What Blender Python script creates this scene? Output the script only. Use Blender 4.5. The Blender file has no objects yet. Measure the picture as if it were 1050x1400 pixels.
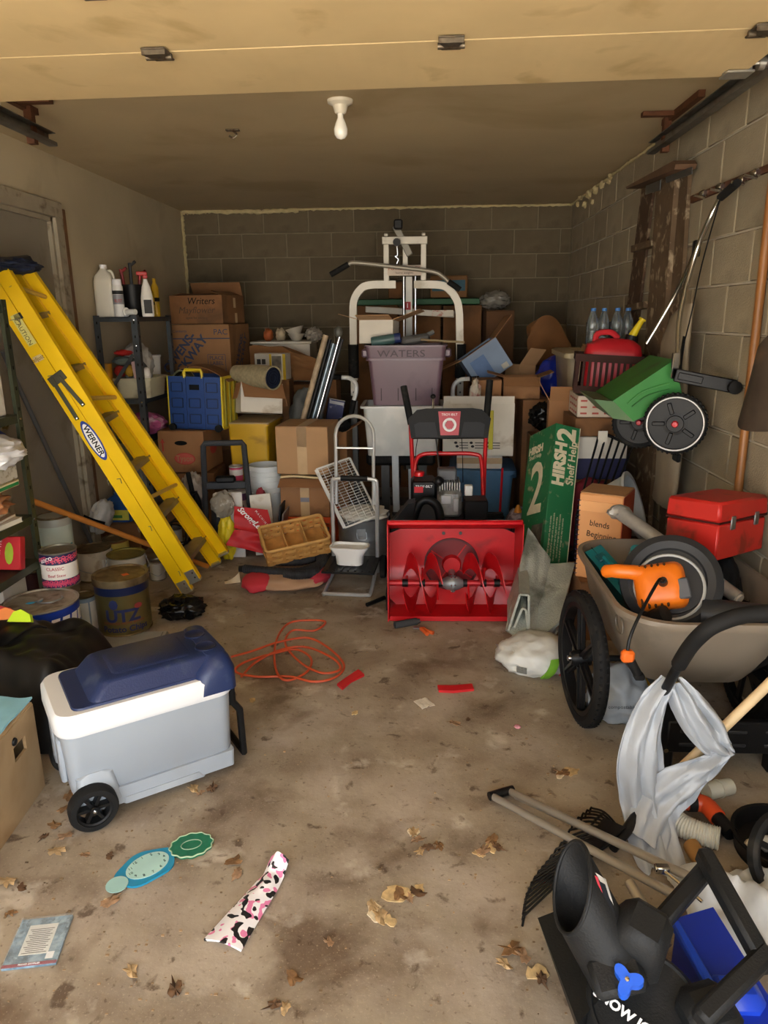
import bpy, bmesh, math, random
from mathutils import Vector as V, Matrix, Euler, noise
random.seed(7)
pi = math.pi
SC = bpy.context.scene
COL = SC.collection
# ---------------------------------------------------------------- camera
F_PX, PITCH, YAW, ROLL, CAMZ = 982.67, 0.265494, 0.0539236, -0.0113595, 1.52
fw = V((-math.sin(YAW)*math.cos(PITCH), math.cos(YAW)*math.cos(PITCH), -math.sin(PITCH)))
r0 = V((math.cos(YAW), math.sin(YAW), 0)); u0 = r0.cross(fw)
rt = r0*math.cos(ROLL)+u0*math.sin(ROLL); up = -r0*math.sin(ROLL)+u0*math.cos(ROLL)
CP = V((0, 0, CAMZ))
cd = bpy.data.cameras.new('camera'); cam = bpy.data.objects.new('camera', cd); COL.objects.link(cam)
cd.sensor_fit = 'VERTICAL'; cd.sensor_height = 36; cd.sensor_width = 27
cd.lens = F_PX/1400*36; cd.clip_start = .05
cam.matrix_world = Matrix(((rt.x, up.x, -fw.x, 0), (rt.y, up.y, -fw.y, 0), (rt.z, up.z, -fw.z, CAMZ), (0, 0, 0, 1)))
SC.camera = cam
# ---------------------------------------------------------------- world: an overcast sky
W = bpy.data.worlds.new('overcast_sky'); SC.world = W; W.use_nodes = True
bg = W.node_tree.nodes['Background']; bg.inputs[0].default_value = (.93, .96, 1, 1); bg.inputs[1].default_value = 1.7
sd = bpy.data.lights.new('sun', 'SUN'); sd.energy = 18; sd.angle = .05; sd.color = (1, .93, .82); so = bpy.data.objects.new('sun', sd); COL.objects.link(so)
so.rotation_euler = V((-.5, .07, .86)).to_track_quat('Z', 'Y').to_euler()
SC.cycles.diffuse_bounces = 8
SC.view_settings.view_transform = 'Standard'; SC.view_settings.look = 'None'
SC.view_settings.exposure = 1.8; SC.view_settings.gamma = 1; SC.view_settings.use_curve_mapping = False
# ---------------------------------------------------------------- pixel (1050x1400) -> ray -> point on a plane of the room
def ray(x, y): return fw+rt*((x-525)/F_PX)-up*((y-700)/F_PX)
def PY(x, y, Y): d = ray(x, y); return CP+d*(Y/d.y)
def PX(x, y, X): d = ray(x, y); return CP+d*(X/d.x)
def PZ(x, y, Z=0): d = ray(x, y); return CP+d*((Z-CAMZ)/d.z)
def S(x, y, Y): return (PY(x, y, Y)-CP).dot(fw)/F_PX      # metres per pixel there
def PLN(x, y, p0, n): d = ray(x, y); return CP+d*((V(p0)-CP).dot(n)/d.dot(n))
# ---------------------------------------------------------------- mesh builder
I4 = Matrix.Identity(4)
def T(*a): return Matrix.Translation(V(a if len(a) == 3 else a[0]))
def RX(d): return Matrix.Rotation(math.radians(d), 4, 'X')
def RY(d): return Matrix.Rotation(math.radians(d), 4, 'Y')
def RZ(d): return Matrix.Rotation(math.radians(d), 4, 'Z')
def SCL(x, y, z): return Matrix.Diagonal((x, y, z, 1))
def FRM(p, xa, za):                      # frame at p with x axis ~xa and z axis za
    z = V(za).normalized(); x = V(xa); x = (x-z*x.dot(z)).normalized(); y = z.cross(x)
    return Matrix(((x.x, y.x, z.x, p[0]), (x.y, y.y, z.y, p[1]), (x.z, y.z, z.z, p[2]), (0, 0, 0, 1)))
def FF(x, y, z, roll=0): return T(x, y, z) @ RX(90) @ RZ(roll)          # text frame on a face looking to -Y
def FS(x, y, z, roll=0): return T(x, y, z) @ RZ(90) @ RX(90) @ RZ(roll)   # on a face looking to +X
def FT(x, y, z, roll=0): return T(x, y, z) @ RZ(roll)                   # on a face looking up
def cr(pts, k=6, closed=False):          # Catmull-Rom through points
    p = [V(q) for q in pts]; n = len(p); out = []
    for i in range(n if closed else n-1):
        a = p[(i-1) % n] if closed or i else p[0]*2-p[1]
        b = p[i]; c = p[(i+1) % n]
        d = p[(i+2) % n] if closed or i+2 < n else p[-1]*2-p[-2]
        for j in range(k):
            t = j/k
            out.append(.5*((2*b)+(c-a)*t+(2*a-5*b+4*c-d)*t*t+(3*b-a-3*c+d)*t**3))
    if not closed: out.append(p[-1])
    return out
_ico = {}
def ico(n):
    if n not in _ico:
        bm = bmesh.new(); bmesh.ops.create_icosphere(bm, subdivisions=n, radius=1)
        _ico[n] = ([v.co.copy() for v in bm.verts], [[v.index for v in f.verts] for f in bm.faces]); bm.free()
    return _ico[n]
class G:
    def __init__(s, M=None): s.v = []; s.f = []; s.M = M or I4
    def add(s, vs, fs, M=None):
        b = len(s.v); m = s.M @ M if M else s.M
        s.v += [m @ V(q) for q in vs]; s.f += [[i+b for i in f] for f in fs]; return s
    def box(s, c, d, M=None, b=0, top=(1, 1)):
        x, y, z = (q/2 for q in d); c = V(c); vs = []
        if b <= 0:
            for k in (-1, 1):
                tx, ty = top if k > 0 else (1, 1)
                for i, j in ((-1, -1), (1, -1), (1, 1), (-1, 1)): vs.append(c+V((i*x*tx, j*y*ty, k*z)))
            return s.add(vs, [(3, 2, 1, 0), (4, 5, 6, 7), (0, 1, 5, 4), (1, 2, 6, 5), (2, 3, 7, 6), (3, 0, 4, 7)], M)
        b = min(b, x*.95, y*.95, z*.95); ix = {}
        for i in (-1, 1):
            for j in (-1, 1):
                for k in (-1, 1):
                    tx, ty = top if k > 0 else (1, 1)
                    X, Y = i*x*tx, j*y*ty
                    for a in range(3):
                        ix[i, j, k, a] = len(vs)
                        vs.append(c+V((X-(0 if a == 0 else i*b), Y-(0 if a == 1 else j*b), k*z-(0 if a == 2 else k*b))))
        fs = []
        q = [(-1, -1), (1, -1), (1, 1), (-1, 1)]
        for a in range(3):
            for sg in (-1, 1):
                l = []
                for m in q:
                    t = [0, 0, 0]; t[a] = sg; t[(a+1) % 3], t[(a+2) % 3] = m; l.append(ix[(*t, a)])
                fs.append(l if sg > 0 else l[::-1])
        for a in range(3):
            o1, o2 = (a+1) % 3, (a+2) % 3
            for m1 in (-1, 1):
                for m2 in (-1, 1):
                    def g(e, w):
                        t = [0, 0, 0]; t[a] = e; t[o1] = m1; t[o2] = m2; return ix[(*t, w)]
                    l = [g(-1, o1), g(1, o1), g(1, o2), g(-1, o2)]
                    fs.append(l if m1*m2 < 0 else l[::-1])
        for i in (-1, 1):
            for j in (-1, 1):
                for k in (-1, 1):
                    l = [ix[i, j, k, a] for a in range(3)]; fs.append(l if i*j*k > 0 else l[::-1])
        return s.add(vs, fs, M)
    def cyl(s, p0, p1, r0, r1=None, n=14, cap=True): return s.tube([p0, p1], [r0, r0 if r1 is None else r1], n, cap=cap)
    def tube(s, pts, r, n=8, closed=False, cap=True, sx=1, up0=None):
        p = [V(q) for q in pts]; m = len(p); rr = r if isinstance(r, (list, tuple)) else [r]*m
        t = []
        for i in range(m):
            a = p[(i-1) % m] if closed or i else p[i]; b = p[(i+1) % m] if closed or i < m-1 else p[i]
            d = b-a; t.append(d.normalized() if d.length > 1e-9 else V((0, 0, 1)))
        u = V(up0) if up0 else (V((0, 0, 1)) if abs(t[0].z) < .9 else V((1, 0, 0)))
        u = (u-t[0]*u.dot(t[0])).normalized(); vs = []
        for i in range(m):
            u = u-t[i]*u.dot(t[i])
            u = u.normalized() if u.length > 1e-6 else t[i].orthogonal().normalized()
            w = t[i].cross(u)
            for j in range(n):
                a = 2*pi*j/n; vs.append(p[i]+(u*math.cos(a)*sx+w*math.sin(a))*rr[i])
        fs = []
        for i in range(m if closed else m-1):
            for j in range(n):
                a = i*n; b = ((i+1) % m)*n; j2 = (j+1) % n; fs.append((a+j, a+j2, b+j2, b+j))
        if cap and not closed: fs += [list(range(n))[::-1], [(m-1)*n+j for j in range(n)]]
        return s.add(vs, fs)
    def lathe(s, prof, n=24, M=None, sx=1, sy=1):
        vs = []; fs = []; m = len(prof)
        for r, z in prof:
            for j in range(n): a = 2*pi*j/n; vs.append((r*math.cos(a)*sx, r*math.sin(a)*sy, z))
        for i in range(m-1):
            for j in range(n):
                a = i*n; b = a+n; k = (j+1) % n; fs.append((a+j, a+k, b+k, b+j))
        if prof[0] == prof[-1]: return s.add(vs, fs, M)
        if prof[0][0] > 1e-6: fs.append(list(range(n))[::-1])
        if prof[-1][0] > 1e-6: fs.append([(m-1)*n+j for j in range(n)])
        return s.add(vs, fs, M)
    def prism(s, poly, z0, z1, M=None, top=1.0):
        n = len(poly); cx = sum(q[0] for q in poly)/n; cy = sum(q[1] for q in poly)/n
        vs = [(x, y, z0) for x, y in poly]+[(cx+(x-cx)*top, cy+(y-cy)*top, z1) for x, y in poly]
        return s.add(vs, [list(range(n))[::-1], list(range(n, 2*n))]+[(i, (i+1) % n, n+(i+1) % n, n+i) for i in range(n)], M)
    def loops(s, L, cap0=True, cap1=True, M=None):       # skin a stack of equal-length loops
        n = len(L[0]); vs = [q for l in L for q in l]; fs = []
        for i in range(len(L)-1):
            for j in range(n): a = i*n; b = a+n; k = (j+1) % n; fs.append((a+j, a+k, b+k, b+j))
        if cap0: fs.append(list(range(n))[::-1])
        if cap1: fs.append([(len(L)-1)*n+j for j in range(n)])
        return s.add(vs, fs, M)
    def sheet(s, fn, nu, nv, th=.002, M=None):           # thick sheet fn(u,v) in 0..1
        P = [[V(fn(i/nu, j/nv)) for j in range(nv+1)] for i in range(nu+1)]; A = []; Bv = []
        for i in range(nu+1):
            for j in range(nv+1):
                du = P[min(i+1, nu)][j]-P[max(i-1, 0)][j]; dv = P[i][min(j+1, nv)]-P[i][max(j-1, 0)]
                n = du.cross(dv); n = n.normalized() if n.length > 1e-12 else V((0, 0, 1))
                A.append(P[i][j]+n*th/2); Bv.append(P[i][j]-n*th/2)
        o = len(A); ID = lambda i, j: i*(nv+1)+j; fs = []
        for i in range(nu):
            for j in range(nv):
                q = (ID(i, j), ID(i+1, j), ID(i+1, j+1), ID(i, j+1)); fs += [q, tuple(o+k for k in q[::-1])]
        for i in range(nu):
            for j, fl in ((0, 0), (nv, 1)):
                q = (ID(i, j), o+ID(i, j), o+ID(i+1, j), ID(i+1, j)); fs.append(q[::-1] if fl else q)
        for j in range(nv):
            for i, fl in ((0, 1), (nu, 0)):
                q = (ID(i, j), o+ID(i, j), o+ID(i, j+1), ID(i, j+1)); fs.append(q[::-1] if fl else q)
        return s.add(A+Bv, fs, M)
    def blob(s, c, r, amp=.15, fr=2.0, seed=0, n=3, M=None, ridged=False, flat=None):
        vs, fs = ico(n); out = []
        for q in vs:
            o = q*fr+V((seed*7.3, seed*3.1, seed*1.7))
            k = noise.fractal(o, 1.0, 2.0, 3)
            if ridged: k = .6-2*abs(noise.noise(o))+.6*noise.noise(o*2.3)-.5*abs(noise.noise(o*3.1))
            p = q*(1+amp*k); p = V((p.x*r[0], p.y*r[1], p.z*r[2]))
            if flat is not None and p.z < flat: p.z = flat+(p.z-flat)*.08
            out.append(p+V(c))
        return s.add(out, fs, M)
    def me(s, name, ang=.7):
        m = bpy.data.meshes.new(name); m.from_pydata(s.v, [], s.f); m.validate()
        if ang: m.shade_smooth(); m.set_sharp_from_angle(angle=ang)
        m.update(); return m
    def o(s, name, mat, par=None, ang=.7, M=None):
        return place(name, s.me(name, ang), mat, par, M)
def place(name, me, mat, par=None, M=None):
    if mat is not None and not me.materials: me.materials.append(mat)
    ob = bpy.data.objects.new(name, me); COL.objects.link(ob)
    if par is not None: ob.parent = par
    if M is not None: ob.matrix_basis = M
    return ob
def tag(o, label=None, cat=None, group=None, kind=None):
    if label: o['label'] = label
    if cat: o['category'] = cat
    if group: o['group'] = group
    if kind: o['kind'] = kind
    return o
def thing(name, label, cat, M=None, group=None):
    e = bpy.data.objects.new(name, None); COL.objects.link(e); e.empty_display_size = .05
    if M is not None: e.matrix_basis = M
    return tag(e, label, cat, group)
def struct(name, g, mat, ang=.7): return tag(g.o(name, mat, ang=ang), kind='structure')
def dup(o, M=None, par=None, label=None, group=None):
    c = o.copy(); COL.objects.link(c)
    if par is not None: c.parent = par
    if M is not None: c.matrix_basis = M
    if label: c['label'] = label
    if group: c['group'] = group
    for ch in list(o.children): dup(ch, None, c)
    return c
# ---------------------------------------------------------------- materials
def hx(h):
    h = h.lstrip('#'); c = [int(h[i:i+2], 16)/255 for i in (0, 2, 4)]
    return tuple(q/12.92 if q < .04045 else ((q+.055)/1.055)**2.4 for q in c)+(1,)
_mc = {}
def mat(col, rough=.5, metal=0, var=.12, vs=6, bump=0, bs=60, dirt=None, damt=.5, ds=5, coat=0, trans=0, alpha=1, spec=.5, rnd=0, sheen=0, emit=0, wave=0):
    key = (col, rough, metal, var, vs, bump, bs, dirt, damt, ds, coat, trans, alpha, spec, rnd, sheen, emit, wave)
    if key in _mc: return _mc[key]
    m = bpy.data.materials.new('surface_'+col.lstrip('#')); m.use_nodes = True; nt = m.node_tree; N = nt.nodes; L = nt.links
    b = N['Principled BSDF']; tc = N.new('ShaderNodeTexCoord'); c = hx(col)
    def nz(sc, det=4, dis=0):
        n = N.new('ShaderNodeTexNoise'); n.inputs['Scale'].default_value = sc; n.inputs['Detail'].default_value = det
        n.inputs['Distortion'].default_value = dis; L.new(tc.outputs['Object'], n.inputs['Vector']); return n.outputs['Fac']
    def mix(f, a, b_):
        x = N.new('ShaderNodeMix'); x.data_type = 'RGBA'
        if isinstance(f, float): x.inputs[0].default_value = f
        else: L.new(f, x.inputs[0])
        for k, q in ((6, a), (7, b_)):
            if isinstance(q, tuple): x.inputs[k].default_value = q
            else: L.new(q, x.inputs[k])
        return x.outputs[2]
    def ramp(f, lo, hi):
        r = N.new('ShaderNodeMapRange'); r.inputs[1].default_value = lo; r.inputs[2].default_value = hi; L.new(f, r.inputs[0]); r.clamp = True; return r.outputs[0]
    cur = c
    if var > 0:
        lo = tuple(q*(1-var) for q in c[:3])+(1,); hi = tuple(min(1, q*(1+var)) for q in c[:3])+(1,)
        cur = mix(ramp(nz(vs), .3, .7), lo, hi)
    if dirt: 
        f = ramp(nz(ds, 8, .4), .62-.3*damt, .72-.2*damt)
        mm = N.new('ShaderNodeMath'); mm.operation = 'MULTIPLY'; mm.inputs[1].default_value = .85; L.new(f, mm.inputs[0])
        cur = mix(mm.outputs[0], cur, hx(dirt))
    if rnd:
        oi = N.new('ShaderNodeObjectInfo'); r = N.new('ShaderNodeMapRange'); L.new(oi.outputs['Random'], r.inputs[0])
        r.inputs[3].default_value = 1-rnd; r.inputs[4].default_value = 1+rnd
        h = N.new('ShaderNodeHueSaturation'); L.new(r.outputs[0], h.inputs['Value'])
        if isinstance(cur, tuple): h.inputs['Color'].default_value = cur
        else: L.new(cur, h.inputs['Color'])
        cur = h.outputs[0]
    if isinstance(cur, tuple): b.inputs['Base Color'].default_value = cur
    else: L.new(cur, b.inputs['Base Color'])
    b.inputs['Roughness'].default_value = rough; b.inputs['Metallic'].default_value = metal
    b.inputs['Specular IOR Level'].default_value = .25 if max(c[:3]) < .05 and spec == .5 else spec
    if coat: b.inputs['Coat Weight'].default_value = coat; b.inputs['Coat Roughness'].default_value = .12
    if trans: b.inputs['Transmission Weight'].default_value = trans
    if alpha < 1: b.inputs['Alpha'].default_value = alpha
    if sheen: b.inputs['Sheen Weight'].default_value = sheen
    if bump:
        bn = N.new('ShaderNodeBump'); bn.inputs['Strength'].default_value = min(1, bump); bn.inputs['Distance'].default_value = .004
        if wave:
            w = N.new('ShaderNodeTexWave'); w.inputs['Scale'].default_value = wave; L.new(tc.outputs['Object'], w.inputs['Vector']); w.inputs['Distortion'].default_value = 2
            L.new(w.outputs['Fac'], bn.inputs['Height'])
        else: L.new(nz(bs, 3), bn.inputs['Height'])
        L.new(bn.outputs[0], b.inputs['Normal'])
    _mc[key] = m; return m
# print on paper, all flat colours
def ink(c): return mat(c, .6, var=.08, vs=30)
_tc = {}
def text(s, size, m, par, M, name='lettering', bend=None, sx=1, sp=1, shear=0, bold=0):
    cu = bpy.data.curves.new('font', 'FONT'); cu.body = s; cu.size = size; cu.align_x = 'CENTER'; cu.align_y = 'CENTER'
    cu.extrude = .0004; cu.space_character = sp; cu.shear = shear; cu.offset = bold; cu.resolution_u = 3
    ob = bpy.data.objects.new('font', cu); me = bpy.data.meshes.new_from_object(ob)
    bpy.data.objects.remove(ob); bpy.data.curves.remove(cu)
    if bend:
        bm = bmesh.new(); bm.from_mesh(me); bmesh.ops.triangulate(bm, faces=bm.faces[:])
        for _ in range(3):
            le = [e for e in bm.edges if e.calc_length() > size*.16]
            if le: bmesh.ops.subdivide_edges(bm, edges=le, cuts=1); bmesh.ops.triangulate(bm, faces=[f for f in bm.faces if len(f.verts) > 3])
        bm.to_mesh(me); bm.free()
    if sx != 1 or bend:
        for v in me.vertices:
            x, y, z = v.co; x *= sx
            v.co = bend(x, y, z) if bend else (x, y, z)
    return place(name, me, m, par, M)
def bendcyl(r, a0=-pi/2, z0=0):           # wraps text round a vertical cylinder of radius r
    return lambda x, y, z: (math.cos(a0+x/r)*(r+z+.0008), math.sin(a0+x/r)*(r+z+.0008), z0+y)
# common looks
CARD = mat('#9c7049', .85, var=.12, vs=4, bump=.15, bs=40, dirt='#6b4c30', damt=.25, ds=3)
CARD2 = mat('#7d5634', .85, var=.15, vs=4, bump=.15, bs=40, dirt='#5a3f28', damt=.4, ds=3)
CARD3 = mat('#b08a62', .85, var=.1, vs=4, bump=.12, bs=40)
CARDW = mat('#d8d2c4', .8, var=.06, vs=5, bump=.1, bs=40, dirt='#a8977c', damt=.15)
TAPE = mat('#c2a379', .35, var=.08, vs=12, bump=.2, bs=15)
BLKP = mat('#121213', .45, var=.2, vs=9, bump=.1, bs=120)
BLKR = mat('#161616', .75, var=.25, vs=12, dirt='#38352f', damt=.15, ds=9)
GRYM = mat('#8c8f90', .35, .9, var=.1)
CHROME = mat('#c9cac9', .18, 1, var=.05)
ALU = mat('#b9b8b2', .38, .85, var=.08, vs=14)
WHTP = mat('#e4e4e0', .4, var=.04, dirt='#b5ad9c', damt=.12, ds=7)
WHITE = mat('#ececec', .5, var=.03)
REDP = mat('#c2121c', .32, var=.08, coat=.4, dirt='#7c0c10', damt=.15, ds=6)
GALV = mat('#a7adb0', .42, .75, var=.18, vs=10)
BLACK = mat('#0d0d0e', .8, var=.2)
WOODL = mat('#c9a878', .6, var=.12, vs=5, bump=.1)
# ================================================================ the setting
XL, XR, YB, YF, H = -2.165, 1.318, 6.832, -.6, 2.454
def floor_mat():
    m = bpy.data.materials.new('stained_concrete'); m.use_nodes = True; nt = m.node_tree; N = nt.nodes; L = nt.links
    b = N['Principled BSDF']; tc = N.new('ShaderNodeTexCoord')
    def nz(sc, det=6, dis=0, off=0, rough=.55):
        n = N.new('ShaderNodeTexNoise'); n.inputs['Scale'].default_value = sc; n.inputs['Detail'].default_value = det; n.inputs['Distortion'].default_value = dis; n.inputs['Roughness'].default_value = rough
        mp = N.new('ShaderNodeMapping'); mp.inputs['Location'].default_value = (off, off*1.7, 0); L.new(tc.outputs['Object'], mp.inputs['Vector']); L.new(mp.outputs[0], n.inputs['Vector']); return n.outputs['Fac']
    def rmp(f, lo, hi, a=0., z=1.):
        r = N.new('ShaderNodeMapRange'); r.inputs[1].default_value = lo; r.inputs[2].default_value = hi; r.inputs[3].default_value = a; r.inputs[4].default_value = z; L.new(f, r.inputs[0]); return r.outputs[0]
    def mix(f, a, c):
        x = N.new('ShaderNodeMix'); x.data_type = 'RGBA'; L.new(f, x.inputs[0])
        for k, q in ((6, a), (7, c)):
            if isinstance(q, tuple): x.inputs[k].default_value = q
            else: L.new(q, x.inputs[k])
        return x.outputs[2]
    c = mix(rmp(nz(1.1), .3, .7), hx('#a59885'), hx('#928571'))
    c = mix(rmp(nz(5, 8, .3, 3), .4, .66, 0, .75), c, hx('#7a6a59'))
    c = mix(rmp(nz(2.2, 7, .25, 11), .5, .68, 0, .7), c, hx('#b3a698'))
    c = mix(rmp(nz(2.7, 9, .3, 23), .54, .66, 0, .8), c, hx('#5e4936'))
    c = mix(rmp(nz(6, 9, .25, 31), .6, .7, 0, .6), c, hx('#c9bfb0'))
    c = mix(rmp(nz(15, 7, .35, 41), .61, .69, 0, .8), c, hx('#4c3826'))
    c = mix(rmp(nz(60, 3, 0, 51), .62, .72, 0, .6), c, hx('#574434'))
    c = mix(rmp(nz(150, 2, 0, 55), .6, .75, 0, .45), c, hx('#c3b39c'))
    vo = N.new('ShaderNodeTexVoronoi'); vo.feature = 'DISTANCE_TO_EDGE'; vo.inputs['Scale'].default_value = .9; L.new(tc.outputs['Object'], vo.inputs['Vector'])
    L.new(c, b.inputs['Base Color'])
    L.new(rmp(nz(4, 6, 0, 9), .35, .65, .5, .85), b.inputs['Roughness'])
    bn = N.new('ShaderNodeBump'); bn.inputs['Strength'].default_value = .35; bn.inputs['Distance'].default_value = .004; L.new(nz(40, 8), bn.inputs['Height']); L.new(bn.outputs[0], b.inputs['Normal'])
    return m
FLOORM = floor_mat()
struct('floor', G().box(((XL+XR)/2, (YF+YB)/2, -.06), (XR-XL+.4, YB-YF+.3, .12)), FLOORM)
struct('driveway', G().box((0, YF-.15-10, -.07), (16, 20, .12)), mat('#bdb6ab', .85, var=.12, vs=1.5, bump=.3, bs=30))
CEILM = mat('#b8a582', .7, var=.08, vs=1.6, dirt='#a8946f', damt=.25, ds=1.3)
struct('ceiling', G().box(((XL+XR)/2, (YF+YB)/2, H+.05), (XR-XL+.4, YB-YF+.3, .1)), CEILM)
PLAST = mat('#c0b294', .75, var=.08, vs=2, dirt='#ad9e80', damt=.2, ds=1.8, bump=.08, bs=15)
DY0, DY1, DZ = 3.55, 4.40, 2.10
g = G()
g.box((XL-.1, (YF+DY0)/2, H/2), (.2, DY0-YF, H)).box((XL-.1, (DY1+YB)/2, H/2), (.2, YB-DY1, H)).box((XL-.1, (DY0+DY1)/2, (DZ+H)/2), (.2, DY1-DY0, H-DZ))
struct('wall_left', g, PLAST)
g = G(); FX0, FX1, FZ = -2.0, 1.2, 2.28
g.box(((XL-.2+FX0)/2, YF-.07, 1.3), (FX0-XL+.2, .14, 2.6)).box(((XR+.2+FX1)/2, YF-.07, 1.3), (XR+.2-FX1, .14, 2.6)).box(((FX0+FX1)/2, YF-.07, (FZ+2.6)/2), (FX1-FX0, .14, 2.6-FZ))
struct('wall_front', g, mat('#b9ad98', .8, bump=.1))
# block walls: mortar sheet, every block a child
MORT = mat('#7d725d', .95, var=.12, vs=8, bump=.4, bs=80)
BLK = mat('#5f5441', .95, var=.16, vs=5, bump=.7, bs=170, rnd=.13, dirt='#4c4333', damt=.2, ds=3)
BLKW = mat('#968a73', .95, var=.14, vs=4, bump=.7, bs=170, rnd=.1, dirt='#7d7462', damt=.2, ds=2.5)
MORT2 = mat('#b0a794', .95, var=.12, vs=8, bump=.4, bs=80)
def blockwall(name, M, length, mbk, mmo, first):
    w = struct(name, G(M).box((length/2, .1, H/2), (length, .2, H)), mmo)
    cache = {}; ch, cl, j = .2045, .4064, .009
    for r in range(12):
        x = -first if r % 2 else -first-.2032
        while x < length:
            a, b_ = max(x, 0)+j/2, min(x+cl, length)-j/2
            if b_-a > .02:
                k = round(b_-a, 3)
                if k not in cache:
                    cache[k] = G().box((0, 0, 0), (k, .03, ch-j), b=.004).me('block', .7)
                o = place('block', cache[k], mbk, w, M @ T((a+b_)/2, .008+random.uniform(-.0015, .0015), r*ch+ch/2))
            x += cl
    return w
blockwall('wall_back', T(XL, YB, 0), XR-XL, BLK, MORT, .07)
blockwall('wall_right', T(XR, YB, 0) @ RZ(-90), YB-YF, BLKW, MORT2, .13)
# side door in the left wall
d = tag(G().box((XL-.04, (DY0+DY1)/2, DZ/2), (.04, DY1-DY0-.01, DZ-.005), b=.003).o('door_1', mat('#948c7c', .6, var=.05, vs=2, dirt='#857c6b', damt=.2)), kind='structure')
G().lathe([(.0, 0), (.028, .0), (.028, .03), (.012, .035), (.012, .0), (0, 0)], 14, T(XL-.02, DY0+.07, 1.0) @ RY(90)).o('door_knob', mat('#8c7a4a', .3, .9), d)
CASE = mat('#a79c86', .6, var=.1, vs=9, dirt='#6d5f49', damt=.25, ds=12)
g = G().box((XL+.012, DY0-.045, (DZ+.09)/2), (.03, .09, DZ+.09), b=.004).box((XL+.012, DY1+.045, (DZ+.09)/2), (.03, .09, DZ+.09), b=.004)
g.box((XL+.012, (DY0+DY1)/2, DZ+.045), (.034, DY1-DY0+.18, .09), b=.004).box((XL-.03, DY1-.012, DZ/2), (.07, .024, DZ)).box((XL-.03, (DY0+DY1)/2, DZ-.012), (.07, DY1-DY0, .024))
struct('trim_1', g, CASE)
struct('trim_2', G().box((XL+.01, DY1+.115, (DZ+.06)/2), (.024, .05, DZ+.06), b=.003), mat('#7a5434', .6, var=.2, vs=12))
struct('baseboard_left', G().box((XL+.008, (DY1+.14+YB)/2, .045), (.016, YB-DY1-.14, .09)), CASE)
# sealing foam along the wall tops
FOAM = mat('#b9aa80', .85, var=.12, vs=25, bump=.5, bs=70)
def bead(name, pts, r, seed, k=10):
    p = cr(pts, k); rr = [r*(1+.75*noise.noise(V((i*.9, seed, 0)))+.3*random.random()) for i in range(len(p))]
    p = [q+V((random.uniform(-1, 1), random.uniform(-1, 1), random.uniform(-1, 1)))*r*.35 for q in p]
    return struct(name, G().tube(p, rr, 8), FOAM)
zc = H-.012
bead('trim_3', [(XL+.02, YB-.015, zc), (-1.9, YB-.015, zc), (-1.5, YB-.015, zc-.008), (-1.1, YB-.012, zc)], .016, 1, 16)
bead('trim_4', [(-1.1, YB-.01, zc+.004), (-.3, YB-.01, zc+.004), (.5, YB-.01, zc+.004), (XR-.02, YB-.012, zc)], .009, 2, 30)
bead('trim_5', [(XL+.015, YB-.012, zc), (XL+.013, YB-.012, 2.1), (XL+.012, YB-.012, 1.6)], .012, 3, 24)
bead('trim_6', [(XR-.02, YB-.02, zc), (XR-.02, YB-.5, zc), (XR-.012, 5.4, zc), (XR-.01, 4.3, zc)], .008, 4, 40)
g = G()
for i, (px, py, r) in enumerate([(795, 268, .028), (806, 266, .03), (800, 279, .024), (815, 259, .026), (824, 252, .024), (835, 240, .022), (833, 247, .02), (790, 279, .02), (810, 276, .018)]):
    p = PX(px, py, XR-.015); g.blob(p, (r, r*1.3, r*1.2), .35, 2.2, i, 2)
struct('trim_7', g, FOAM)
# ---------------------------------------------------------------- raised sectional door overhead
DOORM = mat('#d2ba8c', .62, var=.07, vs=3, dirt='#b89f70', damt=.1, ds=4, bump=.12, wave=6)
gd = thing('garage_door', 'raised cream sectional garage door hanging under the ceiling', 'garage door', T(0, 2.86, 2.3) @ RZ(-1.3))
PN = .445
for i in range(5):
    G().box((-.27, -PN*(i+.5), .025), (2.72, PN-.004, .045), b=.003).o('panel', DOORM, gd)
HNG = mat('#6e6455', .45, .7, var=.3, vs=30, dirt='#3f2c1c', damt=.4, ds=20)
for x, k in ((-.79, 1), (.094, 1), (-.8, 2), (.094, 2), (-1.5, 1), (.98, 1)):
    h = G().box((0, -.028, -.004), (.075, .05, .006), b=.002).box((0, .028, -.004), (.06, .05, .006), b=.002).cyl((-.04, 0, -.012), (.04, 0, -.012), .009, n=10)
    h.prism([(-.036, -.05), (.036, -.05), (.02, -.01), (-.02, -.01)], -.02, -.006).o('hinge', HNG, gd, M=T(x, -PN*k, 0))
for x in (1.06, -1.6):
    r = G().box((0, -.05, -.005), (.09, .08, .008), b=.002).box((0, -.05, .02), (.09, .02, .05)).o('corner_bracket', ALU, gd, M=T(x, -.0, 0))
    s = 1 if x > 0 else -1
    G().cyl((0, -.04, .03), (s*.08, -.04, .03), .006, n=8).cyl((s*.07, -.04, .03), (s*.095, -.04, .03), .022, n=14).o('roller', ALU, gd, M=T(x, 0, 0))
TRKM = mat('#6d6a63', .45, .7, var=.2, vs=15, dirt='#4f3420', damt=.3, ds=9)
RUST = mat('#5b3620', .8, .3, var=.3, vs=18, bump=.3)
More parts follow.
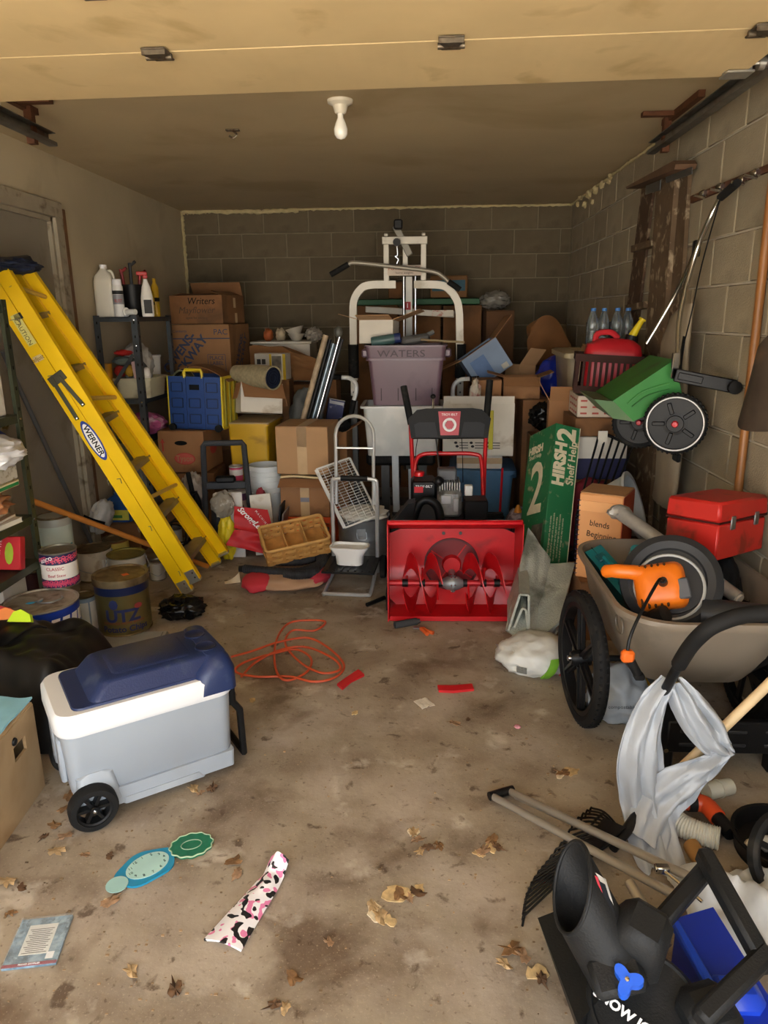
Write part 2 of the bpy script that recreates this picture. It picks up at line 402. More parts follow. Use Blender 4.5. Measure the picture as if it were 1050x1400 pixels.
for x, ye, lab in ((1.16, 4.1, 'grey steel door track by the block wall'), (-1.72, 3.62, 'grey steel door track by the plaster wall')):
    t = thing('door_track', lab, 'door track', T(x, 0, 2.335), 'horizontal tracks of the raised door')
    s = 1 if x > 0 else -1
    G().box((s*.028, (ye+.7)/2, 0), (.004, ye-.7, .055)).box((s*.01, (ye+.7)/2, -.027), (.036, ye-.7, .004)).box((s*.01, (ye+.7)/2, .027), (.036, ye-.7, .004)).box((-s*.01, (ye+.7)/2, -.02), (.004, ye-.7, .016)).o('rail', TRKM, t)
    G().box((s*.035, ye-.14, .03), (.035, .035, .155)).box((s*.05, ye-.3, .105), (.03, .5, .028)).o('hanger', RUST, t)
    G().box((-s*.03, ye-.22, .105), (.16, .04, .02)).o('angle_strap', RUST, t)
# lamp holder, bulb and a ceiling hook
lp = PZ(465, 137, H)
l = thing('ceiling_lamp', 'white porcelain lamp holder with an unlit bulb', 'lamp', T(lp.x, lp.y, H))
G().lathe([(0, 0), (.058, 0), (.056, -.012), (.034, -.022), (.026, -.05), (.02, -.055), (0, -.055)][::-1], 28).o('lamp_holder', mat('#ded7c6', .35, var=.05), l)
G().lathe([(.013, -.05), (.014, -.072), (.024, -.095), (.031, -.118), (.029, -.14), (.018, -.155), (0, -.16)][::-1], 24).o('light_bulb', mat('#f1efe6', .25, var=.02, coat=.4), l)
hp = PZ(318, 177, H)
h = thing('ceiling_hook', 'small metal bracket screwed to the ceiling', 'hook', T(hp.x, hp.y, H))
G().box((0, 0, -.004), (.07, .03, .008), b=.002).o('plate', HNG, h); G().tube(cr([(0, 0, -.006), (.02, 0, -.025), (.0, 0, -.04), (-.02, 0, -.03)], 5), .005, 8).o('hook', HNG, h)
# ================================================================ shared builders
def carton(name, label, w, d, h, M, m=CARD, group=None, flaps=None, tape=None, th=.005, cat='box', wide=.05, seam=True):
    """cardboard box, origin bottom centre, front to -Y. flaps {side: (angle, length)} opens the top"""
    t = thing(name, label, cat, M, group)
    if flaps is None:
        G().box((0, 0, h/2), (w, d, h), b=.004).o('body', m, t)
        if seam:
            G().box((0, -d/4-.0005, h+.0015), (w*.995, d/2-.003, .003)).o('flap', m, t); G().box((0, d/4+.0005, h+.0015), (w*.995, d/2-.003, .003)).o('flap', m, t)
    else:
        g = G().box((0, 0, th/2), (w, d, th))
        for sx in (-1, 1): g.box((sx*(w/2-th/2), 0, h/2), (th, d, h))
        for sy in (-1, 1): g.box((0, sy*(d/2-th/2), h/2), (w-2*th, th, h))
        g.o('body', m, t)
        for k, (a, l) in flaps.items():
            ww = (w if k in 'fb' else d)-.006
            R = {'f': T(0, -d/2+th/2, h), 'b': T(0, d/2-th/2, h) @ RZ(180), 'l': T(-w/2+th/2, 0, h) @ RZ(-90), 'r': T(w/2-th/2, 0, h) @ RZ(90)}[k]
            G().box((0, 0, l/2), (ww, th*.8, l)).o('flap', m, t, M=R @ RX(a))
    if tape:
        if 't' in tape: G().box((0, 0, h+.0036), (wide, d+.002, .0012)).o('tape', TAPE, t)
        if 'f' in tape:
            l = min(h*.45, .13); G().box((0, -d/2-.0008, h-l/2), (wide, .0016, l)).o('tape', TAPE, t)
        if 'F' in tape:
            G().box((0, -d/2-.0008, h/2), (wide, .0016, h)).o('tape', TAPE, t)
        if 'r' in tape:
            l = min(h*.45, .13); G().box((w/2+.0008, 0, h-l/2), (.0016, wide, l)).o('tape', TAPE, t)
    return t
def rim(z, r): return [(r, z-.004), (r+.003, z-.003), (r+.003, z+.002), (r, z+.003)]
def tin(name, label, M, r, h, body, bands=(), lid=GRYM, bail=False, group=None, cat='can', taper=1, open_=False):
    t = thing(name, label, cat, M, group); rb = r*taper
    G().lathe([(rb*.97, 0), (rb, .004), (rb, .008), (r, h-.012), (r, h-.011)], 32).o('body', body, t)
    if open_:
        G().lathe([(r, h-.006), (r+.003, h), (r-.012, h), (r-.014, h-.012), (0, h-.014)], 32).o('lid', lid, t)
    else: G().lathe([(r+.002, h-.008), (r+.003, h), (r-.008, h+.001), (r-.011, h-.006), (r*.6, h-.006), (0, h-.006)], 32).o('lid', lid, t)
    G().lathe([(rb, .0), (rb+.003, .002), (rb+.002, .006), (rb, .008)], 32).o('base_rim', lid, t)
    for z0, z1, m in bands:
        q = lambda z: rb+(r-rb)*z/h+.0008
        G().lathe([(q(z0), z0), (q(z1), z1)], 32).o('band', m, t)
    if bail:
        G().tube(cr([(r, 0, h*.82), (r+.012, -.03, h*.62), (r*.75, -r*.8, h*.42), (0, -r-.012, h*.32), (-r*.75, -r*.8, h*.42), (-r-.012, -.03, h*.62), (-r, 0, h*.82)], 5), .0022, 6).o('bail', GALV, t)
        for s in (-1, 1): G().cyl((s*r*.97, 0, h*.82), (s*(r+.006), 0, h*.82), .012, n=10).o('bail_ear', GALV, t)
    return t
def jug(par_m, w, d, h, m, name, label, cat='bottle', capm=WHITE, group=None, handle=True):
    t = thing(name, label, cat, par_m, group)
    def rr(a, b, z, k=4):
        L = []
        for sx, sy, a0 in ((1, 1, 0), (-1, 1, 90), (-1, -1, 180), (1, -1, 270)):
            for j in range(k+1):
                an = math.radians(a0+90*j/k); rad = min(a, b)*.5
                L.append((sx*(a-rad)+math.cos(an)*rad, sy*(b-rad)+math.sin(an)*rad, z))
        return L
    w, d = w/2, d/2
    G().loops([rr(w*.95, d*.95, 0), rr(w, d, .01), rr(w, d, h*.68), rr(w*.88, d*.88, h*.78), rr(w*.42, d*.5, h*.89), rr(w*.3, d*.36, h*.92), rr(w*.3, d*.36, h*.95)]).o('body', m, t)
    G().cyl((0, 0, h*.93), (0, 0, h), w*.36, n=16).o('cap', capm, t)
    if handle: G().tube(cr([(w*.35, 0, h*.88), (w*.75, 0, h*.87), (w*.98, 0, h*.72), (w*.9, 0, h*.55)], 5), w*.13, 8).o('handle', m, t)
    return t
def crumple(name, label, cat, c, r, m, amp=.25, fr=2.2, seed=1, M=None, group=None, n=4, ridged=True, flat=None):
    o = G().blob((0, 0, 0), r, amp, fr, seed, n, ridged=ridged, flat=flat).o(name, m, ang=1.2, M=(T(*c) @ (M or I4)))
    return tag(o, label, cat, group)
def ringpts(c, r, n, M=None, ph=0): return [(c[0]+r*math.cos(2*pi*i/n+ph), c[1]+r*math.sin(2*pi*i/n+ph), c[2]) for i in range(n)]
# ================================================================ LEFT: olive shelving at the plaster wall
OLV = mat('#3d4230', .45, .3, var=.15, vs=12, dirt='#2b2d22', damt=.3)
ex = PY(33, 590, 3.15).x; ey1, ey0 = 3.15, 2.4
sh = thing('shelving_unit', 'olive green slotted steel shelving beside the side door', 'shelving', T(0, 0, 0))
def anglepost(x, y, h, sx, sy, m, par, wd=.035):
    g = G().box((x+sx*wd/2, y, h/2), (wd, .003, h)).box((x, y+sy*wd/2, h/2), (.003, wd, h)).o('post', m, par)
    b = G()
    for k in range(int(h/.09)): b.box((x+sx*wd/2, y-sy*.0018, .06+k*.09), (.009, .0015, .016)).box((x-sx*.0018, y+sy*wd/2, .06+k*.09), (.0015, .009, .016))
    tag(b.o('slot_holes', BLACK, par), kind='stuff')
zo = [PY(16, 416, 3.15).z, PY(30, 566, 3.15).z, PY(43, 703, 3.15).z, .43]
for x, sx in ((XL+.03, 1), (ex, -1)):
    for y, sy in ((ey0, 1), (ey1, -1)): anglepost(x, y, zo[0]+.02, sx, sy, OLV, sh)
for z in zo:
    G().box(((XL+.03+ex)/2, (ey0+ey1)/2, z-.004), (ex-XL-.04, ey1-ey0-.01, .008)).box((ex-.006, (ey0+ey1)/2, z-.018), (.004, ey1-ey0-.01, .036)).box(((XL+.03+ex)/2, ey1-.006, z-.018), (ex-XL-.04, .004, .036)).o('shelf', OLV, sh)
    G().lathe([(0, .006), (.006, .004), (.007, 0)][::-1], 8, T(ex+.001, ey1-.02, z-.018) @ RY(90)).o('bolt', CHROME, sh)
# what stands on it
xo = (XL+ex)/2
carton('storage_carton', 'tan carton on top of the olive shelving', .2, .3, .33, T(ex-.14, 2.93, zo[0]), CARD3)
c = carton('shipping_carton', 'white carton printed in China on the olive shelving', .26, .3, .235, T(ex-.17, 2.95, zo[1]) , CARDW)
text('RABI6U3BN', .03, ink('#333333'), c, FS(.1312, .02, .14), name='print', sx=.7); text('Made in China', .034, ink('#333333'), c, FS(.1312, .03, .085), name='print', sx=.7)
text('RABI6U3BN', .03, ink('#333333'), c, FF(.04, -.1512, .14), name='print', sx=.7); text('Made in China', .034, ink('#333333'), c, FF(.045, -.1512, .085), name='print', sx=.6)
# low shelf: magazines, papers, tubs and bags heaped up
zz = zo[2]
for i, (h, m, w, lab) in enumerate(((.022, '#d9d2c0', .27, 'thick cream magazine at the bottom of the shelf heap'), (.014, '#b79c7c', .26, 'tan magazine in the heap on the olive shelf'), (.02, '#cdbfa6', .24, 'pale folder in the heap on the olive shelf'))):
    o = thing('magazine', lab, 'magazine', T(ex-.15, 2.84-.01*i, zz) @ RZ(8*i-6), 'magazines heaped on the olive shelf')
    G().box((0, 0, h/2), (w-.006, .4, h-.004)).o('pages', mat('#e2dccb', .8), o); G().box((0, 0, h-.001), (w, .405, .002)).box((0, 0, .001), (w, .405, .002)).o('cover', mat(m, .5), o); zz += h
o = crumple('plastic_bag', 'crumpled orange printed plastic bag on the magazine heap', 'bag', (ex-.14, 2.86, zz+.045), (.15, .2, .05), mat('#c98d63', .35, var=.3, vs=9, dirt='#c7442a', damt=.3, ds=7), .3, 2, 3, flat=-.042)
zz += .1
carton('game_box', 'flat cream box with a green edge strip in the shelf heap', .26, .4, .03, T(ex-.145, 2.88, zz), mat('#e3ddb0', .5), seam=False)
o = [q for q in bpy.data.objects if q.name == 'game_box'][0]; G().box((0, -.201, .013), (.24, .001, .014)).box((.131, 0, .013), (.001, .38, .014)).o('edge_strip', ink('#1f8a4a'), o)
zz += .03
b = thing('foam_box', 'speckled foam box with grey tape on the olive shelf', 'box', T(ex-.14, 2.9, zz)); G().box((0, 0, .035), (.25, .36, .07), b=.008).o('body', mat('#cfc7b4', .8, dirt='#9b8d6e', damt=.35, ds=40), b); G().box((.02, -.181, .035), (.03, .002, .072)).box((.126, -.1, .035), (.002, .03, .072)).o('tape', mat('#8e8f94', .4), b)
zz += .07
crumple('plastic_bag', 'white plastic bag bulging off the olive shelf', 'bag', (ex-.09, 2.93, zz+.07), (.17, .2, .075), mat('#e8e8ea', .35, var=.04, vs=8), .2, 2.4, 5, flat=-.065)
s = thing('star_print_cloth', 'folded blue cloth with white stars over the white bag', 'cloth', T(ex-.16, 2.95, zz+.118))
G().sheet(lambda u, v: ((u-.5)*.2, (v-.5)*.3, .04-.16*((u-.5)**2)+.012*math.sin(v*9)), 8, 10, .012).o('cloth', mat('#23358a', .8), s)
for i in range(7):
    a = random.uniform(-.08, .08); b = -.14+.04*i; g = G(T(a, b, .05-.16*(a/.2)**2))
    g.prism([((.014 if k % 2 == 0 else .006)*math.cos(k*pi/5), (.014 if k % 2 == 0 else .006)*math.sin(k*pi/5)) for k in range(10)], 0, .004).o('star', WHITE, s)
r = carton('tea_box', 'red box with lime leaf print leaning on the lowest olive shelf', .2, .045, .15, T(ex-.1, 2.98, zo[3]+.004) @ RX(-14), mat('#b8232b', .5), seam=False)
for x, m in ((-.05, 1), (.05, -1)):
    G().prism([(x+.02*math.cos(a*.52)*(1 if m > 0 else 1), .075+.05*math.sin(a*.52)) for a in range(12)], 0, .001, T(0, -.0235, 0) @ RX(90)).o('leaf_print', ink('#9db52d'), r)
text('Thirteen Tree', .026, WHITE, r, FF(0, -.0238, .075, 80), name='print')
# ---------------------------------------------------------------- yellow stepladder leaning folded against the wall
YEL = mat('#efc40a', .38, var=.06, vs=5)
TRD = mat('#8a8272', .45, .6, var=.15, vs=14)
B0 = PZ(248, 815); TP = PX(-27, 384, XL+.05); u = (TP-B0).normalized(); vv = V((u.z, 0, -u.x)); LL = (TP-B0).length
FB = PZ(289, 774); FTp = PX(12, 385, XL+.05)
lad = thing('stepladder', 'yellow fibreglass stepladder leaning folded against the side door', 'ladder', T(B0))
def rail(P0, P1, inn, off, name):
    uu = (P1-P0).normalized(); l = (P1-P0).length; v2 = V((uu.z, 0, -uu.x)).normalized()
    M = Matrix.Translation(P0-B0) @ FRM((0, 0, 0), v2, uu)      # x = thickness dir, z = along; y = cross
    sy = 1 if (M.to_3x3() @ V((0, 1, 0))).y*inn > 0 else -1
    g = G(M).box((off+.036, 0, l/2), (.072, .004, l)).box((off+.002, sy*.014, l/2), (.004, .028, l)).box((off+.07, sy*.014, l/2), (.004, .028, l))
    o = g.o(name, YEL, lad)
    G(M).box((off+.036, -sy*.003, .035), (.06, .003, .07), b=.001).box((off+.036, sy*.012, -.004), (.074, .034, .014), b=.003).o('foot', ALU, lad)
    for k in (.02, .05): G(M).lathe([(0, .003), (.005, .002), (.006, 0)][::-1], 8, T(off+.05, -sy*.0045, k) @ RX(90*sy)).o('rivet', CHROME, lad)
    return M, sy, l
Mn, sn, ln = rail(B0, TP, 1, 0, 'front_rail'); rail(B0+u*.04, TP-u*.02, 1, .076, 'rear_rail')
Mf, sf, lf = rail(FB, FTp, -1, 0, 'front_rail'); rail(FB+u*.04, FTp-u*.02, -1, .076, 'rear_rail')
for k in range(6):
    t = .17+k*.305
    a = Mn @ V((.036, 0, t)); b = Mf @ V((.036, 0, t)); m = (a+b)/2; x = (b-a)
    M = FRM(m, x, u+V((.25, 0, .1)))
    G(M).box((0, 0, 0), (x.length-.006, .078, .004)).box((0, -.037, -.014), (x.length-.006, .004, .028)).box((0, .037, -.014), (x.length-.006, .004, .028)).o('step', TRD, lad)
    if k % 2:
        a = Mn @ V((.11, 0, t+.1)); b = Mf @ V((.11, 0, t+.1)); G().tube([a, b], .012, 8).o('rear_brace', mat('#c9a64b', .5), lad)
a = Mn @ V((.075, 0, ln)); b = Mf @ V((.075, 0, lf)); M = FRM((a+b)/2, b-a, u)
G(M).box((0, 0, .02), ((b-a).length+.05, .17, .05), b=.012).o('top_cap', mat('#2c2f36', .5), lad)
def ladp(px, py): 
    q = PLN(px, py, B0, Mn.to_3x3() @ V((0, 1, 0)))-B0; q = Mn.to_3x3().inverted() @ q; return q.x, q.z
def ladM(px, py, d=.004): a, b = ladp(px, py); return Mn @ T(a, -sn*d, b)
yaw_t = FRM((0, 0, 0), (1, 0, 0), (0, 0, 1))
SPM = mat('#5b5a4d', .45, .6, var=.15)
G(ladM(79, 521)).box((0, 0, 0), (.09, .008, .05), b=.002, M=RY(-8)).o('spreader_bracket', SPM, lad)
for q0, q1 in (((73, 523), (106, 575)), ((83, 520), (114, 556))):
    a = (ladM(*q0, d=.008)).to_translation(); b = (ladM(*q1, d=.008)).to_translation(); x = b-a
    G(FRM((a+b)/2, x, Mn.to_3x3() @ V((0, -1, 0)))).box((0, 0, 0), (x.length+.02, .022, .005), b=.002).o('spreader_arm', SPM, lad)
    G().lathe([(0, .005), (.006, .003), (.007, 0)][::-1], 10, T(b-V((0, .003, 0))) @ RX(90)).o('rivet', CHROME, lad)
# oval maker's badge: blue oval, white oval, lettering along the rail
ba, bb = ladp(129, 606)
BM = Mn @ T(ba, -sn*.0035, bb) @ (RX(90) if sn > 0 else RX(90))
for r1, r2, z, m in ((.034, .115, 0, '#1c3a93'), (.026, .098, .0012, '#f0f0f0')):
    G(BM).prism([(r1*math.cos(a*pi/16), r2*math.sin(a*pi/16)) for a in range(32)], z, z+.001).o('badge', ink(m), lad)
text('WERNER', .042, ink('#111111'), lad, BM @ T(0, 0, .0025) @ RZ(-90), name='badge_lettering', bold=.001)
for px, py, w, h, m in ((33, 455, .045, .16, '#d8cf7a'), (26, 437, .04, .03, '#2a2a26'), (53, 494, .05, .03, '#d9c38a')):
    a, b = ladp(px, py); G(Mn @ T(a, -sn*.003, b)).box((0, 0, 0), (w, .001, h)).o('sticker', ink(m), lad)
a, b = ladp(33, 458); text('CAUTION', .03, ink('#55501c'), lad, Mn @ T(a, -sn*.0042, b) @ RX(90) @ RZ(-90), name='sticker_print')
text('adjust', .028, ink('#7a5a1c'), lad, Mn @ T(*[(q) for q in (ladp(53, 494)[0], -sn*.0042, ladp(53, 494)[1])]) @ RX(90) @ RZ(0), name='sticker_print')
c = Mn @ V((.04, .12, ln+.05))+B0; c.x = max(c.x, XL+.14); lad.location.z += .014
crumple('rag', 'dark blue rag draped over the top of the yellow stepladder', 'rag', c, (.12, .17, .035), mat('#1d2740', .85, var=.25, vs=14), .3, 2, 9)
# ---------------------------------------------------------------- poles by the door
def pole(name, label, a, b, r, m, cat='pole', n=12, group=None):
    a, b = V(a), V(b); o = G().tube([(0, 0, 0), b-a], r, n).o(name, m, M=T(a)); return tag(o, label, cat, group)
a = PX(3, 480, XL+.03); b = PZ(140, 775)
pole('conduit_pipe', 'grey metal conduit pipe leaning against the side door', b, a, .0125, mat('#6d7073', .4, .6))
a = PX(40, 682, XL+.1); b = PZ(262, 768)
q = PY(205, 745, 3.95); dr = (PY(47, 686, 3.5)-q).normalized(); k = -q.z/dr.z
pole('wooden_stick', 'orange wooden stick slanting behind the paint cans', q+dr*(k+.02), q-dr*(-.72), .016, mat('#b9752f', .5, var=.15, vs=9))
# ---------------------------------------------------------------- cans on the floor
RUSTL = mat('#7a6a4c', .5, .4, var=.3, vs=14, dirt='#4d3a22', damt=.5, ds=11)
LIDG = mat('#8a8678', .4, .6, var=.2, vs=16, dirt='#5d5343', damt=.4, ds=10)
p = PZ(173, 862); GOLD = mat('#7f7448', .35, .6, var=.2, vs=6, dirt='#5a4f2c', damt=.3, ds=6)
R_, H_ = .128, .285
u_ = tin('snack_tin', 'large gold tin with blue potato chip lettering', T(p) @ RZ(23), R_, H_, GOLD, [(H_-.075, H_-.028, mat('#1f2a52', .35, .3))], RUSTL, group=None, cat='tin')
G().lathe([(R_+.002, H_-.034), (R_+.0065, H_-.032), (R_+.0065, H_+.004), (R_-.004, H_+.006), (R_-.01, H_-.001), (0, H_)], 40).o('lid_cap', RUSTL, u_)
BLU = ink('#232f63')
text('UTZ', .085, BLU, u_, I4, bend=bendcyl(R_, -pi/2-.05, .105), bold=.003); text('Potato Chips', .043, BLU, u_, I4, bend=bendcyl(R_, -pi/2+.02, .038), bold=.001)
text('HANOVER HOME BRAND', .018, ink('#9a4a2e'), u_, I4, bend=bendcyl(R_, -pi/2-.02, .07))
G().prism([(.022*math.cos(k*.785), .026*math.sin(k*.785)) for k in range(8)], 0, .0008, T(math.cos(-pi/2-.35)*(R_+.001), math.sin(-pi/2-.35)*(R_+.001), .168) @ RZ(-20) @ RX(90)).o('emblem', BLU, u_)
G().prism([(.022*math.cos(k*.785), .014*math.sin(k*.785)) for k in range(8)], 0, .0008, T(math.cos(-pi/2+.55)*(R_+.003), math.sin(-pi/2+.55)*(R_+.003), .15) @ RZ(31) @ RX(90)).o('emblem', ink('#9a3a3a'), u_)
G().box((.01, -.04, H_+.003), (.03, .03, .001), M=RZ(20)).o('price_sticker', ink('#d8622a'), u_)
# blue bucket with the white dashes
zb = .30; p = PZ(57, 815, zb); p.y -= .05; p.x += .02; bs_ = S(57, 815, p.y); rb = 48.5*bs_
bk = tin('metal_pail', 'blue lidded pail with a band of white dashes', T(p.x, p.y, 0) @ RZ(27), rb, zb, mat('#1b3a9c', .35, .1, var=.06, vs=9, dirt='#22327a', damt=.2), lid=mat('#a79d8d', .6, .3, var=.2, vs=12, dirt='#6e5f4b', damt=.4, ds=12), cat='pail')
for i in range(9):
    a = -pi/2-1.35+i*.31
    G().sheet(lambda uu, v: (math.cos(a+uu*.23+v*.06)*(rb+.0015), math.sin(a+uu*.23+v*.06)*(rb+.0015), zb-.095+v*.05), 4, 1, .001).o('white_dash', WHITE, bk)
G().tube([(math.cos(-pi/2-.8+.09*k)*(rb+.001), math.sin(-pi/2-.8+.09*k)*(rb+.001), zb-.135-.02*abs(k-7)/7) for k in range(15)], .004, 6).o('white_line', WHITE, bk)
G().tube(cr([(.02, -.03, .008), (.0, -.075, .012), (.05, -.1, .012), (.1, -.07, .012), (.1, -.03, .008)], 5), .004, 6).o('lid_handle', GALV, bk, M=T(-.01, .02, zb))
G().blob((-.04, -.02, zb+.002), (.02, .012, .002), .3, 2, 1, 2).blob((-.005, -.015, zb+.002), (.016, .01, .002), .3, 2, 2, 2).o('paint_drips', mat('#3f9fc4', .4), bk)
# food can standing on it
q = PZ(82, 797, zb+.002); rs = .082
sy = tin('food_can', 'navy and pink food can standing on the blue pail', T(q.x+.015, q.y-.01, zb+.004) @ RZ(27), rs, .175, mat('#e9e4da', .45, var=.05), [(.118, .165, mat('#2a2350', .45)), (.006, .045, mat('#2a2350', .45))], LIDG)
for z, n, c in ((.142, 7, '#e0526d'), (.026, 9, '#d0466a')):
    for i in range(n): text('SYSCO', .022, ink(c if i != 1 or z < .1 else '#f0f0f0'), sy, I4, bend=(lambda f: (lambda x, y, z_: f(x*.94-y*.34, x*.34+y*.94, z_)))(bendcyl(rs+.0008, -pi/2-1.05+i*(2.1/(n-1)), z)), bold=.0008)
text('CLASSIC', .022, ink('#b5273a'), sy, I4, bend=bendcyl(rs, -pi/2-.25, .098)); text('Beef Stew', .02, ink('#b5273a'), sy, I4, bend=bendcyl(rs, -pi/2-.2, .065))
# gallon cans
PG = 'old paint cans on the concrete floor'
def floor_tin(px, pyt, z, dpx, name, label, body, bands=(), lid=LIDG, bail=True, **k):
    p = PZ(px, pyt, z); s = S(px, pyt, p.y); return tin(name, label, T(p.x, p.y, 0) @ RZ(math.degrees(math.atan2(-p.x, p.y))), dpx*s/2, z, body, bands, lid, bail, group=PG, **k)
w = floor_tin(126, 748, .19, 48, 'paint_can', 'rust streaked white paint can with a wire bail', mat('#d5cdbb', .5, dirt='#8a6a44', damt=.35, ds=9), lid=RUSTL)
G().sheet(lambda a, b: (math.cos(-1.2+a*.7)*.106, math.sin(-1.2+a*.7)*.106, .03+b*.1), 5, 1, .0008).o('label', mat('#e9e6de', .5), w)
y_ = floor_tin(172, 756, .19, 50, 'paint_can', 'open paint can with yellow paint on its lid', mat('#d9d7cd', .4, .2), [(.03, .12, mat('#e0cd4a', .5))], mat('#8f8138', .45, .3, var=.3, vs=20), open_=True)
floor_tin(157, 735, .19, 34, 'paint_can', 'brown paint can with a yellow label behind the others', mat('#8a5a30', .5, .2), [(.05, .17, mat('#c9b24f', .5))], RUSTL, False)
floor_tin(214, 766, .12, 20, 'paint_can', 'small grey paint can hidden by the ladder foot', mat('#bdb9ae', .5, .3), (), LIDG, True)
f_ = floor_tin(114, 812, .2, 30, 'paint_can', 'paint can with a pale blue text label beside the gold tin', mat('#8fa3b5', .5, var=.15), (), RUSTL, False)
for a0, m in ((-2.0, '#d9d9d2'), (-1.15, '#e6e2d8')):
    G().sheet(lambda a, b: (math.cos(a0+a*.7)*.0565, math.sin(a0+a*.7)*.0565, .02+b*.15), 5, 1, .0008).o('label', mat(m, .6), f_)
mg = floor_tin(42, 778, .24, 30, 'paint_can', 'maroon can with an orange patch behind the blue pail', mat('#4a2226', .5), (), LIDG, True)
G().sheet(lambda a, b: (math.cos(-1.3+a*.5)*.0545, math.sin(-1.3+a*.5)*.0545, .1+b*.06), 4, 1, .001).o('label', ink('#d98f2a'), mg)
p = PY(72, 704, 3.62); r = 22.5*S(72, 700, 3.62)
tin('paint_can', 'rusted paint can under the teal labelled can', T(p.x, p.y, 0), r, .21, mat('#a09a8c', .5, .4, dirt='#6a4a2c', damt=.4), lid=RUSTL, group=PG)
t = tin('paint_can', 'paint can with a white and teal label and rusty lid', T(p.x, p.y, .211) @ RZ(25), r, p.z-.211, mat('#c9d8cf', .5, var=.06, dirt='#9db0a4', damt=.2), [(p.z-.26, p.z-.215, mat('#b9bdb5', .4, .4))], RUSTL, group=PG)
for a0, a1, m in ((-1.2, .75, '#2f9aa0'), (-2.6, .25, '#e2d76a')):
    G().sheet(lambda a, b: (math.cos(a0+a*a1)*(r+.001), math.sin(a0+a*a1)*(r+.001), .01+b*.14), 5, 1, .0008).o('label', mat(m, .5), t)
text('1 gal', .03, ink('#27708a'), t, I4, bend=bendcyl(r, -pi/2-.1, .12))
# low carton with a bag and a blue jug behind the cans
lc = carton('low_carton', 'low brown carton behind the paint cans', .26, .22, .2, T(XL+.16, 4.62, 0), CARD2)
bgM = PY(128, 722, 4.25)
b = crumple('mulch_bag', 'white and grey soil bag with a black band', 'bag', (bgM.x+.02, 4.33, .305), (.065, .1, .115), mat('#c9c8c2', .5, var=.15, vs=8), .18, 1.8, 12, M=RY(20), flat=-.105)
o = G().sheet(lambda a, b: (-.07+a*.14, -.105-.012*math.sin(a*3.1), -.02+b*.04), 6, 2, .002).o('black_band', BLACK, b); text('Garden Soil', .02, WHITE, b, FF(0, -.121, 0), name='print')
p = PY(160, 716, 4.5)
j = jug(T(p.x-.01, 4.6, .204), .17, .1, .2, mat('#1f4a86', .35), 'fluid_jug', 'blue plastic jug with a yellow and green label', capm=mat('#1f4a86', .4))
G().box((0, -.0515, .05), (.15, .002, .07)).o('label', ink('#d8d250'), j); G().box((-.02, -.053, .04), (.1, .001, .02)).o('label', ink('#3d7a3a'), j)
# flat grey lid on the floor, black bag, checked box
p = PZ(172, 882); tag(G().box((0, 0, .008), (.34, .2, .016), b=.006).box((0, 0, .018), (.3, .16, .006), b=.002).o('tub_lid', mat('#9b9c9c', .5), M=T(p.x+.005, p.y+.02, 0) @ RZ(6)), 'flat grey plastic lid under the gold tin', 'lid')
u_.location.z = .022; u_.location.y += 0
p = PZ(246, 848); crumple('rubbish_bag', 'crumpled black plastic bag on the concrete by the ladder foot', 'bag', (p.x, p.y+.05, .05), (.115, .09, .06), mat('#101011', .25, var=.3, vs=12), .3, 2.6, 21, flat=-.048)
p = PY(8, 815, 3.0)
c = carton('checked_box', 'navy and white checked box beside the blue pail', .12, .2, .33, T(p.x-.06, 3.08, 0), mat('#ded9cf', .6), seam=False)
g = G()
for i in range(6):
    for k in range(8):
        if (i+k) % 2: g.box((-.05+i*.02, -.1008, .15+k*.018), (.02, .001, .018))
g.o('check_print', ink('#20264f'), c)
# ---------------------------------------------------------------- black vinyl cover slumped beside the cooler
BV = mat('#151515', .42, var=.25, vs=5, bump=.35, bs=9, dirt='#24221f', damt=.2)
def tarp(a, b):
    x = -1.83+a*.57; y = 2.22+b*.56
    px = max(0, abs(a-.45)-.3)/.25; py = max(0, abs(b-.55)-.3)/.25
    z = .33*(1-min(1, px)**2*.9)*(1-min(1, py)**2*.85)-.05*a
    n = .045*noise.noise(V((a*3, b*3.5, 2)))+.03*abs(noise.noise(V((a*7, b*6, 5))))
    return (x+.03*noise.noise(V((a*3, b*3, 8))), y+.03*noise.noise(V((a*3, b*3, 9))), max(.012, z+n))
t = thing('vinyl_cover', 'black vinyl cover slumped behind the cooler', 'cover', T(0, 0, 0)); G().sheet(tarp, 44, 44, .006).o('cover', BV, t, ang=1.2)
G().tube([V(tarp(.25+.012*k, .2+.025*k))+V((0, 0, .008)) for k in range(24)], .005, 6).o('seam', BV, t)
carton('packed_carton', 'brown carton under the black vinyl cover', .3, .34, .24, T(-1.56, 2.53, 0), CARD2)
p = PZ(28, 852, .34)
for k, (x, z, c, lab) in enumerate(((0, .37, '#c9ea2a', 'lime green plastic toy piece on the black cover'), (-.07, .37, '#e07a24', 'orange plastic toy piece on the black cover'), (-.1, .375, '#b3202a', 'red plastic toy piece on the black cover'))):
    tag(G().prism([(-.05, 0), (.05, 0), (.04, .03), (.0, .05), (-.03, .04)], -.01, .01, RX(60)).o('toy_piece', mat(c, .4), M=T(p.x+x, p.y+.02*k, .345) @ RZ(20*k)), lab, 'toy', 'plastic toy pieces on the cover')
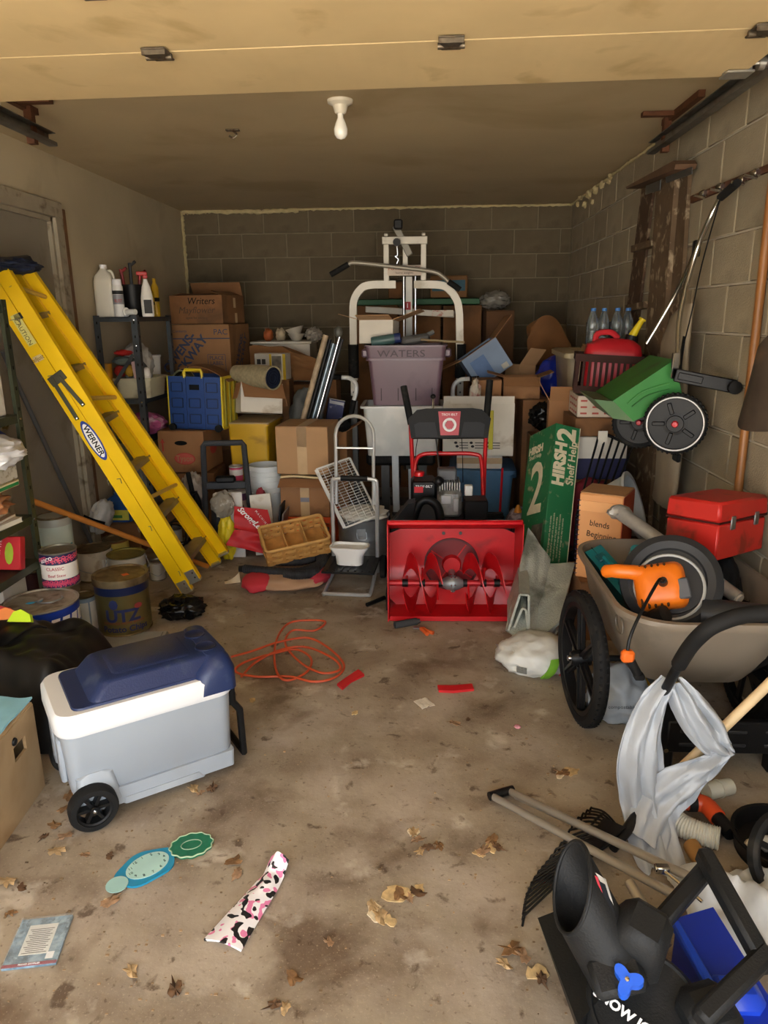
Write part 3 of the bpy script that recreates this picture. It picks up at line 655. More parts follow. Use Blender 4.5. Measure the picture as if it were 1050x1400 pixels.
# water stained carton with a handle slot, blue cloth on top
PLY = mat('#a98f6b', .8, var=.22, vs=2.5, bump=.25, bs=20, dirt='#86643c', damt=.55, ds=3)
f0 = PZ(-2, 1166); f1 = PZ(62, 1074); dr = (f1-f0); an = math.degrees(math.atan2(dr.y, dr.x))
c = thing('stained_carton', 'water stained tan carton with a handle slot', 'box', T((f0+f1)/2) @ RZ(an-90))
l = dr.length*1.0; hh = .31
def slab():
    g = G()
    z0, z1, y0, y1 = hh*.62, hh*.78, l*.02, l*.26
    for (ya, yb, za, zb_) in ((-l/2-.25, y0, 0, hh), (y1, l/2, 0, hh), (y0, y1, 0, z0), (y0, y1, z1, hh)): g.box((-.005, (ya+yb)/2, (za+zb_)/2), (.01, yb-ya, zb_-za))
    g.box((-.19, l/2-.005, hh/2), (.36, .01, hh)).box((-.19, -l/2-.245, hh/2), (.36, .01, hh)).box((-.365, -.125, hh/2), (.01, l+.25, hh)).box((-.19, -.125, .005), (.36, l+.24, .01)); return g
slab().o('body', PLY, c)
G().box((-.19, -.125, hh+.003), (.375, l+.25, .006)).o('top_flap', PLY, c)
G().lathe([(0, .006), (.011, .005), (.013, 0), (.013, -.004)][::-1], 16, T(.001, l*.05, hh*.84) @ RY(90)).o('plastic_rivet', BLKP, c)
tag(G().sheet(lambda a, b: (-.34+a*.33, -.32+b*.5, hh+.014+.016*noise.noise(V((a*4, b*5, 3)))+.006*math.sin(a*9+b*3)), 16, 20, .006).o('cloth', mat('#86bcd0', .8, var=.15, vs=9), M=c.matrix_basis), 'pale blue cloth lying on the stained carton', 'cloth')
# ---------------------------------------------------------------- wheeled cooler
ca, cb = V((-1.055, 1.856, 0)), V((-.65, 2.143, 0)); an = math.degrees(math.atan2(cb.y-ca.y, cb.x-ca.x))
ck = thing('wheeled_cooler', 'grey cooler with a navy lid, white rim and black wheels', 'cooler', T(ca) @ RZ(an))
CG = mat('#9aa2ab', .42, var=.04, vs=4, dirt='#9aa0a6', damt=.1); CW = mat('#dfe1e4', .38, var=.02, dirt='#cfccc4', damt=.1); NAVY = mat('#1c2c55', .4, var=.08, vs=6, bump=.15, bs=200, dirt='#3a4560', damt=.1, ds=16)
def rrect(x0, x1, y0, y1, r, z, k=5):
    L = []
    for cx, cy, a0 in ((x1-r, y1-r, 0), (x0+r, y1-r, 90), (x0+r, y0+r, 180), (x1-r, y0+r, 270)):
        for j in range(k+1): a = math.radians(a0+90*j/k); L.append((cx+r*math.cos(a), cy+r*math.sin(a), z))
    return L
cl, cw = .497, .29
G().loops([rrect(.0, cl, 0, cw, .03, .03), rrect(-.005, cl+.002, -.004, cw+.004, .035, .10), rrect(-.012, cl+.006, -.008, cw+.008, .04, .105), rrect(-.025, cl+.014, -.016, cw+.016, .05, .315)]).o('body', CG, ck)
G().loops([rrect(.06, cl+.004, -.012, .06, .012, .035), rrect(.055, cl+.006, -.014, .06, .012, .095)]).o('step_moulding', CG, ck)
G().loops([rrect(.13, cl-.1, -.014, .05, .01, .03), rrect(.13, cl-.12, -.017, .05, .01, .055)]).o('lower_panel', mat('#9da4ab', .45), ck)
G().loops([rrect(-.034, cl+.022, -.024, cw+.024, .06, .312), rrect(-.04, cl+.026, -.03, cw+.03, .062, .325), rrect(-.038, cl+.024, -.028, cw+.028, .06, .372), rrect(-.028, cl+.014, -.018, cw+.018, .05, .385), rrect(-.01, cl+.0, 0, cw, .04, .385)]).o('rim', CW, ck)
G().loops([rrect(.015, cl+.02, -.002, cw+.002, .03, .378), rrect(.02, cl+.024, 0, cw, .03, .392), rrect(.07, cl+.022, .004, cw-.004, .03, .395), rrect(.105, cl+.018, .02, cw-.02, .035, .44), rrect(.12, cl+.008, .03, cw-.03, .04, .447)]).o('lid', NAVY, ck)
G().loops([rrect(cl-.12, cl+.03, -.03, cw+.03, .03, .33), rrect(cl-.1, cl+.03, -.03, cw+.03, .04, .40), rrect(cl-.07, cl+.022, -.015, cw+.015, .045, .43), rrect(cl-.055, cl+.01, .01, cw-.01, .03, .449)]).o('lid_shoulder', NAVY, ck)
for y in (cw*.3, cw*.7): G().lathe([(.036, -.002), (.036, .003), (.033, .004), (.03, .0015), (0, .001)], 24, T(cl-.035, y, .449)).o('cup_holder', mat('#131f40', .45), ck)  # proud disc; its darker navy puts the recess shade into the colour
G().loops([rrect(.15, cl-.09, .055, cw-.055, .02, .446), rrect(.155, cl-.095, .06, cw-.06, .02, .449)]).o('lid_panel', NAVY, ck)
for y in (.055, .175):
    G().box((-.022, y+.03, .2), (.02, .06, .15), b=.006, top=(1, 1)).o('hand_grip', CG, ck)
def spoked(par, M, r, w, m=BLKR, ms=BLKP, ns=6, name='wheel', ri=.72, hub=.18):
    o = G().lathe([(r*ri, -w/2), (r*.93, -w/2), (r, -w*.32), (r, w*.32), (r*.93, w/2), (r*ri, w/2), (r*ri, -w/2)], 36).o(name, m, par, M=M)
    g = G().cyl((0, 0, -w*.45), (0, 0, w*.5), r*hub, n=16)
    for i in range(ns):
        a = 2*pi*i/ns; g.box((r*(hub+ri)/2*.98, 0, 0), (r*(ri-hub)*1.1, r*.13, w*.55), M=RZ(math.degrees(a)))
    g.lathe([(r*ri*.88, -w*.35), (r*ri, -w*.4), (r*ri, w*.4), (r*ri*.88, w*.35), (r*ri*.88, -w*.35)], 36).o('spokes', ms, o)
    G().lathe([(0, .004), (r*.08, .002), (r*.09, 0)][::-1], 10, T(0, 0, w*.52)).o('axle_cap', CHROME, o)
    return o
spoked(ck, T(.035, -.035, .073) @ RX(90), .073, .05); spoked(ck, T(.035, cw+.03, .073) @ RX(-90), .073, .05)
G().loops([rrect(-.0, .13, -.02, .04, .02, .06), rrect(.0, .11, -.02, .04, .02, .165), rrect(.02, .09, -.015, .04, .02, .175)]).o('wheel_arch', CG, ck)
# pull handle folded down the end
hd = G().tube([(cl+.03, .05, .36), (cl+.03, .05, .24), (cl+.055, .05, .2), (cl+.06, .05, .03), (cl+.06, cw-.05, .03), (cl+.055, cw-.05, .2), (cl+.03, cw-.05, .24), (cl+.03, cw-.05, .36)], .013, 8, up0=(0, 1, 0)).box((cl+.03, cw/2, .25), (.03, .2, .05), b=.006).o('pull_handle', BLKP, ck)
# ================================================================ LEFT BACK: slotted steel shelf with bottles and a tub
def fit(x0, x1, yt, yb, Y):
    a = PY((x0+x1)/2, yb, Y); return a.x, a.z, (PY(x1, yb, Y)-PY(x0, yb, Y)).x, PY((x0+x1)/2, yt, Y).z-a.z
def fbox(name, label, x0, x1, yt, yb, Y, d, m=CARD, rot=0, z=None, **k):
    cx, zb, w, h = fit(x0, x1, yt, yb, Y)
    if z is not None: h += zb-z; zb = z
    t = carton(name, label, w, d, h, T(cx, Y+d/2, zb) @ RZ(rot), m, **k); return t, w, d, h, zb
STG = mat('#4e5357', .42, .6, var=.15, vs=14)
sx1 = PY(187, 440, 4.75).x; sx0 = XL+.025; sy0 = 4.75; sy1 = PX(234, 440, sx1).y
zt = PY(187, 433, 4.75).z; zm = PY(197, 546, 4.75).z; zl = PY(205, 600, 4.75).z
s2 = thing('steel_shelf', 'grey slotted steel shelf beside the stacked moving cartons', 'shelving', T(0, 0, 0))
for x, a in ((sx0, 1), (sx1, -1)):
    for y, b in ((sy0, 1), (sy1, -1)): anglepost(x, y, zt+.01, a, b, STG, s2, .04)
for z in (zt, zm, zl, .12):
    G().box(((sx0+sx1)/2, (sy0+sy1)/2, z-.003), (sx1-sx0, sy1-sy0, .006)).box(((sx0+sx1)/2, sy0+.002, z-.016), (sx1-sx0, .004, .03)).box((sx1-.002, (sy0+sy1)/2, z-.016), (.004, sy1-sy0, .03)).o('shelf', STG, s2)
a = PY(182, 485, 4.745); b = PY(152, 533, 4.745); G(FRM((a+b)/2, b-a, (0, -1, 0))).box((0, 0, 0), ((b-a).length, .022, .004)).o('brace', STG, s2)
for z in (zt-.02, zm-.02, zm+.35): G().lathe([(0, .005), (.006, .003), (.007, 0)][::-1], 8, T(sx1-.02, sy0-.002, z) @ RX(90)).o('bolt', CHROME, s2)
def on(px, Y, z): q = PY(px, 430, Y); return T(q.x, Y, z)
JW = mat('#d9d4c4', .4, var=.04)
jug(T(-2.085, 4.86, zt) @ RZ(6), .13, .11, .33, JW, 'bleach_jug', 'large white plastic jug on the steel shelf')
sc = thing('spray_can', 'white aerosol can with red lettering beside the jug', 'spray can', T(-1.985, 4.81, zt) @ RZ(20)); G().lathe([(.033, 0), (.034, .005), (.034, .19), (.028, .205), (.027, .206)], 20).o('body', WHTP, sc); G().lathe([(.03, .2), (.03, .235), (.026, .238), (0, .238)], 20).o('cap', WHITE, sc); G().lathe([(.0345, .08), (.0345, .14)], 20).o('label', mat('#8d8f93', .4), sc); text('RUST', .03, ink('#b03030'), sc, I4, bend=bendcyl(.0345, -pi/2, .1), sx=.7); G().lathe([(.0346, .142), (.0346, .165)], 20).o('label', ink('#2a2a2a'), sc)
bn = thing('black_bucket', 'small black bucket with a wire handle on the steel shelf', 'bucket', on(184, 5.04, zt)); G().lathe([(.07, 0), (.09, .2), (.094, .2), (.094, .21), (.086, .21), (.067, .01), (0, .01)], 26).o('body', BLKP, bn)
for k, (x, hh_, c) in enumerate(((-.03, .3, '#8e2222'), (.0, .34, '#2a2a2a'), (.03, .28, '#6b1d1d'))): tag(G().tube([(0, 0, 0), (x*1.2, 0, hh_)], .012, 8).tube([(x*1.2, 0, hh_-.02), (x*1.2+.04, 0, hh_+.01)], .01, 8).o('hand_tool', mat(c, .5), M=on(184, 5.04, zt+.012) @ T(x, 0, 0)), ['short dark red handled tool in the black bucket', 'long black handled tool in the black bucket', 'maroon handled tool by the rim of the black bucket'][k], 'tool', 'tools in the black bucket')
def spraybottle(M, c, h, name, label, trig):
    t = thing(name, label, 'bottle', M); G().lathe([(.036, 0), (.04, .01), (.04, h*.4), (.028, h*.65), (.014, h*.78), (.014, h*.82)], 18, None, 1, .7).o('body', mat(c, .4), t)
    G().box((0, 0, h*.87), (.03, .024, h*.08), b=.004).box((-.02, 0, h*.94), (.07, .022, h*.09), b=.006).tube([(-.03, 0, h*.92), (-.035, 0, h*.8)], .006, 6).o('trigger', mat(trig, .4), t)
    G().box((0, -.029, h*.22), (.05, .002, h*.3)).o('label', ink('#3a3a3a'), t); return t
spraybottle(on(203, 4.87, zt) @ RZ(25), '#dedbd2', .29, 'spray_bottle', 'white spray bottle with a red trigger', '#b22a2a')
for px, Y, h, c, lab in ((208, 5.22, .26, '#c9a21a', 'tall yellow bottle behind the spray bottle'), (217, 5.12, .2, '#d0a814', 'yellow bottle with a black band at the shelf end')):
    t = thing('yellow_bottle', lab, 'bottle', T(sx1-.032, Y, zt)); G().lathe([(.024, 0), (.026, .006), (.026, h*.78), (.012, h*.88), (.012, h)], 16).o('body', mat(c, .45), t); G().lathe([(.0265, h*.4), (.0265, h*.5)], 16).o('band', BLACK, t)
tag(G().cyl((-.04, 0, 0), (.035, 0, 0), .018, n=14).cyl((-.05, 0, 0), (-.04, 0, 0), .03, n=16).o('caulk_nozzle', WHTP, M=on(180, 4.8, zt+.03) @ RZ(-20)), 'white plastic spool lying at the shelf edge', 'spool')
# tub on the middle shelf with rags
tub = thing('dish_tub', 'cream plastic tub of rags on the steel shelf', 'tub', T((sx0+sx1)/2+.045, 4.98, zm))
def rtub(w, d, h, fl, r=.04, th=.005, lip=.012):
    a = lambda z, k, o=0: rrect(-w/2*k-o, w/2*k+o, -d/2*k-o, d/2*k+o, r, z)
    return G().loops([a(0, fl), a(h, 1), a(h, 1, lip), a(h-.012, 1, lip), a(h-.012, 1, lip+.002), a(h+.004, 1, lip+.002), a(h+.004, 1, -th), a(th, fl, -th)], True, True)
rtub(.24, .36, .13, .9).o('body', mat('#cfc9ac', .45, var=.05, dirt='#a59c7c', damt=.2), tub)
cx, cy, cz = (sx0+sx1)/2+.04, 4.98, zm+.13
PB = mat('#b9b9b4', .3, var=.1, vs=9)
crumple('plastic_bag', 'clear grey plastic bag heaped in the cream tub', 'bag', (cx-.02, cy+.03, cz+.09), (.1, .12, .14), PB, .2, 2.2, 31, flat=-.12)
for k, (x, y, z, r, c, n_, lab) in enumerate(((-.06, -.1, .17, (.06, .03, .02), '#b4231f', 'red_rag', 'red cloth scrap on the grey bag'), (-.085, -.12, .05, (.035, .04, .04), '#a8231f', 'red_rag', 'red and white cloth bundle at the tub edge'), (-.01, -.15, .055, (.035, .03, .04), '#b08a24', 'yellow_rag', 'yellow cloth bundle in the cream tub'), (.055, -.1, .05, (.045, .05, .06), '#55585a', 'grey_rag', 'dark grey cloth bundle in the cream tub'), (.105, -.15, .03, (.03, .028, .045), '#d8d2c8', 'white_bag', 'small white paper bag at the tub corner'), (-.05, -.12, .115, (.08, .04, .03), '#5d6a66', 'teal_rag', 'folded teal grey cloth over the tub'))):
    crumple(n_, lab, 'rag', (cx+x, cy+y, cz+z), r, mat(c, .75, var=.2, vs=14), .25, 2, 40+k, n=3)
tag(G().box((0, 0, .06), (.07, .03, .13), b=.003).o('pink_notebook', mat('#d3b1ae', .6), M=T(cx+.065, cy-.168, cz-.005) @ RY(-6)), 'pale pink notebook standing in the cream tub', 'notebook')
q = PY(199, 470, 5.25); tag(G().lathe([(.075, 0), (.085, .16), (.09, .165), (.09, .175), (.0, .18)], 22).o('white_canister', WHTP, M=T(q.x, 5.28, zm+.09)), 'white lidded canister behind the grey bag', 'canister')
carton('small_carton', 'small carton under the white canister', .18, .18, .085, T(q.x, 5.28, zm+.001), CARD2)
p = PY(142, 515, 4.8); t = thing('yellow_jar', 'orange yellow jar beside the cream tub', 'jar', T(XL+.046, 4.82, zm)); hh_ = max(.1, PY(142, 497, 4.83).z-zm); G().lathe([(.034, 0), (.036, .005), (.036, hh_*.75), (.03, hh_*.8)], 18).o('body', mat('#c9921e', .45), t); G().lathe([(.037, hh_*.76), (.037, hh_), (0, hh_)], 18).o('lid', mat('#c9921e', .5), t)
crumple('pink_blanket', 'pink and white blanket bundle on the lower steel shelf', 'blanket', (cx+.01, 4.97, zl+.075), (.13, .15, .075), mat('#b5578a', .8, var=.3, vs=10, dirt='#d5cfd2', damt=.35, ds=9), .2, 2.2, 51, flat=-.07)
crumple('plastic_bag', 'grey plastic bag under the pink blanket bundle', 'bag', (cx+.0, 4.98, (.125+zl-.034)/2), (.1, .15, (zl-.17)/2*.84), mat('#77777a', .3, var=.15), .2, 2.2, 52)
# ---------------------------------------------------------------- moving cartons in the corner
OW = mat('#8a6440', .85, var=.15, vs=3, bump=.15, bs=30, dirt='#5f432a', damt=.35, ds=2.5); BLI = ink('#2b3550')
t, w, d, h, zb = fbox('moving_carton', 'big brown moving carton with diagonal navy lettering', 237, 322, 444, 528, 5.6, .5, OW, -4)
z0 = zb
text("OWENS-", .095, BLI, t, FF(-w*.33, -d/2-.002, h*.55, 50), name='print', bold=.003); text("PACKWAY", .095, BLI, t, FF(-w*.2, -d/2-.002, h*.42, 50), name='print', bold=.003)
G().box((0, -d/2-.001, h*.78), (w, .002, .008)).o('print_line', BLI, t); text('PAC', .06, BLI, t, FF(w*.36, -d/2-.002, h*.88), name='print'); text('Contents', .03, BLI, t, FF(-w*.3, -d/2-.002, h*.9), name='print')
g = G()
for a in ((w*.27, h*.52, .14, .003), (w*.27, h*.22, .14, .003), (w*.27-.07, h*.37, .003, h*.3), (w*.27+.07, h*.37, .003, h*.3)): g.box((a[0], -d/2-.001, a[1]), (a[2], .002, a[3]))
g.o('label_frame', BLI, t); text('PLACE\nLABEL', .04, BLI, t, FF(w*.27, -d/2-.002, h*.42), name='print')
text('OWENS-\nPACKWAY', .085, BLI, t, FS(w/2+.002, 0, h*.5, 55), name='print', bold=.002)
q = t.matrix_basis.translation
carton('moving_carton', 'plain brown carton at the bottom of the corner stack', w, d, z0*.5-.004, T(q.x, q.y, 0) @ RZ(3), CARD2); carton('moving_carton', 'plain brown carton under the navy lettered moving carton', w*.97, d*.97, z0*.5-.006, T(q.x, q.y, z0*.5) @ RZ(-2), CARD)
t, w, d, h, zb = fbox('moving_carton', 'brown carton with handwritten writers on top of the corner stack', 237, 313, 404, 441, 5.62, .42, CARD2, -9, flaps={'b': (-25, .12), 'r': (-70, .1), 'l': (-80, .1), 'f': (-84, .15)}, z=z0+PY(278, 444, 5.6).z-z0+.006)
text('Writers', .07, BLACK, t, FF(w*.1, -d/2-.002, h*.8), name='handwriting', shear=.2); text('Mayflower', .07, ink('#4a3220'), t, FF(0, -d/2-.002, h*.48), name='print', shear=.3); text('agent for moving', .026, ink('#4a3220'), t, FF(0, -d/2-.002, h*.22), name='print')
[G().box((w/2+.001, y, z_*h), (.002, .04, .075)).o('tape', TAPE, t) for y, z_ in ((.02, .75), (.04, .2))]
# ---------------------------------------------------------------- chicken carton pair and the folding crate
t, w, d, h, zb = fbox('meat_carton', 'brown carton with a red oval emblem under the blue crate', 221, 284, 590, 646, 4.85, .38, CARD, -3)
RI = ink('#b0382c')
G().prism([(.075*math.cos(a*pi/16), .042*math.sin(a*pi/16)) for a in range(32)], 0, .001, T(.02, -d/2, h*.34) @ RX(90)).o('emblem', RI, t)
G().prism([(.07*math.cos(a*pi/16), .038*math.sin(a*pi/16)) for a in range(32)], 0, .0016, T(.02, -d/2, h*.34) @ RX(90)).o('emblem', mat('#c0574a', .7), t)
text('Tyson', .06, CARD3, t, FF(.02, -d/2-.002, h*.34), name='emblem_lettering', sx=.85)
G().prism([(.045*math.cos(a*pi/12), .016*math.sin(a*pi/12)) for a in range(24)], 0, .0012, T(.0, -d/2, h*.72) @ RX(90)).o('hand_slot', BLACK, t)
G().box((-w*.4, -d/2-.001, h*.62), (.01, .002, .06)).prism([(-.016, 0), (.016, 0), (0, .03)], 0, .002, T(-w*.4, -d/2, h*.72) @ RX(90)).o('arrow_print', RI, t)
G().prism([(.07*math.cos(a*pi/16), .04*math.sin(a*pi/16)) for a in range(32)], 0, .001, FS(w/2, 0, h*.5)).o('emblem', RI, t)
zt1 = zb+h
fbox('meat_carton', 'plain brown carton below the red oval carton', 230, 298, 648, 740, 4.87, .36, CARD2, 2, z=0)
NB = mat('#1d3f7a', .42, var=.06, vs=9); YB_ = mat('#d4bb1c', .45, var=.06)
cx, zb, w, h = fit(231, 307, 514, 586, 4.9); d = .3; zb = zt1+.008
cr_ = thing('folding_crate', 'blue folding crate with yellow ends and handle', 'crate', T(cx+.01, 4.9+d/2, zb) @ RZ(-5) @ RY(1.5))
g = G().box((0, 0, .006), (w, d, .012))
for y in (-1, 1): g.box((0, y*(d/2-.006), h/2), (w-.02, .012, h))
g.o('body', NB, cr_)
for i in range(3):
    for j in range(3):
        if i == 1 and j == 2: continue
        c = V((-w*.32+i*w*.32, -d/2-.002, h*.2+j*h*.3))
        gg = G()
        for a in ((0, .5, 1, .012), (0, -.5, 1, .012), (.5, 0, .012, 1), (-.5, 0, .012, 1)):
            ww, hh_ = w*.2, h*.17
            gg.box((c.x+a[0]*ww, c.y, c.z+a[1]*hh_), (ww if a[2] == 1 else .006, .01, hh_ if a[3] == 1 else .006))
        gg.o('groove_outline', mat('#12264f', .5), cr_)  # darker navy outlines, shade of the panel grooves put into the colour
for x in (-w*.17, w*.16): G().box((x, -d/2-.004, h/2), (.02, .01, h)).o('rib', NB, cr_)
G().box((0, -d/2-.001, h*.8), (w*.18, .004, h*.1), b=.001).o('hand_slot', BLACK, cr_)
for sx in (-1, 1):
    e = G().box((sx*(w/2-.006), 0, h/2), (.014, d-.01, h)).o('end_panel', YB_, cr_)
    for k in range(3): G().box((sx*(w/2+.004), -d*.3+k*d*.3, h/2), (.008, .03, h*.9)).o('rib', mat('#8f861c', .5), e)
G().tube([(-w*.17, -d/2, h-.01), (-w*.17, -d/2, h+.03), (-w*.15, -d/2, h+.045), (w*.13, -d/2, h+.045), (w*.15, -d/2, h+.03), (w*.15, -d/2, h-.01)], .011, 8).o('handle', YB_, cr_)
for x in (w/2-.03, -w/2+.03): G().cyl((x, -d/2-.02, .012), (x, -d/2+.0, .012), .026, n=18).o('wheel', BLKR, cr_)
crM = cr_.matrix_basis
tag(G().sheet(lambda a, b: (-.16+a*.36, -.1+b*.2, .05-.09*a*a+.03*math.sin(a*3)), 10, 4, .005).o('cardboard_sheet', CARD2, M=crM @ T(.02, .02, h)), 'bent brown cardboard sheet sticking out of the blue crate', 'cardboard')
tag(G().sheet(lambda a, b: (-.19+a*.14, -.09+b*.1, .035-.3*(a-.5)**2), 8, 3, .012).o('striped_sleeve', mat('#4a4a2c', .6, dirt='#cfc7a0', damt=.5, ds=12), M=crM @ T(0, 0, h)), 'dark sleeve with a pale green print poking from the crate', 'packet')
# ---------------------------------------------------------------- pressure washer handle with hose and wand
PWG = mat('#36393d', .5, var=.12)
p = PY(312, 700, 4.55); pw = thing('pressure_washer', 'dark grey pressure washer with an upright handle', 'pressure washer', T(p.x, 4.55, 0) @ RZ(8))
hz = PY(312, 605, 4.55).z; wz = .13
G().tube([(-wz*1.15, 0, .2), (-wz, 0, hz-.02), (-wz*.93, 0, hz-.003), (wz*.93, 0, hz-.003), (wz, 0, hz-.02), (wz*1.15, 0, .2)], .019, 8, up0=(0, 1, 0)).box((0, 0, hz*.62), (wz*2, .03, .05), b=.006).o('handle', PWG, pw)
G().box((0, -.02, hz*.68), (.13, .05, .045), b=.012).o('cord_hook', BLKP, pw)
G().box((0, .0, .2), (.24, .18, .3), b=.04, top=(.85, .85)).o('body', PWG, pw)
for x in (-.14, .14): spoked(pw, T(x, .03, .09) @ RY(90), .09, .04)
G().tube(cr([(-.2+.03*math.cos(k*1.3), -.06-.02*math.sin(k), .32+.11*math.sin(k*1.3)) for k in range(14)], 4), .011, 7).o('hose', BLKP, pw)
w = thing('spray_wand', 'black spray wand standing against the pressure washer', 'wand', T(PY(268, 690, 4.5)) @ RY(-8)); G().tube([(0, 0, -.2), (0, 0, .18)], .009, 8).tube([(.02, 0, -.1), (.022, 0, .13)], .012, 8).o('lance', BLKP, w); G().cyl((0, 0, .1), (0, 0, .26), .016, n=10).o('grip', BLKR, w)
w.location.z = .3
# junk between ladder and washer
crumple('plastic_bag', 'clear crumpled bag behind the pressure washer', 'bag', (PY(262, 670, 4.7).x, 4.74, .38), (.08, .06, .12), mat('#a89f93', .25, var=.2), .3, 2.4, 61)
for k in range(3):
    c = PY(232, 715, 4.45); o = G().tube([(.085*math.cos(a*.4), .02*math.sin(a*1.1)+.015*k, .09*math.sin(a*.4)) for a in range(16)], .006, 6, closed=True).o('cable_coil', BLKP, M=T(c.x+.015*k, 4.5+.03*k, .12+.01*k)); tag(o, ['coiled black cable lowest behind the yellow ladder', 'coiled black cable in the middle of the coil pile', 'coiled black cable topmost behind the yellow ladder'][k], 'cable', 'black cable coils behind the ladder')
p = PY(226, 735, 4.5); tin('paint_can', 'small white can between the black cables', T(p.x, 4.68, 0), .05, .13, mat('#b7b4ac', .5), group=PG)
# ---------------------------------------------------------------- yellow bin with an open white carton, roll of carpet
t = thing('yellow_bin', 'large yellow storage bin under the white carton', 'bin', None); cx, zb, w, h = fit(321, 374, 580, 700, 5.0)
h += zb; zb = 0; t.matrix_basis = T(cx, 5.2, 0) @ RZ(-3)
rtub(w, .4, h, .93, .02).o('body', mat('#cfa312', .45, var=.08, dirt='#9c7a14', damt=.15), t); G().box((0, 0, h+.006), (w+.03, .43, .016), b=.006).o('lid', mat('#a7926a', .5), t); yz = h+.016
t = carton('open_carton', 'open white carton tilted on the yellow bin', .3, .26, .21, T(PY(350, 585, 5.1).x, 5.16, yz+.04) @ RZ(28) @ RX(-8) @ RY(6), CARDW, flaps={'f': (140, .14), 'r': (165, .16), 'l': (165, .12), 'b': (165, .1)})
for o in t.children:
    if o.name.startswith('flap'): o.data.materials[0] = CARD
a = PY(338, 512, 5.05); b = PY(374, 517, 4.9); dr = (b-a).normalized()
rl = thing('carpet_roll', 'rolled beige carpet with a navy inside', 'carpet roll', FRM(a-dr*.12+V((0, 0, .0)), (0, 0, 1), dr)); l = (b-a).length+.12
g = G(); sp = []
G().lathe([(.0, 0), (.055, 0), (.075, l*.5), (.082, l), (.074, l), (.072, l-.01), (.0, l-.02)], 26).o('roll', mat('#978b6c', .95, var=.2, vs=40, bump=.6, bs=150), rl)
G().tube([((.07-.0011*k)*math.cos(k*.4), (.07-.0011*k)*math.sin(k*.4), l-.004) for k in range(46)], .004, 5).o('rolled_edge', mat('#1c2438', .95), rl); G().lathe([(0, l-.006), (.073, l-.006)], 24).o('inner_face', mat('#161d2e', .95), rl)
crumple('grey_tarp', 'dull grey tarpaulin heaped behind the carpet roll', 'tarpaulin', (PY(402, 560, 5.45).x+.1, 5.42, .74), (.13, .12, .26), mat('#5e605c', .6, var=.15), .2, 1.6, 62)
carton('packed_carton', 'brown carton beneath the grey tarpaulin', .2, .24, .45, T(PY(402, 560, 5.45).x+.07, 5.42, 0), CARD2)
# ---------------------------------------------------------------- nested white buckets, small cans
p = PY(357, 640, 4.72); r = 23*S(357, 640, 4.72)
for k in range(4):
    zz = p.z-.37-.035*(3-k) if k else p.z-.37-.105
    o = thing('plastic_bucket', ['white plastic bucket at the bottom of the nested stack', 'white plastic bucket second from the bottom of the nested stack', 'white plastic bucket second from the top of the nested stack', 'white plastic bucket topmost of the nested stack'][k], 'bucket', T(p.x, 4.85, max(0, zz) if k else 0), 'nested white buckets')
    hb = .37 if k else .37+max(0, zz)
    G().lathe([(r*.86, 0), (r*.97, hb-.1), (r*.97, hb-.09), (r+.004, hb-.088), (r+.004, hb-.082), (r*.98, hb-.08), (r*.985, hb-.03), (r+.006, hb-.028), (r+.006, hb), (r-.004, hb), (r*.83, .01), (0, .01)], 32).o('body', mat('#d9dedd', .4, var=.03), o)
p = PY(326, 690, 4.75)
for k, (za, zb_, rr_, c, b_, lab) in enumerate(((0, .2, .07, '#9f9d96', '#6e6a62', 'grey can at the bottom of the small can stack'), (.2, .39, .062, '#c9c5be', '#5d3a6e', 'purple and white can in the small can stack'), (.39, .55, .045, '#c43b62', '#d8d2ca', 'pink spray paint can on top of the purple can'))):
    t = tin('paint_tin', lab, T(p.x, 4.75, za+.0015*k), rr_, zb_-za-.002, mat(c, .45, var=.2, vs=14), [((zb_-za)*.6, (zb_-za)*.85, mat(b_, .45))], mat('#b9b4ac', .45, .4), group='stack of small cans by the bucket')
# ---------------------------------------------------------------- paper bag, yellow bag, red vest, white boards
crumple('concrete_block_bag', 'crumpled grey paper bag with white scribbles', 'bag', (PY(304, 705, 4.36).x, 4.375, .378), (.075, .045, .085), mat('#857d6e', .8, var=.2, vs=12, dirt='#c9c4b8', damt=.25, ds=20), .2, 1.8, 71)
crumple('yellow_bag', 'bright yellow plastic bag under the grey paper bag', 'bag', (PY(306, 735, 4.36).x+.015, 4.385, .15), (.055, .045, .15), mat('#dcc51e', .5, var=.1, dirt='#8f7d20', damt=.2), .25, 2, 72, flat=-.145)
tag(G().box((0, 0, .22), (.1, .012, .44), b=.002).o('white_board', mat('#d3d1cb', .6, dirt='#a59f92', damt=.3), M=T(PY(317, 755, 4.4).x+.03, 4.442, .001) @ RX(0)), 'narrow dirty white board behind the grey paper bag', 'board')
a = PY(360, 735, 4.4); tag(G().box((0, 0, .2), (.14, .02, .4), b=.002).o('foam_board', mat('#d8d3c6', .7, dirt='#a58c62', damt=.25, ds=6), M=T(a.x+.0, 4.47, .011) @ RX(-12) @ RY(-6)), 'dirty white foam board leaning by the red banner', 'board')
crumple('red_bag', 'dark red cloth bag behind the foam board', 'bag', (PY(349, 680, 4.62).x+.03, 4.655, .21), (.05, .04, .2), mat('#8e2a35', .8, var=.2), .18, 2, 73, flat=-.2)
RB = mat('#b8141f', .6, var=.08, vs=8)
q0, q1, q2, q3 = PY(320, 692, 4.36), PY(366, 697, 4.38), PY(376, 735, 4.31), PY(320, 722, 4.29)
f0, f1, f2, f3 = PY(321, 724, 4.287), PY(380, 732, 4.30), PY(362, 757, 4.25), PY(309, 745, 4.26)
bn = thing('red_banner', 'red fabric banner with white script lettering', 'banner', T(q3))
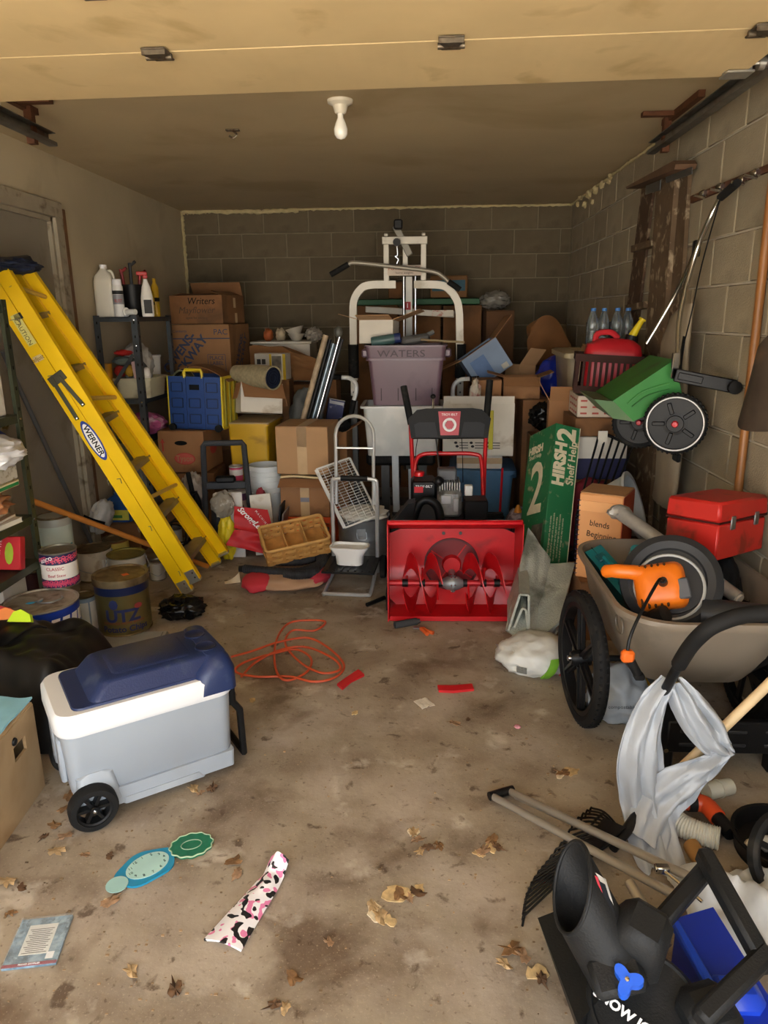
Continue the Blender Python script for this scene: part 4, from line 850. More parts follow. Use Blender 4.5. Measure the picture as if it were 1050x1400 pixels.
def quad(a, b, c, d_, am, sd, off): return lambda u_, v_: (((a*(1-u_)+b*u_)*(1-v_)+(d_*(1-u_)+c*u_)*v_)-off+V((0, -1, .6))*am*noise.noise(V((u_*3+sd, v_*3, sd))))
G().sheet(quad(q0, q1, q2, q3, .012, 1, q3), 14, 12, .004).o('upper_panel', RB, bn); G().sheet(quad(f0, f1, f2, f3, .015, 4, q3), 14, 12, .004).o('lower_panel', RB, bn)
xa = (q2-q0).normalized(); nn = (q1-q0).cross(q3-q0); nn = nn if nn.y < 0 else -nn
text('StrongLearn', .05, WHITE, bn, FRM((q0*.8+q1*.8+q2+q3)/3.6-q3+nn.normalized()*.016, (q2*.9+q3*.3-q0*1.2), nn), shear=.35, bold=.0012)
text('M A C H I N I N G', .02, WHITE, bn, FRM((q0*.4+q1*1.5+q2*1.2+q3*.3)/3.4-q3+nn.normalized()*.014, (q2-q0*.5-q1*.5), nn))
tag(G().box((0, 0, .17), (.012, .26, .34), b=.002).o('framed_panel', mat('#2a2c30', .5), M=T(PY(381, 735, 4.5).x-.022, 4.62, .001) @ RY(8)), 'dark framed panel standing beside the orange crate', 'panel')
tag(G().box((0, 0, .15), (.01, .25, .3), b=.002).o('steel_sheet', mat('#9ba1a8', .4, .6), M=T(PY(386, 740, 4.5).x-.014, 4.56, .001) @ RY(8)), 'grey steel sheet beside the orange crate', 'sheet')
# ---------------------------------------------------------------- orange crate, open carton, taped carton
cx, zb, w, h = fit(389, 459, 707, 750, 4.62); d = .3; h += zb; oc = thing('plastic_crate', 'orange plastic crate under the open carton', 'crate', T(cx, 4.62+d/2, 0) @ RZ(-2))
OR = mat('#d8531c', .45, var=.06)
g = G().box((0, 0, .005), (w, d, .01))
for x in (-1, 1):
    for y in (-1, 1): g.box((x*(w/2-.012), y*(d/2-.012), h/2), (.024, .024, h))
for y in (-1, 1): g.box((0, y*(d/2-.004), h-.02), (w, .008, .04)).box((0, y*(d/2-.004), h*.36), (w, .006, .02)).box((0, y*(d/2-.004), .02), (w, .008, .04))
for x in (-1, 1): g.box((x*(w/2-.004), 0, h-.02), (.008, d, .04)).box((x*(w/2-.004), 0, .02), (.008, d, .04))
g.o('frame', OR, oc)
for k in range(9): G().box((-w*.42+k*w*.105, -d/2+.004, h/2), (.012, .006, h-.03)).o('slat', OR, oc)
for k in range(7): G().box((w/2-.004, -d*.4+k*d*.133, h/2), (.006, .012, h-.03)).o('slat', OR, oc)
zc_ = h+.002
t, w, d, h, zb = fbox('open_carton', 'open brown carton with a drooping front flap on the orange crate', 386, 452, 655, 707, 4.63, .33, CARD, -2, z=zc_, flaps={'f': (112, .1), 'b': (-87, .1), 'l': (-88, .1), 'r': (-88, .1)})
G().box((0, -d/2-.001, h*.5), (.06, .002, h)).o('tape', TAPE, t); G().box((0, -d/2-.002, h*.45), (.06, .0016, .03)).o('tape_mark', mat('#7f7f86', .5), t)
ztop = zb+h
tag(G().sheet(lambda a, b: (-.13+a*.26, -.16+b*.3, .02+.006*math.sin(a*5+b*3)), 8, 8, .012).o('padded_envelope', mat('#d6c08e', .7), M=T(PY(408, 648, 4.6).x, 4.76, ztop) @ RZ(4)), 'cream padded envelope between two cartons', 'envelope')
t, w, d, h, zb = fbox('taped_carton', 'brown carton with pale paper tape on the open carton', 381, 453, 584, 640, 4.6, .36, CARD3, -5, z=ztop+.038, tape='tfF', wide=.065); ztc = zb+h
# bundle of poles in a carton behind
a0, a1 = PY(418, 600, 5.05), PY(457, 458, 5.1)
for k, (dx, r, m, lab) in enumerate(((-.058, .02, mat('#a89478', .6, var=.25, vs=20), 'wood grain curtain pole in the pole bundle'), (-.021, .014, BLKP, 'black pole in the pole bundle'), (.011, .016, mat('#6f7b82', .3, .7), 'blue grey metal pole in the pole bundle'), (.041, .012, CHROME, 'chrome pole in the pole bundle'), (.065, .01, mat('#33363a', .5), 'thin dark pole in the pole bundle'))):
    dr = (a1-a0).normalized(); s_ = a0+V((dx, 0, 0)); s_ = s_-dr*((s_.z-.006)/dr.z)
    pole('pole', lab, s_, a1+V((dx, 0, 0))-dr*(.03*(k % 3)), r, m, 'pole', group='bundle of poles')
tag(G().blob((0, 0, 0), (.03, .03, .04), .1, 2, 3, 2).o('pole_finial', mat('#5b5a52', .5), M=T(a1+V((.03, .0, .02)))), 'grey rounded finial on top of the pole bundle', 'finial')
fbox('packed_carton', 'brown carton behind the pole bundle', 440, 463, 520, 640, 5.63, .3, CARD2, 0, z=0)
fbox('packed_carton', 'brown carton with printed edge beside the gym frame', 440, 478, 590, 700, 5.14, .28, CARD, -3, z=0, flaps={'f': (150, .1), 'r': (60, .12)})
crumple('black_bag', 'small black bag on the carton by the gym frame', 'bag', (PY(463, 580, 5.0).x, 5.16, PY(463, 583, 5.1).z), (.06, .06, .05), BLACK, .25, 2, 74, n=3)
t, w, d, h, zb = fbox('game_box', 'blue and white boxed game leaning by the gym arm', 444, 466, 547, 576, 5.5, .06, mat('#27306b', .5, var=.3, vs=14, dirt='#b8b4c4', damt=.2, ds=18), 10)
t.matrix_basis = t.matrix_basis @ RY(12); G().box((0, -d/2-.002, h*.88), (w*.9, .002, h*.14)).box((0, 0, h+.003), (w, d, .003)).o('pale_edge', ink('#c9c9cc'), t)
carton('packed_carton', 'small brown carton under the boxed game', .12, .13, max(.05, zb-.014), T(t.location.x, t.location.y, 0), CARD2)
# ---------------------------------------------------------------- back left: paper bag, white cabinet with bowls, picture box
t, w, d, h, zb = fbox('white_cabinet', 'white cabinet carrying bowls at the back wall', 358, 432, 470, 700, 6.15, .4, mat('#c2baa8', .6, var=.08), 0, z=0, seam=False)
cab = t; zca = zb+h; G().box((0, 0, h+.01), (w+.03, d+.03, .02), b=.004).o('top', mat('#cbc4b2', .5), t); zca += .02
for px, r, h_, c, lab in ((403, .075, .06, '#b9b2a2', 'pale ceramic bowl on the white cabinet'), (403, .08, .065, '#bdb6a6', 'tilted ceramic bowl nested over the other bowl')):
    o = thing('bowl', lab, 'bowl', T(PY(px, 460, 6.2).x, 6.28, zca+(.0 if r < .077 else .045)) @ RY(0 if r < .077 else -14), 'bowls on the cabinet'); G().lathe([(.035, 0), (.04, .004), (r, h_), (r-.006, h_), (.035, .01), (0, .01)], 26).o('body', mat(c, .35), o)
crumple('plastic_bag', 'crumpled white bag on the cabinet beside the bowls', 'bag', (PY(427, 462, 6.2).x, 6.28, zca+.05), (.068, .1, .055), mat('#aaa294', .4, var=.2, vs=14), .3, 3, 81, flat=-.048)
for px, c, lab in ((365, '#a5562a', 'orange patterned packet on the white cabinet'), (382, '#b3a487', 'cream packet beside the orange packet')): crumple('packet', lab, 'packet', (PY(px, 460, 6.2).x, 6.26, zca+.05), (.042, .05, .055), mat(c, .6, var=.35, vs=16), .25, 1.8, px, n=3, flat=-.048)
tag(G().sheet(lambda a, b: (-.34+a*.68, -.05*math.sin(a*3)+.02*noise.noise(V((a*4, b*4, 1))), .27*b*(1-.6*max(0, a-.4)/.6)+.02*noise.noise(V((a*5, b*5, 4)))), 20, 14, .05).o('paper_bag', mat('#8c6138', .85, var=.15, vs=4, bump=.2, bs=12), M=T(PY(398, 520, 5.9).x, 6.0, PY(398, 520, 5.9).z)), 'large crumpled brown paper bag lying before the white cabinet', 'bag')
carton('packed_carton', 'wide brown carton under the paper bag', .5, .3, PY(398, 520, 5.9).z-.03, T(PY(398, 520, 5.9).x+.01, 5.96, 0), CARD2)
t, w, d, h, zb = fbox('picture_box', 'yellow edged product box with a photograph on its front', 350, 394, 484, 519, 5.55, .12, mat('#c7c0ae', .6), -10)
G().box((w*.22, -d/2-.001, h*.55), (w*.3, .002, h*.75)).o('photo_print', mat('#6b6354', .6, var=.5, vs=20), t); G().box((w*.46, -d/2-.001, h/2), (w*.09, .002, h)).box((w*.02, -d/2-.001, h/2), (w*.07, .002, h)).o('yellow_stripe', ink('#c8a81e'), t)
for k in range(4): G().box((-w*.36+.0*k+w*.16*(k % 2), -d/2-.001, h*(.3+.4*(k//2))), (w*.12, .002, h*.2)).o('icon_print', ink('#39352e'), t)
carton('packed_carton', 'brown carton under the product box', .3, .2, zb-.004, T(t.location.x-.02, 5.65, 0), CARD2)
# ================================================================ vacuum hose pile with the basket
p = PZ(392, 800)
fb = thing('fabric_bag', 'red and tan fabric bag lying under the black hose', 'bag', T(p.x, p.y, 0))
G().blob((0, 0, .045), (.24, .17, .045), .12, 2, 5, 4, flat=-.04).o('body', mat('#a9876a', .85, var=.12), fb, ang=1.2)
G().blob((-.15, -.06, .045), (.1, .13, .05), .15, 2, 6, 3, flat=-.04).o('red_side', mat('#c0303c', .8, var=.1), fb, ang=1.2); G().blob((.17, .02, .06), (.09, .12, .05), .15, 2, 7, 3, flat=-.05).o('red_side', mat('#a82a38', .8, var=.1), fb, ang=1.2)
HOSE = mat('#33363a', .5, var=.2, vs=30, bump=.8, wave=60)
hp = [PY(334, 783, 3.95), PY(352, 787, 3.93), PY(385, 793, 3.9), PY(415, 789, 3.92), PY(440, 770, 4.0), PY(443, 760, 4.08)]
hp = [V((q.x, q.y, max(.095, q.z))) for q in hp]; hp2 = [PY(366, 770, 4.02), PY(380, 783, 4.0), PY(410, 782, 4.0), PY(432, 770, 4.08), PY(440, 757, 4.14)]; hp2 = [V((q.x, q.y+.02, max(.12, q.z))) for q in hp2]
hp3 = [PY(438, 752, 4.16), PY(437, 778, 3.98), PY(426, 798, 3.87), PY(405, 803, 3.84), PY(390, 797, 3.86)]; hp3 = [V((q.x, q.y, max(.1, q.z+.02))) for q in hp3]
vh = thing('vacuum_hose', 'black ribbed vacuum hose looped on the fabric bag', 'hose', T(0, 0, 0))
for a in (hp, hp2, hp3):
    q = cr(a, 12); G().tube(q, [.025+.0025*(i % 2) for i in range(len(q))], 10).o('hose', HOSE, vh)
G().cyl(hp[0]+V((-.03, 0, .0)), hp[0]+V((.02, 0, 0)), .018, .024).o('hose_end', BLKP, vh)
# woven basket with three compartments
WK = mat('#b58445', .6, var=.2, vs=18, bump=.5, bs=60); WK2 = mat('#c79856', .6, var=.15, vs=14)
c0 = PY(408, 762, 4.08); bk_ = thing('woven_basket', 'woven wooden basket with three compartments on the hose pile', 'basket', T(c0.x-.02, 4.1, .185) @ RZ(24) @ RX(26) @ RY(-8))
bw, bd, bh = .38, .22, .115
for z in range(5):
    for sy in (-1, 1):
        G().sheet(lambda a, b: (-bw/2+a*bw, sy*(bd/2+.004*math.sin(a*28+z*pi)), z*bh/5+b*bh/5.4), 40, 1, .003).o('weave', WK2 if z % 2 else WK, bk_)
    for sx in (-1, 1):
        G().sheet(lambda a, b: (sx*(bw/2+.004*math.sin(a*16+z*pi)), -bd/2+a*bd, z*bh/5+b*bh/5.4), 22, 1, .003).o('weave', WK2 if z % 2 else WK, bk_)
for k in range(9):
    for sy in (-1, 1): G().box((-bw/2+.02+k*.04, sy*bd/2, bh/2), (.018, .003, bh)).o('stake', WK, bk_)
G().tube(rrect(-bw/2, bw/2, -bd/2, bd/2, .02, bh), .009, 8, closed=True).o('rim', WK2, bk_); G().box((0, 0, .003), (bw, bd, .006)).o('base', WK, bk_)
for x in (-.06, .06): G().box((x, 0, bh*.45), (.005, bd-.01, bh*.85)).o('divider', WK2, bk_)
# ================================================================ folding hand truck with a white jug
DL = mat('#c6c9ca', .3, .6, var=.06)
hx0 = PZ(476, 817); ht = thing('hand_truck', 'folding silver hand truck with a black platform', 'hand truck', T(hx0.x, 3.78, 0) @ RZ(-4))
hw = .105; zpl = .14; yb = .26
G().tube(cr([(-.13, yb-.04, .05), (-.14, .0, .012), (-.13, -.01, .012), (.0, -.012, .012), (.1, -.01, .012), (.125, .02, .02), (.13, yb-.02, .1)], 5), .011, 8).o('foot_loop', DL, ht)
bp = G().box((0, .13, zpl), (.3, .3, .012), b=.003)
bp.o('platform', BLKP, ht)
for k in range(7): G().box((-.12+k*.04, .1, zpl+.008), (.012, .2, .006)).o('platform_rib', BLKP, ht)
zt1_ = PY(495, 655, 4.06).z; zt2_ = PY(495, 567, 4.15).z
hw1 = 31*S(495, 655, 4.06); hw2 = 26*S(495, 600, 4.12)
G().tube(cr([(-hw1, yb, .05), (-hw1, yb+.01, zt1_*.5), (-hw1, yb+.02, zt1_-.05), (-hw1+.03, yb+.02, zt1_), (hw1-.03, yb+.02, zt1_), (hw1, yb+.02, zt1_-.05), (hw1, yb+.01, zt1_*.5), (hw1, yb, .05)], 4), .012, 8).o('lower_frame', DL, ht)
G().tube([(-hw1*.6, yb+.02, zt1_+.004), (hw1*.6, yb+.02, zt1_+.004)], .017, 8).o('grip_sleeve', BLKP, ht)
G().tube([(-hw2, yb+.03, zt1_*.75), (-hw2, yb+.06, zt2_-hw2)]+[(-hw2*math.cos(a*pi/10), yb+.065, zt2_-hw2+hw2*math.sin(a*pi/10)) for a in range(1, 10)]+[(hw2, yb+.06, zt2_-hw2), (hw2, yb+.03, zt1_*.75)], .0105, 8).o('upper_handle', DL, ht)
zc2 = PY(495, 612, 4.1).z; G().tube([(-hw2, yb+.05, zc2), (hw2, yb+.05, zc2)], .006, 6).o('cross_rod', DL, ht)
for sx in (-1, 1): spoked(ht, T(sx*.16, yb+.05, .07) @ RY(90*sx), .07, .03)
# white plastic funnel shaped tub on the platform
wt = thing('white_tub', 'white plastic tub with a flared rim on the hand truck', 'tub', T(hx0.x-.0, 3.9, zpl+.012) @ RZ(-8))
G().loops([rrect(-.075, .075, -.045, .045, .035, 0), rrect(-.08, .08, -.05, .05, .035, .055), rrect(-.11, .11, -.065, .065, .04, .095), rrect(-.112, .112, -.067, .067, .04, .108), rrect(-.104, .104, -.06, .06, .04, .108), rrect(-.1, .1, -.058, .058, .04, .095)]).o('body', WHTP, wt)
# galvanised tub with a white cloth
p = PY(497, 770, 4.42); gt = thing('galvanised_tub', 'round galvanised tub with a drop handle behind the hand truck', 'tub', T(p.x, 4.45, 0) @ RZ(10))
gr, gh = .165, PY(497, 712, 4.3).z
G().lathe([(gr*.9, 0), (gr*.93, .04), (gr*.95, .045), (gr*.95, .055), (gr*.97, gh*.5), (gr*.985, gh*.5+.01), (gr*.97, gh*.5+.02), (gr, gh-.01), (gr+.008, gh), (gr-.004, gh), (gr*.88, .02), (0, .02)], 36).o('body', GALV, gt)
G().box((-.03, -gr-.003, gh*.75), (.06, .006, .05), b=.002).tube(cr([(-.06, -gr-.012, gh*.76), (-.05, -gr-.02, gh*.62), (.0, -gr-.02, gh*.62), (0, -gr-.012, gh*.76)], 4), .005, 6).o('drop_handle', GALV, gt)
tag(G().blob((0, 0, 0), (gr*.97, gr*.97, .03), .25, 2.5, 8, 4, flat=-.02).o('white_cloth', mat('#dcdad2', .8, var=.06), M=T(p.x, 4.45, gh+.012), ang=1.2), 'white cloth bundled over the galvanised tub', 'cloth')
# white wire shelf grille
wa, wb, wc, wd = PY(432, 642, 4.32), PY(478, 626, 4.42), PY(521, 688, 4.36), PY(471, 722, 4.22)
ws = thing('wire_grille', 'white wire shelf leaning between carton and hand truck', 'grille', T(wa)); X = (wb-wa); Yv = (wd-wa); nn = X.cross(Yv).normalized()
WH = mat('#d8d7d1', .5, var=.05, dirt='#9d9788', damt=.2)
def wp(a, b): return X*a+Yv*b
for a, b in (((0, 0), (0, 1)), ((0, 1), (1, 1)), ((1, 0), (1, 1)), ((0, 0), (1, 0))):
    q0, q1 = wp(*a), wp(*b); G(FRM((q0+q1)/2, q1-q0, nn)).box((0, 0, 0), ((q1-q0).length, .022 if a == (0, 0) and b == (0, 1) else .012, .012), b=.002).o('frame_bar', WH, ws)
for k in range(22): G().tube([wp(.02, .03+k*.044), wp(.98, .03+k*.044)], .0017, 4).o('wire', WH, ws)
for k in range(5): G().tube([wp(.15+k*.18, 0)+nn*.004, wp(.15+k*.18, 1)+nn*.004], .0022, 4).o('cross_wire', WH, ws)
# ================================================================ home gym against the back wall
GW = mat('#b9b2a2', .4, .2, var=.06, dirt='#8f8672', damt=.15); GD = mat('#4b4b4a', .4, .6)
gx = PY(555, 400, 5.8).x; GY = 5.8; gm = thing('home_gym', 'white steel home gym with a lat pulldown bar', 'gym machine', T(gx, GY, 0))
def gp(px, py, Y=5.8): q = PY(px, py, Y); return V((q.x-gx, q.y-GY, q.z))
def sq(name, pts, w, m=GW, up0=(0, 1, 0)): return G().tube(pts, w*.7071, 4, up0=V(up0)).o(name, m, gm, ang=.5)
def arch(s):
    pts = [gp(541 if s < 0 else 566, 389)]+[gp(*q) for q in (((505, 390), (492, 397), (484, 412), (483, 430), (484, 520)) if s < 0 else ((602, 390), (615, 397), (625, 412), (628, 430), (629, 520)))]
    P = cr(pts[:-1], 5)+[pts[-1]]; rot = []
    return P
for s in (-1, 1):
    pts = arch(s); g = G(); L = []
    for i, q in enumerate(pts):
        a = pts[max(0, i-1)]; b = pts[min(len(pts)-1, i+1)]; t = (b-a).normalized(); n2 = V((0, 1, 0)); w2 = t.cross(n2).normalized(); h_ = .028
        L.append([q+w2*h_+n2*h_, q-w2*h_+n2*h_, q-w2*h_-n2*h_, q+w2*h_-n2*h_])
    g.loops(L).o('arch_tube', GW, gm, ang=.5)
    x = pts[-1].x; G().box((x, 0, pts[-1].z*.5-.08), (.05, .05, pts[-1].z-.16)).o('upright', GD, gm)
    G().cyl((x, 0, pts[-1].z+.02), (x, 0, pts[-1].z+.28), .042, n=16).o('foam_sleeve', BLKR, gm); G().box((x, -.03, pts[-1].z-.05), (.05, .012, .14), b=.003).o('plate', GW, gm)
    for dz in (-.02, -.09): G().cyl((x, -.04, pts[-1].z+dz), (x, -.035, pts[-1].z+dz), .008, n=8).o('bolt', GD, gm)
def bar(name, a, b, w, m=GW, d=None):
    a, b = V(a), V(b); x = b-a; return G(FRM((a+b)/2, x, (0, -1, 0))).box((0, 0, 0), (x.length, w, d or w), b=.003).o(name, m, gm)
z1, z0_ = gp(553, 329).z, gp(553, 384).z
xl, xr = gp(528, 340).x, gp(579, 340).x
bar('top_bar', (xl-.03, 0, z1), (xr+.03, 0, z1), .055); bar('top_post', (xl, 0, z1), (xl, 0, z0_), .042); bar('top_post', (xr, 0, z1), (xr, 0, z0_), .042)
for x in (xl, xr): G().box((x, 0, z1+.042), (.03, .03, .025), b=.005).o('bolt_cap', GW, gm)
xm = gp(554, 340).x; bar('centre_post', (xm, .03, z1), (xm, .03, gp(554, 373).z), .04); bar('pulley_arm', gp(545, 318)+V((0, -.1, 0)), gp(556, 340)+V((0, .1, 0)), .05, mat('#7d786c', .5, .4))
G().box((gp(545, 312).x, -.08, gp(545, 309).z), (.065, .08, .07), b=.01).o('end_cap', BLKP, gm)
G().cyl((gp(543, 332).x, -.12, gp(543, 333).z), (gp(543, 332).x, -.08, gp(543, 333).z), .028, n=16).o('pulley', BLKP, gm)
ch = [gp(543, 336)+V((0, -.1, 0)), gp(544, 350)+V((0, -.1, 0)), gp(541, 352)+V((0, -.1, 0)), gp(545, 356)+V((0, -.1, 0)), gp(543, 362)+V((0, -.1, 0))]
G().tube(cr(ch, 5), .005, 6).o('snap_hook', CHROME, gm)
lb = [gp(455, 377), gp(479, 363), gp(489, 361), gp(545, 367), gp(592, 373), gp(604, 379), gp(612, 386)]; lb = [q+V((0, -.14, 0)) for q in lb]
G().tube(cr(lb[1:], 5), .015, 10).o('lat_bar', mat('#9a9384', .4, .3), gm); G().tube([lb[0], lb[1]], .021, 12).o('grip', BLKR, gm); G().tube([lb[-1], lb[-1]+V((.09, .0, -.06))], .021, 12).o('grip', BLKR, gm)
c = gp(553, 370); G().box((c.x, -.03, c.z), (.26, .004, .075), M=T(0, 0, 0)).o('sign_plate', mat('#c9b8a4', .5), gm); text('POWER STACK', .036, ink('#a83a24'), gm, FF(c.x, -.033, c.z+.014), name='sign_lettering'); text('home weights', .024, ink('#4a3a30'), gm, FF(c.x, -.033, c.z-.018), name='sign_lettering')
zs0, zs1 = .3, gp(554, 378).z
for px in (552, 568): x = gp(px, 400).x; G().cyl((x, .0, zs0), (x, .0, zs1), .01, n=10).o('guide_rod', CHROME, gm)
x = gp(559, 400).x; G().box((x, .05, (zs0+zs1)/2), (.05, .03, zs1-zs0)).o('weight_rail', mat('#8a867c', .4, .4), gm); c = gp(557, 418); G().box((c.x, .033, c.z), (.05, .003, .06)).o('number_sticker', ink('#a8242a'), gm); text('1', .05, WHITE, gm, FF(c.x, .031, c.z), name='sticker_number')
for k in range(6): G().box((x, .0, .95-k*.07), (.26, .12, .062), b=.004).o('weight_plate', mat('#2e2c2a', .6), gm)
a, b = gp(500, 423, 6.0), gp(621, 430, 6.0); bar('rear_bar', a, b, .05, mat('#948c7c', .4, .2)); c = gp(605, 428, 5.96); G().box((c.x, c.y-.01, c.z), (.17, .004, .045)).o('warning_label', mat('#c9bfae', .5, dirt='#a8503c', damt=.3, ds=30), gm)
for pts, gpts in (([(467, 516), (478, 517), (486, 524), (487, 535), (484, 547)], ([(453, 515), (467, 516)], [(484, 547), (480, 565)])), ([(642, 518), (630, 519), (621, 526), (619, 540), (622, 548)], ([(655, 517), (642, 518)], [(622, 548), (622, 562)]))):
    P = [gp(*q, 5.45) for q in pts]; G().tube(cr(P, 5), .016, 10).o('press_arm', WHTP, gm)
    for q in gpts: G().tube([gp(*q[0], 5.45), gp(*q[1], 5.45)], .021, 10).o('press_grip', BLKR, gm)
for px in (484, 622): q = gp(px, 565, 5.45); G().box((q.x, q.y+.02, q.z/2), (.045, .045, q.z)).o('press_post', GD, gm)
# seat post and base
for px, w_, Y, yt in ((540, .05, 5.05, 607), (562, .045, 5.3, 640)): q = gp(px, yt, Y); bar('seat_post', (q.x, q.y, q.z), (q.x+.01, q.y, .03), w_, mat('#b0b6ba', .4, .3))
bar('base_beam', (0, -.9, .03), (0, .3, .03), .06, GD); bar('base_beam', (-.45, .02, .03), (.45, .02, .03), .06, GD); bar('base_beam', (-.3, -.78, .03), (.3, -.78, .03), .06, GD)
zt_ = PY(548, 618, 5.15).z
G().box((gp(548, 620, 5.15).x, -.53, zt_-.05), (.5, .32, .09), b=.02).o('seat_pad', BLKR, gm); G().box((gp(548, 620, 5.15).x-.12, -.5, (zt_-.1)/2), (.06, .06, zt_-.1)).box((gp(548, 620, 5.15).x+.16, -.5, (zt_-.1)/2), (.06, .06, zt_-.1)).o('seat_frame', GD, gm)
# green board and cartons behind the gym
a, b = PY(486, 413, 6.55), PY(655, 413, 6.55); tag(G().box((0, 0, 0), ((b-a).length, .3, .05), b=.006).o('green_board', mat('#1f5c36', .55, var=.1), M=T((a+b)/2+V((0, .05, 0)))), 'long green box lying behind the home gym', 'box')
zg = a.z-.026
for k, (x0, x1) in enumerate(((490, 545), (548, 600), (603, 652))): fbox('packed_carton', ['tall brown carton under one end of the green box', 'tall brown carton under the middle of the green box', 'tall brown carton under the far end of the green box'][k], x0, x1, 418, 700, 6.45, .3, CARD2, 0, z=0)
fbox('packed_carton', 'small brown carton on the green box by the weight rail', 531, 552, 386, 409, 6.5, .2, CARD2, 0, z=a.z+.027); t = fbox('product_box', 'brown box with a blue panel on the green box', 590, 640, 377, 408, 6.5, .22, mat('#7a5428', .7, var=.12), -6, z=a.z+.027); G().box((0, -t[2]/2-.002, t[3]*.55), (t[1]*.9, .002, t[3]*.5)).o('blue_panel', ink('#2a5a6a'), t[0])
# ================================================================ purple bin on a clear tote
cx, zb, w, h = fit(497, 603, 560, 617, 5.0); zb = zt_-.004
ct = thing('clear_tote', 'cloudy clear plastic tote under the purple bin', 'tote', T(cx, 5.2, zb)); hct = PY(550, 556, 5.0).z-zb
rtub(w, .4, hct, .9, .04, lip=.018).o('body', mat('#dde1df', .25, var=.05, trans=.2, dirt='#f0f0ec', damt=.4, ds=6), ct); crumple('linen_bundle', 'pale linen packed in the clear tote', 'linen', (cx, 5.2, zb+hct*.42), (w*.36, .15, hct*.36), mat('#a9aaa5', .8, var=.2), .15, 2, 91, flat=-.0 if False else None)
PU = mat('#6d5561', .38, var=.07, vs=4, dirt='#57434d', damt=.15)
cx, _, w, h = fit(503, 608, 472, 556, 5.0); zb = zb+hct+.006; h = PY(555, 472, 5.0).z-zb
pb = thing('purple_bin', 'purple storage bin with handwriting on its rim', 'storage bin', T(cx, 5.2, zb) @ RZ(-1))
rtub(w*.97, .4, h*.78, .88, .03).o('body', PU, pb); G().loops([rrect(-w/2-.0, w/2, -.2, .2, .03, h*.76), rrect(-w/2-.008, w/2+.008, -.21, .21, .03, h*.97), rrect(-w/2-.018, w/2+.018, -.22, .22, .035, h*.97), rrect(-w/2-.018, w/2+.018, -.22, .22, .035, h), rrect(-w/2+.012, w/2-.012, -.19, .19, .03, h), rrect(-w/2+.014, w/2-.014, -.188, .188, .03, h*.93)]).o('rim_band', PU, pb)
for x in (-.32, -.1, .13, .34): G().box((x*w, -.185, h*.4), (.006, .012, h*.68), M=RX(-3)).o('groove', mat('#3f3038', .5), pb)
for x in (-1, 1): G().box((x*(w/2+.02), -.05, h*.86), (.05, .12, .06), b=.012).o('grip', PU, pb)
text('WATERS', .065, ink('#4a3a42'), pb, FF(-.03, -.2125, h*.86), name='handwriting', sx=1.3)
zpb = zb+h
t = carton('open_carton', 'open white and tan carton on the purple bin', .24, .2, .16, T(PY(515, 455, 5.1).x+.01, 5.215, zpb+.002) @ RZ(-10) @ RX(-4), CARD3, flaps={'f': (80, .13), 'l': (75, .16), 'r': (70, .2)})
t.children[0].data.materials[0] = CARDW
o = thing('water_bottle', 'teal bottle with a navy cap lying on the purple bin', 'bottle', T(PY(527, 462, 5.0).x, 5.045, zpb+.035) @ RY(82)); G().lathe([(.0, -.1), (.03, -.1), (.034, -.09), (.034, .04), (.03, .06), (.03, .07)], 18).o('body', mat('#3d5a58', .4), o); G().lathe([(.034, .06), (.034, .1), (.028, .104), (0, .104)], 18).o('cap', mat('#1d2a5c', .5), o)
tag(G().box((0, 0, .03), (.2, .1, .06), b=.02).cyl((.09, 0, .045), (.14, 0, .06), .016, n=10).o('grey_case', mat('#5b5a58', .6), M=T(PY(568, 460, 5.1).x, 5.14, zpb+.004) @ RZ(15) @ RY(-8)), 'grey tool case lying on the purple bin', 'case')
tag(G().box((0, 0, .012), (.3, .04, .014), b=.003).o('wood_strip', mat('#8c7a5a', .7), M=T(PY(605, 466, 5.05).x, 5.08, zpb+.012) @ RY(4)), 'wooden strip across the purple bin rim', 'strip')
# ================================================================ red snow blower
YS = 3.43; sbx = (PY(528, 780, YS).x+PY(716, 780, YS).x)/2; sb = thing('snow_blower', 'red two stage snow blower with a black console', 'snow blower', T(sbx, YS, 0) @ RZ(1))
bw_ = (PY(716, 712, YS)-PY(529, 712, YS)).x; hb = PY(620, 714, YS).z; dp = .27; RD = mat('#c00f18', .42, var=.07, vs=5, coat=.12, dirt='#8c0d12', damt=.12, ds=5)
for s in (-1, 1): G().prism([(0, 0), (dp, 0), (dp, hb-.11), (.05, hb), (0, hb-.02)], -.0025, .0025, T(s*bw_/2, 0, 0) @ RZ(90) @ RX(90)).o('side_plate', RD, sb)
rI, zI = .142, .225; n = 40
def backplate():
    vs = []; fs = []
    for i in range(n):
        a = 2*pi*i/n; c_, s_ = math.cos(a), math.sin(a); vs.append((rI*c_, dp-.01, zI+rI*s_))
        k = min((bw_/2)/abs(c_) if abs(c_) > 1e-6 else 9, ((hb-.11-zI) if s_ > 0 else zI-.01)/abs(s_) if abs(s_) > 1e-6 else 9); vs.append((k*c_, dp-.01-.06*(1 if s_ < -.2 else 0), zI+k*s_))
    for i in range(n): j = (i+1) % n; fs.append((2*i, 2*j, 2*j+1, 2*i+1))
    return G().add(vs, fs)
backplate().o('auger_housing', RD, sb)
G().loops([[(-bw_/2, .03, hb), (bw_/2, .03, hb), (bw_/2, .03, hb-.006), (-bw_/2, .03, hb-.006)], [(-bw_/2, dp, hb-.105), (bw_/2, dp, hb-.105), (bw_/2, dp, hb-.112), (-bw_/2, dp, hb-.112)]]).o('top_plate', RD, sb); G().box((0, .02, hb-.008), (bw_, .03, .024), b=.007).o('top_lip', mat('#c91620', .25, coat=.4), sb); G().box((0, dp/2, .012), (bw_, dp, .006)).box((0, .004, .018), (bw_-.02, .006, .025)).o('scraper_bar', RD, sb)
